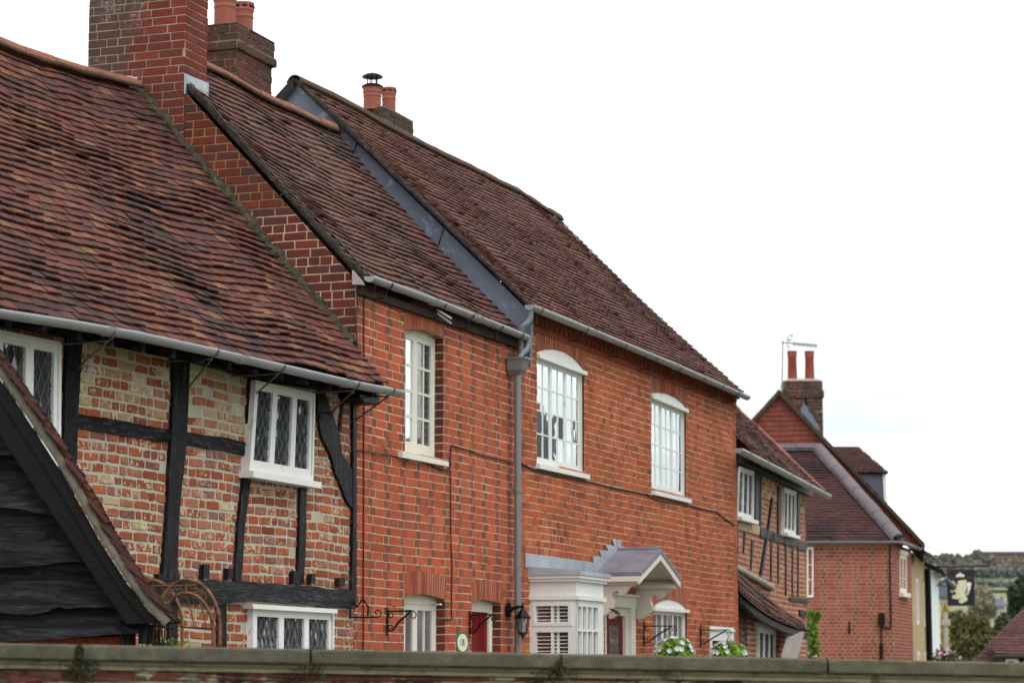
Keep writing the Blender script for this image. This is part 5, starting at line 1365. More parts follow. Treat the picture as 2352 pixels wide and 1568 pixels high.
# pub sign
def pub_sign():
    Y = 66.0; pl = Plane((0, Y), (1, 0)); c = pl.at(2207, 1390)
    root = thing('pub_sign', 'black hanging pub sign with pale rampant lion and small white crown', 'sign', (c[0], Y, c[1]))
    D = lambda x, y: pl.at(2207+(x-860)*.0736*1.0, 1348.5+(y-860)*.0736*1.0)
    D2 = lambda x, y, w=0: ((lambda p: p)(pl.at((2600+x/11.2)*.8244, (1560+y/11.2)*.8244)))
    a, b = D2(425, 330), D2(1300, 1420)
    mb = MB(); t = .035
    mb.pbox(pl, a[0], b[0], b[1], b[1]+t, -.04, .04); mb.pbox(pl, a[0], b[0], a[1]-t, a[1], -.04, .04); mb.pbox(pl, a[0], a[0]+t, b[1]+t, a[1]-t, -.04, .04); mb.pbox(pl, b[0]-t, b[0], b[1]+t, a[1]-t, -.04, .04)
    mb.pbox(pl, a[0]-.02, b[0]+.02, a[1], a[1]+.05, -.05, .05)
    mb.build('frame', M['sign_frame'], root)
    mb = MB(); mb.pbox(pl, a[0]+t, b[0]-t, b[1]+t, a[1]-t, -.015, .015); bd = mb.build('board', M['sign_blk'], root)
    crown = [(700, 515), (715, 455), (750, 425), (790, 435), (805, 390), (845, 370), (880, 395), (895, 435), (935, 425), (970, 455), (972, 510)]
    mb = MB(); mb.pprism(pl, [D2(*p) for p in crown], .015, .022); mb.build('crown_emblem', M['lion_white'], bd)
    lion = [(765, 640), (800, 645), (850, 620), (1030, 612), (1035, 690), (1005, 790), (975, 880), (985, 980), (1000, 1080), (1030, 1120), (1060, 1180), (1065, 1240), (1020, 1275), (960, 1300), (930, 1335), (900, 1325), (870, 1355), (845, 1325), (800, 1325), (790, 1280), (815, 1230), (860, 1225), (880, 1200), (760, 1215), (700, 1195), (610, 1195), (575, 1150), (590, 1095), (650, 1070), (710, 1080), (700, 1030), (715, 985), (640, 985), (580, 1015), (520, 985), (530, 930), (590, 905), (640, 900), (590, 850), (600, 770), (545, 720), (530, 660), (590, 640), (645, 655), (700, 740), (740, 765), (790, 735), (755, 700)]
    mb = MB(); mb.pprism(pl, [D2(*p) for p in lion], .015, .024); mb.build('lion_emblem', M['lion'], bd)
    tail = [(1000, 1075), (1075, 1075), (1115, 1000), (1130, 920), (1180, 880), (1150, 850), (1185, 760), (1175, 700), (1120, 675), (1060, 690), (1010, 770), (985, 860), (990, 940), (1020, 1010), (1020, 930), (1040, 840), (1055, 780), (1075, 800), (1065, 900), (1070, 980), (1050, 1040)]
    mb = MB(); mb.pprism(pl, [D2(*p) for p in tail], .015, .023); mb.build('lion_tail', M['lion_white'], bd)
    # lettering
    cu = bpy.data.curves.new('t', 'FONT'); cu.body = 'THE GOLDEN LION'; cu.size = .085; cu.extrude = .003; cu.align_x = 'CENTER'
    to = bpy.data.objects.new('t', cu); col.objects.link(to); bpy.context.view_layer.update()
    dg = bpy.context.evaluated_depsgraph_get(); me = bpy.data.meshes.new_from_object(to.evaluated_get(dg)); bpy.data.objects.remove(to)
    p = D2(862, 575); mb = MB(); vs = [pl.P(p[0]+v.co.x*.85, p[1]+v.co.y, .017+v.co.z) for v in me.vertices]; mb.add(vs, [tuple(q.vertices) for q in me.polygons]); mb.build('lettering', M['gold'], bd)
    # bar, scroll and lamp
    pa, pb = pl.at(2150, 1301), pl.at(2274, 1299)
    mb = MB(); mb.tube([pl.P(*pa), pl.P(*pb)], .022, 8)
    for x in (2182, 2232):
        q = pl.at(x, 1300); mb.tube([pl.P(*q), pl.P(q[0], a[1])], .012, 6)
    for k in range(10):
        q = pl.at(2240+k*3.2, 1299); mb.tube([pl.P(q[0], q[1]+.03), pl.P(q[0]+.02, q[1]-.03)], .014, 5)
    mb.build('bracket_bar', M['iron'], root)
    mb = MB(); mb.tube([pl.P(*pl.at(2101, 1228), -2), pl.P(*pl.at(2150, 1256), -.5), pl.P(*pl.at(2190, 1281), 0), pl.P(*pl.at(2218, 1299))], .012, 6); mb.build('stay_rod', M['gutter_iron'], root)
    mb = MB(); q0 = pl.P(*pl.at(2168, 1330), .3); q1 = pl.P(*pl.at(2190, 1350), .15); mb.tube([q0, q1], [.06, .09], 10); mb.tube([q0, pl.P(*pl.at(2150, 1345), .1)], .02, 6); mb.build('sign_lamp', M['lead_blue'], root)
    return root
pub_sign()

# ------------------------------------------------------------------ downpipe
def downpipe():
    pl = pl2; w = .10
    D = lambda x, y, w=.10: pl.P(*pl.at(x, y, w), w)
    root = thing('drainpipe', 'grey drainpipe with square hopper between the two brick houses', 'drainpipe', pl.P(pl.at(1189, 1400, w)[0], 0, w))
    top = D(1189, 850); bot = Vector((top.x, top.y, 0)); mb = MB()
    mb.tube([bot, top+Vector((0, 0, .02))], .034, 14); q = D(1189, 1125); mb.tube([q+Vector((0, 0, -.03)), q+Vector((0, 0, .03))], .038, 14); mb.build('pipe', M['pipe'], root)
    mb = MB(); a, b = pl.at(1172, 820, .17), pl.at(1207, 820, .17); zt = pl.at(1190, 820, .17)[1]; zb = pl.at(1190, 845, .17)[1]
    cu = (pl.at(1189, 850, w)[0]); hw = .085
    def fr(z, s, ww): return [pl.P(cu-hw*s, z, .015), pl.P(cu+hw*s, z, .015), pl.P(cu+hw*s, z, .015+ww), pl.P(cu-hw*s, z, .015+ww)]
    mb.hexa(fr(zb, .85, .15), fr(zt, 1.0, .18)); mb.hexa(fr(zt, 1.08, .195), fr(zt+.018, 1.08, .195)); mb.hexa(fr(zb-.05, .4, .11), fr(zb, .85, .15)); mb.build('hopper', M['pipe'], root)
    mb = MB(); c0 = D(1189, 822)
    mb.tube([D(1213, 774, .14), D(1213, 790, .14), D(1209, 803, .13), D(1198, 812, .11), D(1192, 824, .10)], .031, 12)
    mb.tube([D(1217, 706, .18), D(1218, 728, .18), D(1213, 740, .16), D(1201, 748, .12), D(1197, 762, .09), D(1195, 822, .08)], .031, 12)
    mb.build('swan_neck', M['pipe'], root)
    for y in (1125,):
        mb = MB(); q = D(1189, y); mb.tube([q+Vector((0, 0, -.015)), q+Vector((0, 0, .015))], .043, 14); mb.box(q-n2*.05, .03, .12, .03, d=n2); mb.build('pipe_clip', M['pipe'], root)
    return root
downpipe()

# ------------------------------------------------------------------ cables
def cable(label, pts, w=.014, r=.0065, pl=pl2, extra=None):
    mb = MB(); P = []
    uv = [pl.at(x, y, w) for x, y in pts]
    for i in range(len(uv)-1):
        n = max(2, int(math.hypot(uv[i+1][0]-uv[i][0], uv[i+1][1]-uv[i][1])/.12))
        for k in range(n):
            p = lerp(uv[i], uv[i+1], k/n); P.append(pl.P(p[0]+.004*noise.noise(Vector((p[0]*5, p[1]*5, 1))), p[1]+.006*noise.noise(Vector((p[0]*4, p[1]*4, 3))), w+.004*abs(noise.noise(Vector((p[0]*3, p[1]*3, 8))))))
    P.append(pl.P(*uv[-1], w)); mb.tube(P, r, 6)
    for x in (extra or []): mb.tube([pl.P(*pl.at(a, b, w), w) for a, b in x], r*.8, 6)
    return tag(mb.build('cable', M['cable']), label, 'cable', 'cables clipped to the brick fronts')
cable('black cable running straight down the left edge of the red brick cottage', [(848, 679), (838, 684), (836, 692), (836, 900), (835, 1160), (834.5, 1400), (834, 1500)])
cable('short wavy cable hanging at the corner beside the tiled eave', [(818, 663), (821, 700), (817, 735), (820, 790), (820, 830)], r=.005)
cable('cable sagging across the upper brickwork below the tall cottage window', [(812, 1033), (830, 1034), (860, 1040), (890, 1044), (926, 1052), (960, 1056), (990, 1068), (1015, 1079), (1029, 1079), (1035, 1045), (1037, 1022), (1060, 1028), (1110, 1046), (1180, 1062)])
cable('cable dropping from the crossing wire to the ground floor window', [(1036, 1024), (1034, 1080), (1036, 1250), (1038, 1300), (1037, 1400), (1038, 1420), (1028, 1422), (1005, 1420)])
cable('long twin cable crossing the orange brick front under the white windows', [(1198, 1064), (1228, 1079), (1290, 1094), (1349, 1105), (1420, 1122), (1485, 1134), (1505, 1147), (1522, 1151), (1550, 1153), (1585, 1160), (1610, 1168), (1643, 1173), (1665, 1190), (1688, 1206)], r=.009, w=.012)
cable('thin wire hanging down the brown cottage roof from the big chimney', [(470, 230), (520, 300)], w=0) if False else None
mb = MB(); pr_ = []
_EL = pl2.P(0, pl2.at(826, 650, .08)[1], .08)
def roof2_pt(x, y, lift=.05):
    # intersect the ray with the cottage roof plane
    zE = pl2.at(826, 650, .08)[1]; zR = g2.at(322, 97)[1]
    a = pl2.P(0, zE, .08); b = pl2.P(0, zR, -2.05); c = pl2.P(U3, pl2.at(1212, 782, .08)[1], .08)
    nn = (b-a).cross(c-a).normalized()
    if nn.z < 0: nn = -nn
    r = ray(x, y); t = (a+nn*lift-CAM).dot(nn)/r.dot(nn); return CAM+r*t
mb.tube([roof2_pt(x, y) for x, y in ((480, 235), (520, 285), (580, 345), (640, 415), (700, 475), (770, 545), (830, 610), (856, 640))]+[pl2.P(*pl2.at(862, 655, .16), .16), pl2.P(*pl2.at(858, 670, .06), .06)], .008, 6)
tag(mb.build('cable', M['cable']), 'black wire lying down the brown cottage roof from the big chimney to the gutter', 'cable', 'cables clipped to the brick fronts')

# ------------------------------------------------------------------ wall brackets
def scroll(mb, c, ex, ez, r, start, turns=1.1, t=.005, sgn=1):
    pts = []
    for i in range(22):
        a = start+sgn*turns*2*math.pi*i/21; rr = r*(1-.62*i/21); pts.append(c+ex*math.cos(a)*rr+ez*math.sin(a)*rr)
    mb.tube(pts, t, 6)
def bracket(label, x, yt, yb, ya, reach, pl=pl2, inv=False):
    u = pl.at(x, ya)[0]; zt, zb, za = (pl.at(x, y)[1] for y in (yt, yb, ya)); n = pl.n; Z = Vector((0, 0, 1))
    root = thing('basket_bracket', label, 'bracket', pl.P(u, zb, .01), 'wrought iron basket brackets on the brick fronts')
    b = lambda w, z: pl.P(u, z, w)
    mb = MB(); mb.tube([b(.018, zb), b(.018, zt)], .009, 6); mb.build('back_bar', M['iron'], root)
    mb = MB()
    if not inv:
        mb.tube([b(.02, za), b(reach*.95, za)], .007, 6); scroll(mb, b(reach*.93, za-.035), n, Z, .035, math.pi/2, 1, sgn=-1)
        scroll(mb, b(.055, za-.03), n, Z, .03, math.pi/2, 1, sgn=1); mb.build('arm', M['iron'], root)
        mb = MB(); zz = zb+(za-zb)*.22; pts = [b(.03, zz-.005), b(.07, zz), b(reach*.45, zz+(za-zz)*.45), b(reach*.86, za-.005)]
        mb.tube(pts, [.007, .008, .010, .008], 6); scroll(mb, b(.05, zz+.025), n, Z, .028, -math.pi/2, 1, sgn=-1)
    else:
        mb.tube([b(.02, zb+.01), b(reach*.9, zb+.01)], .007, 6); scroll(mb, b(reach*.9, zb+.045), n, Z, .035, -math.pi/2, 1, sgn=1); mb.build('arm', M['iron'], root)
        mb = MB(); mb.tube([b(.03, zt-.02), b(.08, zt-.06), b(reach*.45, zb+.16), b(reach*.62, zb+.09), b(reach*.6, zb+.02)], .009, 6); scroll(mb, b(.035, zt-.03), n, Z, .025, 0, .8)
    mb.build('diagonal_stay', M['iron'], root)
    return root
bracket('upturned iron bracket at the corner post of the timbered house', 800, 1375, 1420, 1391, .29, inv=True)
bracket('empty scrolled iron bracket just left of the lower cottage window', 885.6, 1393, 1459, 1403, .27)
bracket('empty scrolled iron bracket in front of the glossy red door', 1075, 1402, 1463, 1411, .27)
BR3 = bracket('iron bracket holding the flower basket by the arched ground floor window', 1475.7, 1426, 1484, 1437, .40)
BR4 = bracket('iron bracket holding the flower basket farthest right by the white door head', 1606, 1436, 1486, 1446, .40)

# leaf helper
def leaf_cloud(mb, centre, rad, n, size, m=0, seed=1, flat=None, squash=(1, 1, 1), shell=.5):
    rnd = random.Random(seed); centre = Vector(centre)
    for _ in range(n):
        while True:
            v = Vector((rnd.uniform(-1, 1), rnd.uniform(-1, 1), rnd.uniform(-1, 1)))
            if shell < v.length < 1: break
        p = centre+Vector((v.x*rad[0], v.y*rad[1], v.z*rad[2]))
        a = Vector((rnd.gauss(0, 1), rnd.gauss(0, 1), rnd.gauss(0, 1))).normalized(); b = a.cross(Vector((rnd.gauss(0, 1), rnd.gauss(0, 1), rnd.gauss(0, 1)))).normalized()
        s = size*rnd.uniform(.6, 1.3); c = a.cross(b)*s*.15
        mb.add([p-a*s, p+b*s*.5+c, p+a*s, p-b*s*.5+c], [(0, 1, 2, 3)], m)
def basket(label, x, y, reach, br_x, br_y, seed):
    u = pl2.at(br_x, br_y)[0]; za = pl2.at(br_x, br_y)[1]; hook = pl2.P(u, za-.07, reach*.93)
    c = hook+Vector((0, 0, 0)); zc = 0; q = ray(x, y); t = hook.y/q.y; P = CAM+q*t
    c = Vector((hook.x, hook.y, P.z-.06))
    root = thing('hanging_basket', label, 'hanging basket', c, 'hanging baskets of white flowers')
    mb = MB()
    for k in range(3):
        a = 2*math.pi*k/3; mb.tube([hook, c+Vector((.13*math.cos(a), .13*math.sin(a), .02))], .003, 5)
    mb.build('chain', M['iron'], root)
    mb = MB(); mb.lathe(c+Vector((0, 0, -.14)), [(0, 0), (.08, .02), (.13, .08), (.15, .16)], 18); mb.build('basket', M['wicker'], root)
    mb = MB(); leaf_cloud(mb, c+Vector((0, 0, .06)), (.20, .20, .13), 300, .05, 0, seed); leaf_cloud(mb, c+Vector((0, 0, 0)), (.23, .23, .08), 110, .05, 0, seed+3); mb.build('foliage', M['leaf_green'], root)
    mb = MB(); rnd = random.Random(seed)
    for _ in range(34):
        a = rnd.uniform(0, 2*math.pi); e = rnd.uniform(-.1, 1.3); p = c+Vector((.21*math.cos(a)*math.cos(e), .21*math.sin(a)*math.cos(e), .06+.14*math.sin(e)))
        nrm = (p-c).normalized(); s = nrm.cross(Vector((0, 0, 1))).normalized(); tt = s.cross(nrm)
        for k in range(5):
            b = 2*math.pi*k/5; dd = s*math.cos(b)+tt*math.sin(b); ee = s*math.cos(b+.6)+tt*math.sin(b+.6); ff = s*math.cos(b-.6)+tt*math.sin(b-.6)
            mb.add([p, p+nrm*.02+ff*.024, p+dd*.038+nrm*.028, p+ee*.024+nrm*.02], [(0, 1, 2, 3)])
    mb.build('flowers', M['petal_white'], root)
basket('white and green hanging flower basket in front of the arched ground floor window', 1552, 1494, .40, 1475.7, 1437, 5)
basket('white and green hanging flower basket below the white door head at the far end', 1676, 1500, .40, 1606, 1446, 9)

# lantern
def lantern():
    D = lambda x, y, w: pl2.P(*pl2.at(x, y, w), w)
    p = D(1165, 1400, .02); u0 = pl2.at(1165, 1400, .02)[0]
    root = thing('wall_lantern', 'black coach lantern on a curved arm beside the drainpipe', 'lantern', p)
    mb = MB(); mb.prism([p+d2*a*1.0+Vector((0, 0, b)) for a, b in [(.042*math.cos(t), .07*math.sin(t)) for t in [k*math.pi/8 for k in range(16)]]], n2*.03)
    L = p+n2*.16
    mb.tube([p+n2*.02, p+n2*.07+Vector((0, 0, .02)), p+n2*.13+Vector((0, 0, .03)), L+Vector((0, 0, .03))], [.03, .018, .012, .012], 8); mb.build('arm', M['iron'], root)
    px = lambda y: (1400-y)*p.y/F
    z = lambda y: p.z+px(y)
    L = Vector((L.x, L.y, 0)); n = 6
    mb = MB()
    def ring(zz, r): return [L+Vector((r*math.cos(2*math.pi*k/n+.3), r*math.sin(2*math.pi*k/n+.3), zz)) for k in range(n)]
    def loft(rs, m=0):
        v = [q for r in rs for q in r]; mb.add(v, [(i*n+j, i*n+(j+1) % n, (i+1)*n+(j+1) % n, (i+1)*n+j) for i in range(len(rs)-1) for j in range(n)], m)
    loft([ring(z(1419), .080), ring(z(1416), .080), ring(z(1409), .055), ring(z(1400), .024), ring(z(1395), .018), ring(z(1393), .008)])
    mb.lathe(L+Vector((0, 0, z(1393))), [(.006, 0), (.012, .01), (.006, .02), (.012, .03), (0, .042)], 10)
    loft([ring(z(1451), .042), ring(z(1455), .044), ring(z(1458), .02), ring(z(1462), .010)]); mb.lathe(L+Vector((0, 0, z(1469))), [(0, 0), (.01, .01), (.004, .02), (.012, .03)], 10)
    loft([ring(z(1418), .070), ring(z(1418), .030)])
    a, b = ring(z(1418), .068), ring(z(1452), .042)
    for k in range(n): mb.tube([a[k], b[k]], .0045, 5)
    mb.build('lantern_frame', M['iron'], root)
    mb = MB(); loft([ring(z(1452), .039), ring(z(1419), .065)]); mb.build('lantern_glass', M['lamp_glass'], root)
    mb = MB(); mb.lathe(L+Vector((0, 0, z(1448))), [(.012, 0), (.012, .05), (.018, .07), (.012, .10), (0, .11)], 10); mb.build('bulb', M['curtain'], root)
def thin_glass():
    m = NT('lantern_glass'); t = m.n.new('ShaderNodeBsdfTransparent'); mx = m.n.new('ShaderNodeMixShader'); mx.inputs[0].default_value = .28
    m.color(srgb(160, 165, 168)); m.rough(.1, .5); m.l.new(t.outputs[0], mx.inputs[1]); m.l.new(m.p.outputs[0], mx.inputs[2]); m.l.new(mx.outputs[0], m.n['Material Output'].inputs['Surface']); return m.mat
M['lamp_glass'] = thin_glass()
lantern()
# small lamp beside the canopy door
mb = MB(); q = pl2.P(*pl2.at(1386, 1409, .5), .42)
u = pl2.at(1387, 1409, .45)[0]
pp = gable(pl2, u); z = pl2.at(1387, 1409, .45)[1]
root = thing('porch_light', 'small dark wedge shaped lamp between bay window and canopied door', 'lamp', pl2.P(u, z, .45))
zz = lambda y: z+(1409-y)*25.0/F
mb.prism([pl2.P(u, zz(1397), .50), pl2.P(u, zz(1397), .53), pl2.P(u, zz(1405), .60), pl2.P(u, zz(1410), .61), pl2.P(u, zz(1404), .55)], d2*.1); mb.build('lamp_housing', M['iron'], root)
mb = MB(); mb.prism([pl2.P(u+.005, zz(1404), .50), pl2.P(u+.005, zz(1410), .60), pl2.P(u+.005, zz(1419), .54), pl2.P(u+.005, zz(1420), .50)], d2*.09); mb.build('lamp_lens', M['plaster2'], root)

# plaque
def plaque():
    c = pl2.at(1055, 1475); root = thing('house_number_plaque', 'oval cream plaque numbered 18 with green rim beside the red door', 'house sign', pl2.P(c[0], c[1], .01))
    # tilted slightly towards the street on its fixing
    o = pl2.P(c[0], c[1], .03); ang = A2+.10; pp = Plane((o.x, o.y), (math.sin(A2+.32), math.cos(A2+.32)))
    a, b = .098, .108; N = 36
    mb = MB(); E = lambda ra, rb: [(ra*math.cos(2*math.pi*k/N), c[1]+rb*math.sin(2*math.pi*k/N)) for k in range(N)]
    mb.pprism(pp, E(a, b), -.02, .0); mb.build('rim', M['plaque_green'], root)
    mb = MB(); mb.pprism(pp, E(a*.74, b*.74), 0, .004); mb.build('face', M['plaque_face'], root)
    cu = bpy.data.curves.new('t', 'FONT'); cu.body = '18'; cu.size = .09; cu.extrude = .001; cu.align_x = 'CENTER'
    to = bpy.data.objects.new('t', cu); col.objects.link(to); bpy.context.view_layer.update()
    dg = bpy.context.evaluated_depsgraph_get(); me = bpy.data.meshes.new_from_object(to.evaluated_get(dg)); bpy.data.objects.remove(to)
    mb = MB(); mb.add([pp.P(v.co.x*.7-.014, c[1]-.026+v.co.y, .006+v.co.z) for v in me.vertices], [tuple(q.vertices) for q in me.polygons]); mb.build('numerals', M['numeral'], root)
    mb = MB()
    for k in range(7):
        x = .022+.012*math.sin(k*2.1); z = c[1]-.03+k*.009; mb.pprism(pp, [(x-.005, z), (x, z-.005), (x+.006, z), (x, z+.006)], .004, .006, k % 2)
    mb.build('painted_flowers', [M['leaf_hedge'], M['terracotta']], root)
M['plaque_green'] = plain('plaque_green', srgb(86, 112, 78), .3, .5, .3, 20)
M['plaque_face'] = plain('plaque_cream', srgb(224, 218, 196), .3, .5, .06, 10)
M['numeral'] = plain('numeral_brown', srgb(90, 84, 70), .5, .4)
plaque()

# TV aerial on the far chimney
def aerial():
    Y = 55.4; pl = Plane((0, Y), (1, 0)); D = lambda x, y, w=0: pl.P(*pl.at(x, y, w), w)
    root = thing('television_aerial', 'thin television aerial on a mast beside the twin chimney pots', 'aerial', D(1796, 905))
    mb = MB(); mb.tube([D(1796, 905), D(1798, 783)], .016, 6); mb.build('mast', M['gutter_far'], root)
    mb = MB(); mb.tube([D(1794, 786), D(1877, 794)], .014, 6)
    for k in range(16):
        p = D(1822+k*3.6, 789+k*.33); mb.tube([p+Vector((-.015, -.12, .03)), p+Vector((.015, .12, -.03))], .010, 5)
    mb.build('boom', M['gutter_far'], root)
    mb = MB()
    for (a, b) in (((1815, 766), (1806, 787)), ((1806, 787), (1813, 804)), ((1822, 764), (1814, 788)), ((1812, 770), (1821, 770)), ((1808, 780), (1816, 780)), ((1808, 793), (1815, 797)), ((1803, 768), (1812, 786))):
        mb.tube([D(*a), D(*b, .2)], .011, 5)
    mb.build('reflector', M['gutter_far'], root)
aerial()

# ------------------------------------------------------------------ weatherboarded outbuilding
def outbuilding():
    pb = Plane(atY(0, 1400, 13.6)[:2], (.992, .126)); back = Vector((-.126, .992, 0))
    root = thing('weatherboarded_outbuilding', 'black weatherboarded outbuilding gable with wavy boards and tiled verge', 'outbuilding', pb.P(.3, 0, 0))
    D = lambda x, y, w=0: pb.at(x, y, w)
    outer_line = [(-160, 640), (-80, 745), (0, 856), (52, 930), (137, 1061), (191, 1154), (236, 1236), (300, 1335), (345, 1392), (380, 1431)]
    inner_line = [(-160, 790), (-80, 890), (0, 998), (105, 1154), (160, 1236), (225, 1335), (285, 1421), (292, 1433)]
    # boards
    lines = [[(-200, 860), (400, 860)], [(-200, 1050), (0, 1045), (40, 1048), (400, 1060)], [(-200, 1150), (0, 1166), (50, 1170), (105, 1182), (400, 1200)],
             [(-200, 1310), (0, 1305), (60, 1301), (105, 1298), (140, 1292), (179, 1289), (400, 1280)],
             [(-200, 1400), (0, 1405), (46, 1412), (75, 1411), (110, 1404), (137, 1392), (150, 1398), (200, 1394), (245, 1395), (400, 1400)],
             [(-200, 1475), (0, 1472), (140, 1466), (277, 1455), (400, 1452)]]
    def interp(line, x):
        for (x0, y0), (x1, y1) in zip(line, line[1:]):
            if x0 <= x <= x1: return y0+(y1-y0)*(x-x0)/(x1-x0)
        return line[-1][1]
    for k in range(1, len(lines)):
        mb = MB(); xs = [-200+i*8 for i in range(76)]; xs = [x for x in xs if x <= 345]
        va = []
        for x in xs:
            yb = interp(lines[k], x)+2.0*noise.noise(Vector((x*.03, k*3, 0))); yt = interp(lines[k-1], x)-12
            # under the barge
            yl = interp([(a, b) for a, b in inner_line], x)-22 if x < 292 else 1420
            yt = max(yt, yl)
            if yb < yt+1: yb = yt+1
            for j in range(7):
                t = j/6; y = yb+(yt-yb)*t; w = .075*(1-t)**1.3-.012+.004*noise.noise(Vector((x*.02, y*.02, 5)))
                va.append(pb.P(*D(x, y), w))
            va.append(pb.P(*D(x, yb-2), .0))
        n = 8
        mb.add(va, [(i*n+j, (i+1)*n+j, (i+1)*n+j+1, i*n+j+1) for i in range(len(xs)-1) for j in range(6)], 0, True)
        mb.add(va, [(i*n+7, (i+1)*n+7, (i+1)*n, i*n) for i in range(len(xs)-1)], 0)
        mb.build('weatherboard', M['boards'], root)
    mb = MB(); mb.pprism(pb, [D(-200, 1475), D(310, 1455), (D(310, 1455)[0], 0), (D(-200, 1475)[0], 0)], -.14, -.08); mb.build('lower_wall', M['brick_orange2'], root)
    mb = MB(); mb.pprism(pb, [D(-200, 800), D(-160, 800), D(0, 1000), D(290, 1440), D(290, 1460), D(-200, 1475)], -.07, -.02); mb.build('backing', M['underlay'], root)
    # window strip dark under boards plus a few bricks, posts
    mb = MB(); mb.pprism(pb, [D(277, 1425), D(312, 1433), D(312, 1460), (D(312, 1460)[0], 0), (D(277, 1425)[0], 0)], -.04, .03); mb.pprism(pb, [D(318, 1433), D(352, 1433), D(352, 1475), D(346, 1478), D(318, 1478)], -.04, .06); mb.build('post', M['timber_post'], root)
    # barge board
    mb = MB(); o2 = [(x-5, y+9) for x, y in outer_line[:-1]]+[(372, 1431)]
    poly = [D(x, y) for x, y in o2]+[D(300, 1434)]+[D(x, y) for x, y in inner_line[::-1]]
    # as strips
    no = 24
    A = resample([D(x, y) for x, y in o2], no); B = resample([D(x, y) for x, y in inner_line], no)
    va = []
    for i in range(no+1):
        m1 = lerp(A[i], B[i], .38)
        va += [pb.P(*A[i], .13), pb.P(*m1, .128), pb.P(*m1, .115), pb.P(*B[i], .11), pb.P(*B[i], .05), pb.P(*A[i], .02)]
    mb.add(va, [(i*6+j, (i+1)*6+j, (i+1)*6+(j+1) % 6, i*6+(j+1) % 6) for i in range(no) for j in range(6)])
    mb.add([va[-6+j] for j in range(6)], [tuple(range(6))])
    mb.build('bargeboard', M['boards2'], root)
    # undercloak mortar strip
    mb = MB(); A = resample([D(x, y) for x, y in [(a-2, b+3) for a, b in outer_line]], 90); va = []
    for i, p in enumerate(A):
        q = pb.P(p[0], p[1], .10); nz = .012*noise.noise(q*12)
        va += [q-pb.n*.12+Vector((.015, 0, -.02)), q+pb.n*(.055+nz)+Vector((0, 0, -.012)), q+pb.n*(.05+nz)+Vector((.03+nz, 0, .026)), q-pb.n*.12+Vector((.03, 0, .02))]
    mb.add(va, [(i*4+j, (i+1)*4+j, (i+1)*4+j+1, i*4+j+1) for i in range(90) for j in range(3)], 0, True)
    rfp = mb.build('verge_mortar', M['verge_pale'], root)
    # tiles : curved slope following the verge
    mb = MB(); L = resample([D(x+13, y-8) for x, y in outer_line], 46); rnd = random.Random(3)
    for i in range(46):
        p, q = L[i+1], L[max(0, i-0)]
        dirv = (Vector((q[0]-p[0], 0, q[1]-p[1]))).normalized()
        for c in range(9):
            w0 = .175-c*.165; w1 = w0-.163; w0 += rnd.uniform(-.035, .02) if c == 0 else 0
            if i % 2: w0 -= .08 if c else 0; w1 -= .08
            lw = pb.P(p[0], p[1], w0); lw2 = pb.P(p[0], p[1], w1)
            up = pb.d*dirv.x+Vector((0, 0, dirv.z)); nn = (pb.d*(-dirv.z)*-1+Vector((0, 0, -dirv.x)))
            nn = Vector((pb.d.x*up.z, pb.d.y*up.z, 0))+Vector((0, 0, abs(dirv.x)))
            nn.normalize(); j = rnd.uniform(-.006, .014)
            a = lw+nn*(.036+j)-up*.02; b = lw2+nn*(.036+j)-up*.02; c_ = lw2+nn*.010+up*.15; d_ = lw+nn*.010+up*.15
            th = nn*.02
            mb.add([a, b, c_, d_, a-th, b-th, d_-th], [(0, 1, 2, 3), (4, 5, 1, 0), (4, 0, 3, 6)], 0)
    mb.build('roof', M['tile_near'], root)
    return root
M['boards2'] = plain('tarred_barge', srgb(15, 14, 14), .5, .16, .3, 4, .7, 60)
M['verge_pale'] = plain('verge_pale', srgb(116, 112, 98), .95, .1, .25, 14, .7, 40, dirt=srgb(90, 80, 70), dirt_thr=.58, dirt_scale=14)
M['tile_near'] = tilemat('tile_near', [srgb(84, 50, 44), srgb(72, 46, 42), srgb(94, 58, 48), srgb(66, 45, 43)], srgb(46, 36, 34), .58, srgb(170, 164, 150), .66, 40, .9)
outbuilding()

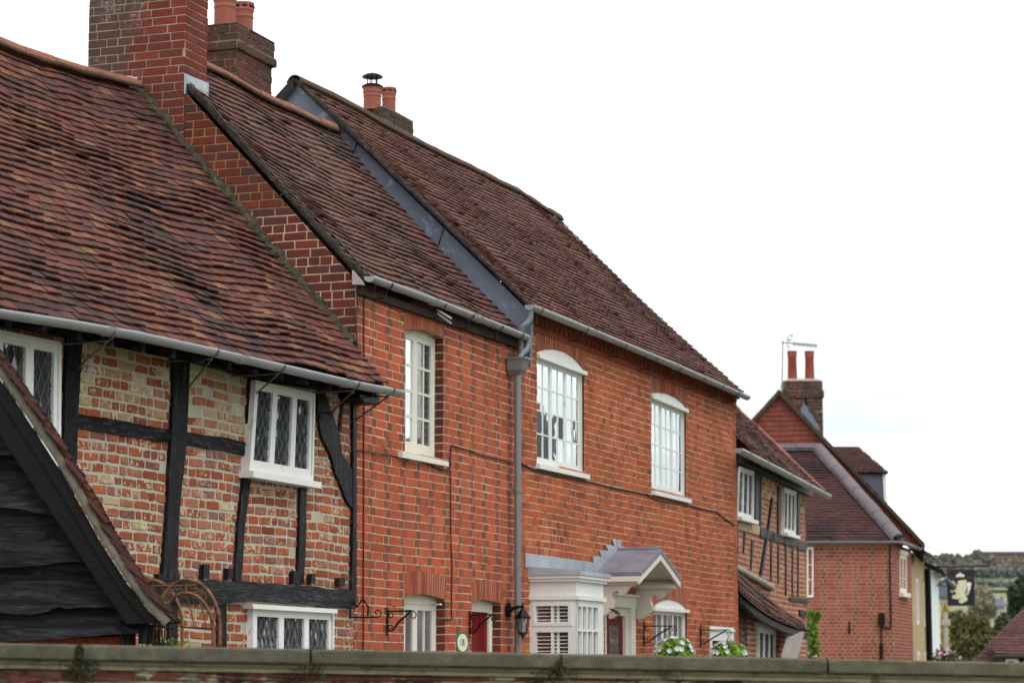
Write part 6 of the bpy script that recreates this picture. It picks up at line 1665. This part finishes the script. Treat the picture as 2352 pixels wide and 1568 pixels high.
# ------------------------------------------------------------------ garden arch
def garden_arch():
    pa = Plane(atY(430, 1400, 14.6)[:2], (1, 0)); root = thing('garden_arch', 'rusty tubular garden arch with scrollwork beside the timbered house', 'garden arch', (pa.o.x, pa.o.y, 0))
    D = lambda x, y, w=0: pa.P(*pa.at(x, y, w), w)
    def hoop(cx, top, rx, ry, w, x_left=True):
        pts = []
        yl = top+ry
        for k in range(25):
            a = math.pi*k/24; pts.append((cx-rx*math.cos(a), yl-ry*math.sin(a)))
        P = [D(x, y, w) for x, y in pts]; a = P[0].copy(); a.z = 0; b = P[-1].copy(); b.z = 0; return [a]+P+[b]
    for nm, args, r in (('front_hoop', (430, 1331, 75, 112, 0), .012), ('inner_hoop', (427, 1361, 63, 92, .0), .011), ('rear_hoop', (345, 1331, 74, 108, -.5), .010)):
        mb = MB(); mb.tube(hoop(*args), r, 8); mb.build(nm, M['rust'], root)
    mb = MB(); mb.tube([D(340, 1346, -.4), D(466, 1344.5, 0)], .009, 6); mb.tube([D(416, 1439, -.35), D(503, 1444, 0)], .007, 6); mb.tube([D(427, 1331), D(427, 1360)], .008, 6)
    mb.tube([D(423, 1362), D(434, 1385), D(442, 1412), D(446, 1440)], .0045, 5); mb.tube([D(455, 1372), D(464, 1395), D(470, 1420), D(473, 1442)], .0045, 5); mb.build('cross_bars', M['rust'], root)
    mb = MB(); X = Vector((1, 0, 0)); Z = Vector((0, 0, 1))
    for x, y, s, g in ((410, 1345, 1, 1), (443, 1345, 2, -1), (385, 1368, 0, 1), (466, 1370, 3, -1)): scroll(mb, D(x, y), X, Z, .028, s, 1.2, .0035, g)
    mb.tube([D(382, 1352), D(388, 1351), D(398, 1358), D(405, 1357)], .0035, 5); mb.tube([D(468, 1354), D(455, 1358), D(446, 1360)], .0035, 5); mb.build('scrollwork', M['rust'], root)
    root2 = thing('climbing_plant', 'sparse leafy climber with bare stems at the foot of the rusty arch', 'plant', D(372, 1600, 0))
    mb = MB(); rnd = random.Random(2)
    for k in range(9):
        p = [(365+rnd.uniform(-15, 15), 1560), (368+rnd.uniform(-15, 12), 1480), (362+rnd.uniform(-20, 20), 1440), (385+rnd.uniform(-25, 35), 1425+rnd.uniform(-8, 30))]
        mb.tube([D(x, y, rnd.uniform(-.1, .1)) for x, y in p], .004, 5)
    mb.build('stems', M['bark'], root2)
    mb = MB(); leaf_cloud(mb, D(372, 1389), (.05, .05, .05), 30, .022, 0, 4, shell=0); leaf_cloud(mb, D(392, 1478), (.06, .06, .04), 28, .022, 0, 5, shell=0); leaf_cloud(mb, D(355, 1483), (.09, .06, .03), 30, .02, 0, 6, shell=0); leaf_cloud(mb, D(431, 1478), (.02, .02, .04), 8, .018, 0, 7, shell=0)
    mb.build('leaves', M['leaf_hedge'], root2)
garden_arch()

# ------------------------------------------------------------------ garden wall in front
def garden_wall():
    pL = atY(-60, 1470, 10.0); pR = atY(2420, 1520, 11.3)
    pw = Plane(pL[:2], (pR.x-pL.x, pR.y-pL.y)); LU = (Vector(pR[:2]+(0,)) - Vector(pL[:2]+(0,))).length if False else math.hypot(pR.x-pL.x, pR.y-pL.y)
    root = thing('garden_wall', 'old red brick garden wall with mossy grey stone coping across the foreground', 'wall', pw.P(LU/2, 0, 0))
    top = lambda u: pw.at(0, 1476)[1]+(pw.at(2352, 1521)[1]-pw.at(0, 1476)[1])*(u-pw.at(0, 1476)[0])/(pw.at(2352, 1521)[0]-pw.at(0, 1476)[0])
    h = pw.at(0, 1476)[1]-pw.at(0, 1513)[1]
    js = [-.6]+[pw.at(x, 1500)[0] for x in (178, 710, 1283, 1893)]+[pw.at(2450, 1500)[0]]
    for a, b in zip(js, js[1:]):
        mb = MB(); n = max(4, int((b-a)/.05)); va = []
        for i in range(n+1):
            u = a+.006+(b-a-.012)*i/n; z = top(u)
            nz = lambda s: .004*noise.noise(Vector((u*9, s, 3)))+.002*noise.noise(Vector((u*40, s, 3)))
            r = .008 if 0 < i < n else .016
            va += [pw.P(u, z-h+nz(1), -.02), pw.P(u, z-h+nz(2), .035), pw.P(u, z-h+r+nz(3), .042), pw.P(u, z-r+nz(4), .042), pw.P(u, z+nz(5), .030), pw.P(u, z+.004, -.32), pw.P(u, z-h, -.32)]
        mb.add(va, [(i*7+j, (i+1)*7+j, (i+1)*7+(j+1) % 7, i*7+(j+1) % 7) for i in range(n) for j in range(7)])
        mb.add(va[:7], [tuple(range(7))]); mb.add(va[-7:], [tuple(range(7))[::-1]])
        mb.build('coping_slab', M['coping'], root)
    mb = MB()
    n = 60
    va = []
    for i in range(n+1):
        u = -.5+(js[-1]+.4)*i/n; z = top(u)-h
        va += [pw.P(u, z, -.02), pw.P(u, z-.001, .012), pw.P(u, z-.014+.003*noise.noise(Vector((u*8, 1, 1))), .018), pw.P(u, z-.018, .006), pw.P(u, z-.036+.003*noise.noise(Vector((u*8, 4, 1))), .009), pw.P(u, z-.038, -.02)]
    mb.add(va, [(i*6+j, (i+1)*6+j, (i+1)*6+j+1, i*6+j+1) for i in range(n) for j in range(5)]); mb.build('creasing_course', M['buff'], root)
    mb = MB()
    z1 = top(0)-h-.03
    bricks(mb, pw, [(-.5, 0), (js[-1], 0), (js[-1], top(js[-1])-h-.03), (-.5, top(-.5)-h-.03)], (), .078, .215, 'mixed', .014, .008, .003, seed=99, zoff=.01, mats=(1, 1), w=-.012, rough_edge=.002)
    mb.pbox(pw, -.5, js[-1], 0, top(js[-1])-h-.01, -.30, -.018, 0)
    mb.build('brick_face', [M['mortar_mossy'], M['brick_garden']], root)
    mb = MB()
    for x, y, s, n_ in ((182, 1500, .05, 260), (186, 1530, .09, 320), (700, 1545, .10, 200), (1283, 1535, .05, 160), (1270, 1560, .14, 260)):
        c = pw.P(*pw.at(x, y, .045), .045 if s < .06 else .02); leaf_cloud(mb, c, (s*.35 if s < .06 else s, .02, s*.8), n_*2, .007, 0, int(x), shell=0)
    tag(mb.build('moss', M['moss'], root), None, None, kind='stuff')
    return root
M['mortar_mossy'] = plain('mortar_mossy', srgb(138, 130, 110), .95, .1, .4, 5, 1, 30, dirt=srgb(46, 46, 36), dirt_thr=.5, dirt_scale=4)
M['moss'] = leafmat('moss', [srgb(40, 44, 22), srgb(58, 60, 30), srgb(34, 36, 22)])
garden_wall()

# ------------------------------------------------------------------ planting
def tree(name, label, cat, base, h, crown, n, size, mat, seed, group=None, trunk=.15, lobes=7, leafm=None):
    rnd = random.Random(seed); base = Vector(base); root = thing(name, label, cat, base, group)
    mb = MB(); top = base+Vector((0, 0, h*.75)); mb.tube([base, base.lerp(top, .4)+Vector((.05*h*.1, 0, 0)), top], [trunk, trunk*.7, trunk*.2], 8)
    cc = base+Vector((0, 0, h-crown[2]))
    for k in range(6):
        a = rnd.uniform(0, 6.28); s = base.lerp(top, rnd.uniform(.35, .8)); mb.tube([s, s+Vector((math.cos(a)*crown[0]*.6, math.sin(a)*crown[1]*.6, crown[2]*.4))], [trunk*.4, trunk*.1], 5)
    mb.build('trunk', M['bark'], root)
    mb = MB()
    for k in range(lobes):
        v = Vector((rnd.gauss(0, .42), rnd.gauss(0, .42), rnd.gauss(0, .42)))
        if v.length > .75: v *= .75/v.length
        c = cc+Vector((v.x*crown[0], v.y*crown[1], v.z*crown[2])); f = rnd.uniform(.35, .6)
        leaf_cloud(mb, c, (crown[0]*f, crown[1]*f, crown[2]*f), n//lobes, size, 0, seed*31+k, shell=.35)
    mb.build('crown', M[mat], root); return root
def conifer(label, base, h, r, n, size, mat, seed, group=None):
    rnd = random.Random(seed); base = Vector(base); root = thing('conifer', label, 'tree', base, group)
    mb = MB(); mb.tube([base, base+Vector((0, 0, h))], [.12, .02], 6); mb.build('trunk', M['bark'], root); mb = MB()
    for _ in range(n):
        t = rnd.random()**.7; z = h*(1-t*.9); rr = r*t*(.55+.45*rnd.random())*(1+.3*math.sin(z*3+seed)); a = rnd.uniform(0, 6.28)
        p = base+Vector((rr*math.cos(a), rr*math.sin(a), z)); dv = Vector((math.cos(a), math.sin(a), .35)); s = size*rnd.uniform(.6, 1.3); b = Vector((-math.sin(a), math.cos(a), rnd.uniform(-.5, .5)))
        mb.add([p-dv*s, p+b*s*.4, p+dv*s, p-b*s*.4], [(0, 1, 2, 3)])
    mb.build('crown', M[mat], root)

# green shrub climbing between the small cottage and the hipped house
def shrub():
    Y = 44; root = thing('upright_shrub', 'bright green upright shrub between the small cottage and the hipped house', 'shrub', atY(1865, 1500, Y)*1.0)
    root.location.z = 0
    mb = MB(); c = atY(1864, 1500, Y); mb.tube([(c.x, c.y, 0), (c.x, c.y, atY(1864, 1420, Y).z)], .03, 6); mb.build('stem', M['bark'], root)
    mb = MB()
    for k, (x, y, r) in enumerate(((1863, 1412, .10), (1862, 1430, .14), (1868, 1450, .16), (1866, 1470, .16), (1871, 1490, .17), (1866, 1505, .2), (1879, 1412, .06), (1875, 1422, .07))):
        leaf_cloud(mb, atY(x, y, Y), (r*.6, r*.6, r), 220, .045, 0, 40+k, shell=0)
    mb.build('foliage', M['leaf_hedge'], root)
    for lab, x, y, Y_, r, pm, s in (('dark red and white flowers at the foot of the green shrub', 1848, 1506, 42, .2, 'petal_red', 3), ('pink and red flowers beside the white house front', 2165, 1512, 70, .55, 'petal_pink', 4)):
        c = atY(x, y, Y_); rt = thing('flowering_plant', lab, 'flowers', (c.x, c.y, 0)); mb = MB()
        leaf_cloud(mb, c+Vector((0, 0, -.1)), (r*1.1, r*.5, r*.6), 200, r*.2, 0, s); mb.build('foliage', M['leaf_dark'], rt)
        mb = MB(); leaf_cloud(mb, c+Vector((0, 0, .02)), (r, r*.5, r*.5), 60, r*.16, 0, s+1); leaf_cloud(mb, c, (r*1.1, r*.5, r*.5), 24, r*.14, 1, s+2); tag(mb.build('flowers', [M[pm], M['petal_white'] if pm == 'petal_red' else M['petal_red']], rt), None, None, kind='stuff')
        mb = MB(); mb.tube([(c.x, c.y, 0), (c.x, c.y, c.z-.05)], .03, 6); mb.build('stem', M['bark'], rt)
shrub()

def at_ground(x, Y, y=1500): p = atY(x, y, Y); return (p.x, p.y, 0)
# middle distance
tree('broad_tree', 'broad olive green tree behind the pub sign, nearest of the distant trees', 'tree', at_ground(2225, 95), 3.5+.0, (1.5, 1.2, 1.4), 10, .2, 'leaf_autumn', 3) if False else None
def treeimg(label, x, ytop, Y, rx_px, mat, seed, n=2600, size=.28, name='leafy_tree', hz=0, group='trees beyond the end of the street', lobes=9, ybot=1540):
    p = atY(x, ytop, Y); rx = rx_px*Y/F; h = p.z-hz; tree(name, label, 'tree', (p.x, p.y, hz), h, (rx, rx*.8, min(h*.48, max(rx*.9, (ybot-ytop)*Y/F*.5))), n, size, mat, seed, group, trunk=.06*h*.5, lobes=lobes)
treeimg('broad dark olive tree filling the space under the pub sign', 2225, 1385, 110, 62, 'leaf_autumn', 3, 9000, .17, ybot=1560, lobes=16)
treeimg('olive tree low behind the white house front', 2165, 1400, 120, 36, 'leaf_autumn', 13, 4000, .17, ybot=1560)
treeimg('yellowing slender tree beside the white house front', 2170, 1395, 100, 13, 'leaf_yellow', 5, 900, .13, ybot=1530)
treeimg('dark green tree between the olive tree and the brown roof', 2300, 1422, 116, 34, 'leaf_dark', 7, 4500, .16, ybot=1570, lobes=12)
treeimg('tall dark evergreen at the right edge of the view', 2340, 1318, 105, 30, 'leaf_conifer', 8, 4600, .17, ybot=1500, lobes=12)
treeimg('smaller dark evergreen left of the tallest one', 2312, 1400, 118, 20, 'leaf_conifer', 9, 2600, .15, ybot=1510)
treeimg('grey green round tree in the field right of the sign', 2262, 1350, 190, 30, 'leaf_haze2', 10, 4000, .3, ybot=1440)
treeimg('small round olive tree right of the grey green one', 2318, 1356, 200, 26, 'leaf_haze2', 12, 2000, .3, ybot=1420) if False else None

for o in bpy.data.objects:
    pass

# brown roofed barn lower right
def barn():
    Y = 60; pl = Plane((0, Y), (1, 0)); a = pl.at(2240, 1516); b = pl.at(2420, 1330); 
    root = thing('tiled_barn', 'low building with brown tiled roof at the right edge above the wall', 'house', (b[0], Y, 0))
    EL = pl.P(a[0]-.05, a[1], 0); zE = a[1]
    q = pl.at(2352, 1397); 
    RT = pl.P(q[0]+.9, q[1]+.95, -2.2)
    # roof slope facing the camera, rising to the right to an off-frame ridge
    EL = pl.P(pl.at(2232, 1522)[0], pl.at(2232, 1522)[1], .0); ER = EL+Vector((6, 0, 0)); RL = pl.P(*pl.at(2372, 1376, -1.9), -1.9); RR = RL+Vector((4, 0, 0))
    mb = MB(); tiled(mb, EL, ER, RR, RL, .1, .165, seed=77, wave=.01); mb.build('roof', [M['tile_far2'], M['underlay']], root)
    mb = MB(); mb.add([EL, RL, RL+Vector((0, 2, -2)), EL+Vector((0, 3.8, 0))], [(0, 1, 2, 3)]); mb.add([RL, RR, RR+Vector((0, 2, -2)), RL+Vector((0, 2, -2))], [(0, 1, 2, 3)]); mb.build('rear_slope', M['tile_far2'], root)
    g0 = pl.P(*pl.at(2288, 1503, .35), .35)
    mb = MB(); 
    # porch eave in front
    mb.pbox(pl, pl.at(2295, 1505, .3)[0], pl.at(2295, 1505, .3)[0]+5, 0, pl.at(2295, 1509, .3)[1], -1.0, .25); mb.build('wall', M['plaster3'], root)
    gutter(root, pl.P(pl.at(2284, 1504, .4)[0], pl.at(2290, 1503, .4)[1], .4), pl.P(pl.at(2284, 1504, .4)[0]+5, pl.at(2290, 1503, .4)[1]+.05, .4), .05, (), mat=M['gutter_iron'])
    mb = MB(); x0 = pl.at(2284, 1504, .4)[0]; zt = pl.at(2290, 1503, .4)[1]
    tiled(mb, pl.P(x0, zt+.02, .38), pl.P(x0+5, zt+.02, .38), pl.P(x0+5, zt+.45, -.1), pl.P(x0+.0, zt+.45, -.1), .1, .165, seed=78); mb.build('lower_roof', [M['tile_far2'], M['underlay']], root)
    for a_ in (2310, 2335):
        p = pl.at(a_, 1512, .26); window(root, pl, [(p[0], p[1]), (p[0]+.5, p[1]), (p[0]+.5, p[1]-.8), (p[0], p[1]-.8)], .27, [(.05, .5), (.5, .95)], cols=1, rows=1, frame=.03, sash=.03, glass='glass_mid', depth=.03)
M['tile_far2'] = tilemat('tile_barn', [srgb(92, 64, 59), srgb(100, 68, 62), srgb(84, 60, 57), srgb(104, 72, 65)], srgb(74, 56, 54), .6, srgb(160, 140, 130), .72, 8, .5)
M['plaster3'] = plain('barn_wall', srgb(96, 84, 76), .9, .2, .2)
barn()

# wooden pole near the white house
Yp = 85; p = atY(2172, 1420, Yp); mb = MB(); mb.tube([(p.x, p.y, 0), (p.x, p.y, atY(2172, 1405, Yp).z)], [.10, .08], 10); mb.box((p.x, p.y, atY(2172, 1428, Yp).z), .28, .28, .2)
tag(mb.build('timber_pole', M['grey_post']), 'weathered grey post standing beside the white house front', 'post')

# far cottage in the valley and the long building on the hill
def small_house(name, label, x0, x1, yr, ye, yb, Y, wall, roofm, hz=0, chim=()):
    pl = Plane((0, Y), (1, 0)); a = pl.at(x0, ye); b = pl.at(x1, ye); r = pl.at(x0, yr)[1]; bt = pl.at(x0, yb)[1]
    root = thing(name, label, 'house', ((a[0]+b[0])/2, Y, bt)); mb = MB(); dp = (b[0]-a[0])*.5
    mb.prism([pl.P(a[0], bt), pl.P(b[0], bt), pl.P(b[0], a[1]), pl.P(a[0], a[1])], (0, dp, 0)); mb.build('wall', M[wall], root)
    mb = MB(); e = .3*(Y/300); mb.prism([pl.P(a[0]-e, a[1], e), pl.P(b[0]+e, a[1], e), pl.P(b[0], r, -dp/2), pl.P(a[0], r, -dp/2)], (0, 0, .15)); mb.prism([pl.P(a[0]-e, a[1], -dp), pl.P(b[0]+e, a[1], -dp), pl.P(b[0], r, -dp/2), pl.P(a[0], r, -dp/2)], (0, 0, .15)); rf = mb.build('roof', M[roofm], root)
    for c in chim:
        mb = MB(); q = pl.at(c, yr); wd = (b[0]-a[0])*.09; mb.box(pl.P(q[0], r+.4*wd*2, -dp/2), wd, wd, wd*2.2); mb.build('chimney', M['terracotta'], rf)
    mb = MB(); n = 3
    for k in range(n):
        u = a[0]+(b[0]-a[0])*(k+.5)/n; hh = a[1]-bt; mb = MB(); mb.pbox(pl, u-hh*.12, u+hh*.12, bt+hh*.45, bt+hh*.8, 0, .05); w_ = mb.build('window', M['white'], root)
        mb = MB(); mb.pbox(pl, u-hh*.09, u+hh*.09, bt+hh*.48, bt+hh*.77, .05, .07); mb.build('pane', M['glass_shut'], w_)
    return root
M['slate'] = plain('slate', srgb(96, 98, 116), .7, .3, .1, .5)
M['pale_wall'] = plain('pale_wall', srgb(150, 146, 150), .9, .2, .1, .5)
small_house('slate_roofed_cottage', 'distant pale cottage with grey slate roof and orange chimneys in the valley', 2333-2, 2352-2, 1, 1, 1, 300, 'pale_wall', 'slate') if False else None
small_house('slate_roofed_cottage', 'distant pale cottage with grey slate roof and orange chimneys in the valley', 2252, 2306, 1377, 1393, 1425, 240, 'pale_wall', 'slate', chim=(2258, 2304))
small_house('hilltop_building', 'long low dark building on the skyline of the far hill', 2240, 2420, 1263, 1271, 1285, 640, 'leaf_wall', 'slate_dark', chim=(2348,)) if False else None
M['slate_dark'] = plain('slate_dark', srgb(84, 88, 98), .8, .2, .1, .2)
M['hill_wall'] = plain('hill_wall', srgb(124, 104, 98), .9, .2, .2, .2)
small_house('hilltop_building', 'long low dark building on the skyline of the far hill', 2246, 2420, 1264, 1270, 1282, 640, 'hill_wall', 'slate_dark', chim=())
sh = small_house('gabled_cottage', 'small cream gabled cottage half hidden behind the pub sign', 2158, 2185, 1352, 1374, 1400, 150, 'yellow_render', 'slate_dark')

# ------------------------------------------------------------------ terrain
def terrain():
    mb = MB(); N = 90; Mx = 70; vs = []
    def hz(x, y):
        if y < 70: return 0.0
        # valley then hill rising
        t = (y-70)/630.0; base = -2.0*math.exp(-((y-110)/40)**2)
        h = 0
        if y > 150:
            s = min(1, (y-150)/480); h = 24.5*(s*s*(3-2*s))
        h += 1.8*noise.noise(Vector((x*.006, y*.006, 1)))*min(1, max(0, (y-150)/300))
        if y > 640: h -= (y-640)*.02
        return base*0+h
    xs = [-900+1800*i/Mx for i in range(Mx+1)]; ys = []
    y = -60.0
    while y < 2600:
        ys.append(y); y += 10 if y < 700 else 60
    for yy in ys:
        for x in xs: vs.append((x, yy, hz(x, yy)-.03))
    n = Mx+1
    mb.add(vs, [(i*n+j, i*n+j+1, (i+1)*n+j+1, (i+1)*n+j) for i in range(len(ys)-1) for j in range(Mx)], 0, True)
    m = NT('grass_fields'); sep = m.n.new('ShaderNodeSeparateXYZ'); m.l.new(m.tc.outputs['Object'], sep.inputs[0])
    n1 = m.noise(.01, 3, .5, stretch=(.3, 1, 1)); c = m.ramp(n1, [(.35, srgb(112, 122, 88)), (.5, srgb(128, 134, 100)), (.62, srgb(136, 134, 106))]); n2_ = m.noise(.4, 5, .6); c = m.mix(.3, c, m.ramp(n2_, [(.3, srgb(104, 114, 80)), (.7, srgb(134, 138, 104))]))
    m.color(c); m.rough(.95, .1)
    o = mb.build('ground', m.mat); tag(o, None, None, kind='structure')
    return hz
hz = terrain()
# far hedges and woods on the hill: individual crowns would be hundreds, one mass each
def wood(label, spans, mat, n, size, seed):
    mb = MB(); rnd = random.Random(seed)
    for (x0, x1, Y, yt, thick) in spans:
        for _ in range(n):
            x = rnd.uniform(x0, x1); Yv = Y+rnd.uniform(-8, 8); p = atY(x, 1400, Yv); g = hz(p.x, Yv)
            top = atY(x, yt, Yv).z + (noise.noise(Vector((x*.03, Y, 1)))+.6*noise.noise(Vector((x*.11, Y, 4))))*thick*.3
            z = rnd.uniform(max(g, top-thick), top); c = Vector((p.x, Yv, z))
            a = Vector((rnd.gauss(0, 1), rnd.gauss(0, .5), rnd.gauss(0, 1))).normalized(); b = a.cross(Vector((rnd.gauss(0, 1), rnd.gauss(0, 1), rnd.gauss(0, 1)))).normalized(); s = size*rnd.uniform(.6, 1.3)
            mb.add([c-a*s, c+b*s*.7, c+a*s, c-b*s*.7], [(0, 1, 2, 3)])
    return tag(mb.build('woodland', M[mat]), label, 'woodland', kind='stuff')
M['leaf_haze_blue'] = leafmat('leaf_haze_blue', [srgb(104, 112, 108), srgb(94, 104, 104), srgb(116, 120, 112)])  # bluish grey stands in for haze over the far hedges
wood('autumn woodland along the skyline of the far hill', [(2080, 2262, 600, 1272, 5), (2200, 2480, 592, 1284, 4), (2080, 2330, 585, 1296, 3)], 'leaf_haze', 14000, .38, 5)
wood('dark hedge line crossing the far hillside', [(2200, 2480, 520, 1304, 1.7), (2060, 2480, 440, 1336, .7)], 'leaf_haze_blue', 7000, .4, 6)

# road, pavement
def sheets():
    o = pl2.P(0, 0, 0); 
    mb = MB(); a = pl2.P(-14, 0, .0); 
    mb.prism([pl2.P(-16, 0, .05), pl2.P(22, 0, .05), pl2.P(22, 0, 1.5), pl2.P(-16, 0, 1.5)], (0, 0, .12)); tag(mb.build('pavement', M['paving']), None, None, kind='structure')
    mb = MB(); mb.add([pl2.P(-24, .0, 1.5), pl2.P(60, .0, 1.5), pl2.P(60, 0, 6.5), pl2.P(-24, 0, 6.5)], [(0, 1, 2, 3)]); ro = mb.build('road', M['asphalt']); ro.location.z += .004; tag(ro, None, None, kind='structure')
M['paving'] = plain('paving', srgb(140, 134, 124), .9, .2, .2, 3, .3)
M['asphalt'] = plain('asphalt', srgb(66, 66, 68), .9, .3, .2, 10, .4)
sheets()
def opposite():
    w0, w1 = 8.0, 12.5; u0, u1 = 24.5, 38.0
    root = thing('opposite_house', 'brick house across the street, seen only as a reflection in the white casements', 'house', pl2.P(u0, 0, w0))
    mb = MB(); mb.prism([pl2.P(u0, 0, w0), pl2.P(u1, 0, w0), pl2.P(u1, 0, w1), pl2.P(u0, 0, w1)], (0, 0, 4.2)); mb.build('wall', M['brick_far'], root)
    mb = MB(); e = .3; wm = (w0+w1)/2
    mb.prism([pl2.P(u0, 4.15, w0-e), pl2.P(u0, 6.3, wm), pl2.P(u0, 4.15, w1+e)], d2*(u1-u0)); rf = mb.build('roof', M['tile_far'], root)
    for u in (30.6, 33.6):
        mb = MB(); mb.box(pl2.P(u, 6.55, wm), .9, .6, 1.7, d=d2); ch = mb.build('chimney', M['slate_dark'], rf)
        for k in (-.2, .2): pot(ch, pl2.P(u+k, 7.4, wm), .11, .4)
    for u in (25.5, 29, 31.5):
        for z in (1.0, 2.9):
            mb = MB(); mb.pbox(pl2, u, u+.9, z, z+1.1, w0-.03, w0-.001); f = mb.build('window', M['white'], root)
            mb = MB(); mb.pbox(pl2, u+.07, u+.83, z+.07, z+1.03, w0-.04, w0-.03); mb.build('pane', M['glass_shut'], f)
opposite()
# tree across the street (seen in the leaded windows)
tree('street_tree', 'large leafy tree across the street, out of view to the right', 'tree', (10.5, 25.5, 0), 9.5, (3.6, 3.6, 3.9), 9000, .28, 'leaf_dark', 77, trunk=.3, lobes=14)

# ------------------------------------------------------------------ world, light, camera
w = bpy.data.worlds.new('World'); sc.world = w; w.use_nodes = True
nt = w.node_tree; bg = nt.nodes['Background']; sky = nt.nodes.new('ShaderNodeTexSky'); sky.sky_type = 'NISHITA'; sky.sun_disc = False
SE, SA = R(52), R(150)
sky.sun_elevation = SE; sky.sun_rotation = SA; sky.air_density = 1.0; sky.dust_density = 2.0
tc = nt.nodes.new('ShaderNodeTexCoord'); mp = nt.nodes.new('ShaderNodeMapping'); mp.inputs['Scale'].default_value = (1, 1, 5)
nz = nt.nodes.new('ShaderNodeTexNoise'); nz.inputs['Scale'].default_value = 3.0; nz.inputs['Detail'].default_value = 5
nt.links.new(tc.outputs['Generated'], mp.inputs[0]); nt.links.new(mp.outputs[0], nz.inputs[0])
rp = nt.nodes.new('ShaderNodeValToRGB'); rp.color_ramp.elements[0].position = .36; rp.color_ramp.elements[0].color = (.82, .82, .82, 1); rp.color_ramp.elements[1].position = .55; rp.color_ramp.elements[1].color = (1, 1, 1, 1)
nt.links.new(nz.outputs[0], rp.inputs[0])
mx = nt.nodes.new('ShaderNodeMix'); mx.data_type = 'RGBA'; nt.links.new(rp.outputs[0], mx.inputs[0]); nt.links.new(sky.outputs[0], mx.inputs[6]); mx.inputs[7].default_value = (17.5, 17.9, 18.4, 1)
n3 = nt.nodes.new('ShaderNodeTexNoise'); n3.inputs['Scale'].default_value = 2.2; n3.inputs['Detail'].default_value = 4; mp3 = nt.nodes.new('ShaderNodeMapping'); mp3.inputs['Scale'].default_value = (1, 1, 7); mp3.inputs['Location'].default_value = (.4, .1, .2)
nt.links.new(tc.outputs['Generated'], mp3.inputs[0]); nt.links.new(mp3.outputs[0], n3.inputs[0])
r3 = nt.nodes.new('ShaderNodeValToRGB'); r3.color_ramp.elements[0].position = .33; r3.color_ramp.elements[1].position = .5; nt.links.new(n3.outputs[0], r3.inputs[0])
sx = nt.nodes.new('ShaderNodeSeparateXYZ'); nt.links.new(tc.outputs['Generated'], sx.inputs[0])
mr = nt.nodes.new('ShaderNodeMapRange'); mr.inputs[1].default_value = .19; mr.inputs[2].default_value = .10; nt.links.new(sx.outputs[2], mr.inputs[0])
mm = nt.nodes.new('ShaderNodeMath'); mm.operation = 'MULTIPLY'; nt.links.new(r3.outputs[0], mm.inputs[0]); nt.links.new(mr.outputs[0], mm.inputs[1])
m4 = nt.nodes.new('ShaderNodeMix'); m4.data_type = 'RGBA'; nt.links.new(mm.outputs[0], m4.inputs[0]); nt.links.new(mx.outputs[2], m4.inputs[6]); m4.inputs[7].default_value = (9.0, 9.9, 10.0, 1)
nt.links.new(m4.outputs[2], bg.inputs[0]); bg.inputs[1].default_value = .1
sd = bpy.data.lights.new('Sun', 'SUN'); sd.energy = 1.0; sd.angle = R(25); sd.color = (1, .97, .92)
so = bpy.data.objects.new('Sun', sd); col.objects.link(so)
sv = Vector((math.sin(SA)*math.cos(SE), math.cos(SA)*math.cos(SE), math.sin(SE)))
so.rotation_euler = sv.to_track_quat('Z', 'Y').to_euler()
cd = bpy.data.cameras.new('Camera'); cd.lens = 85; cd.sensor_width = 36; cd.clip_end = 5000; cd.clip_start = .1
cd.dof.use_dof = True; cd.dof.focus_distance = 18.5; cd.dof.aperture_fstop = 3.6
co = bpy.data.objects.new('Camera', cd); col.objects.link(co); co.location = CAM; co.rotation_euler = (math.pi/2+PITCH, 0, 0); sc.camera = co
sc.view_settings.view_transform = 'Standard'; sc.view_settings.look = 'None'; sc.view_settings.exposure = 0; sc.view_settings.gamma = 1
sc.render.engine = 'CYCLES'
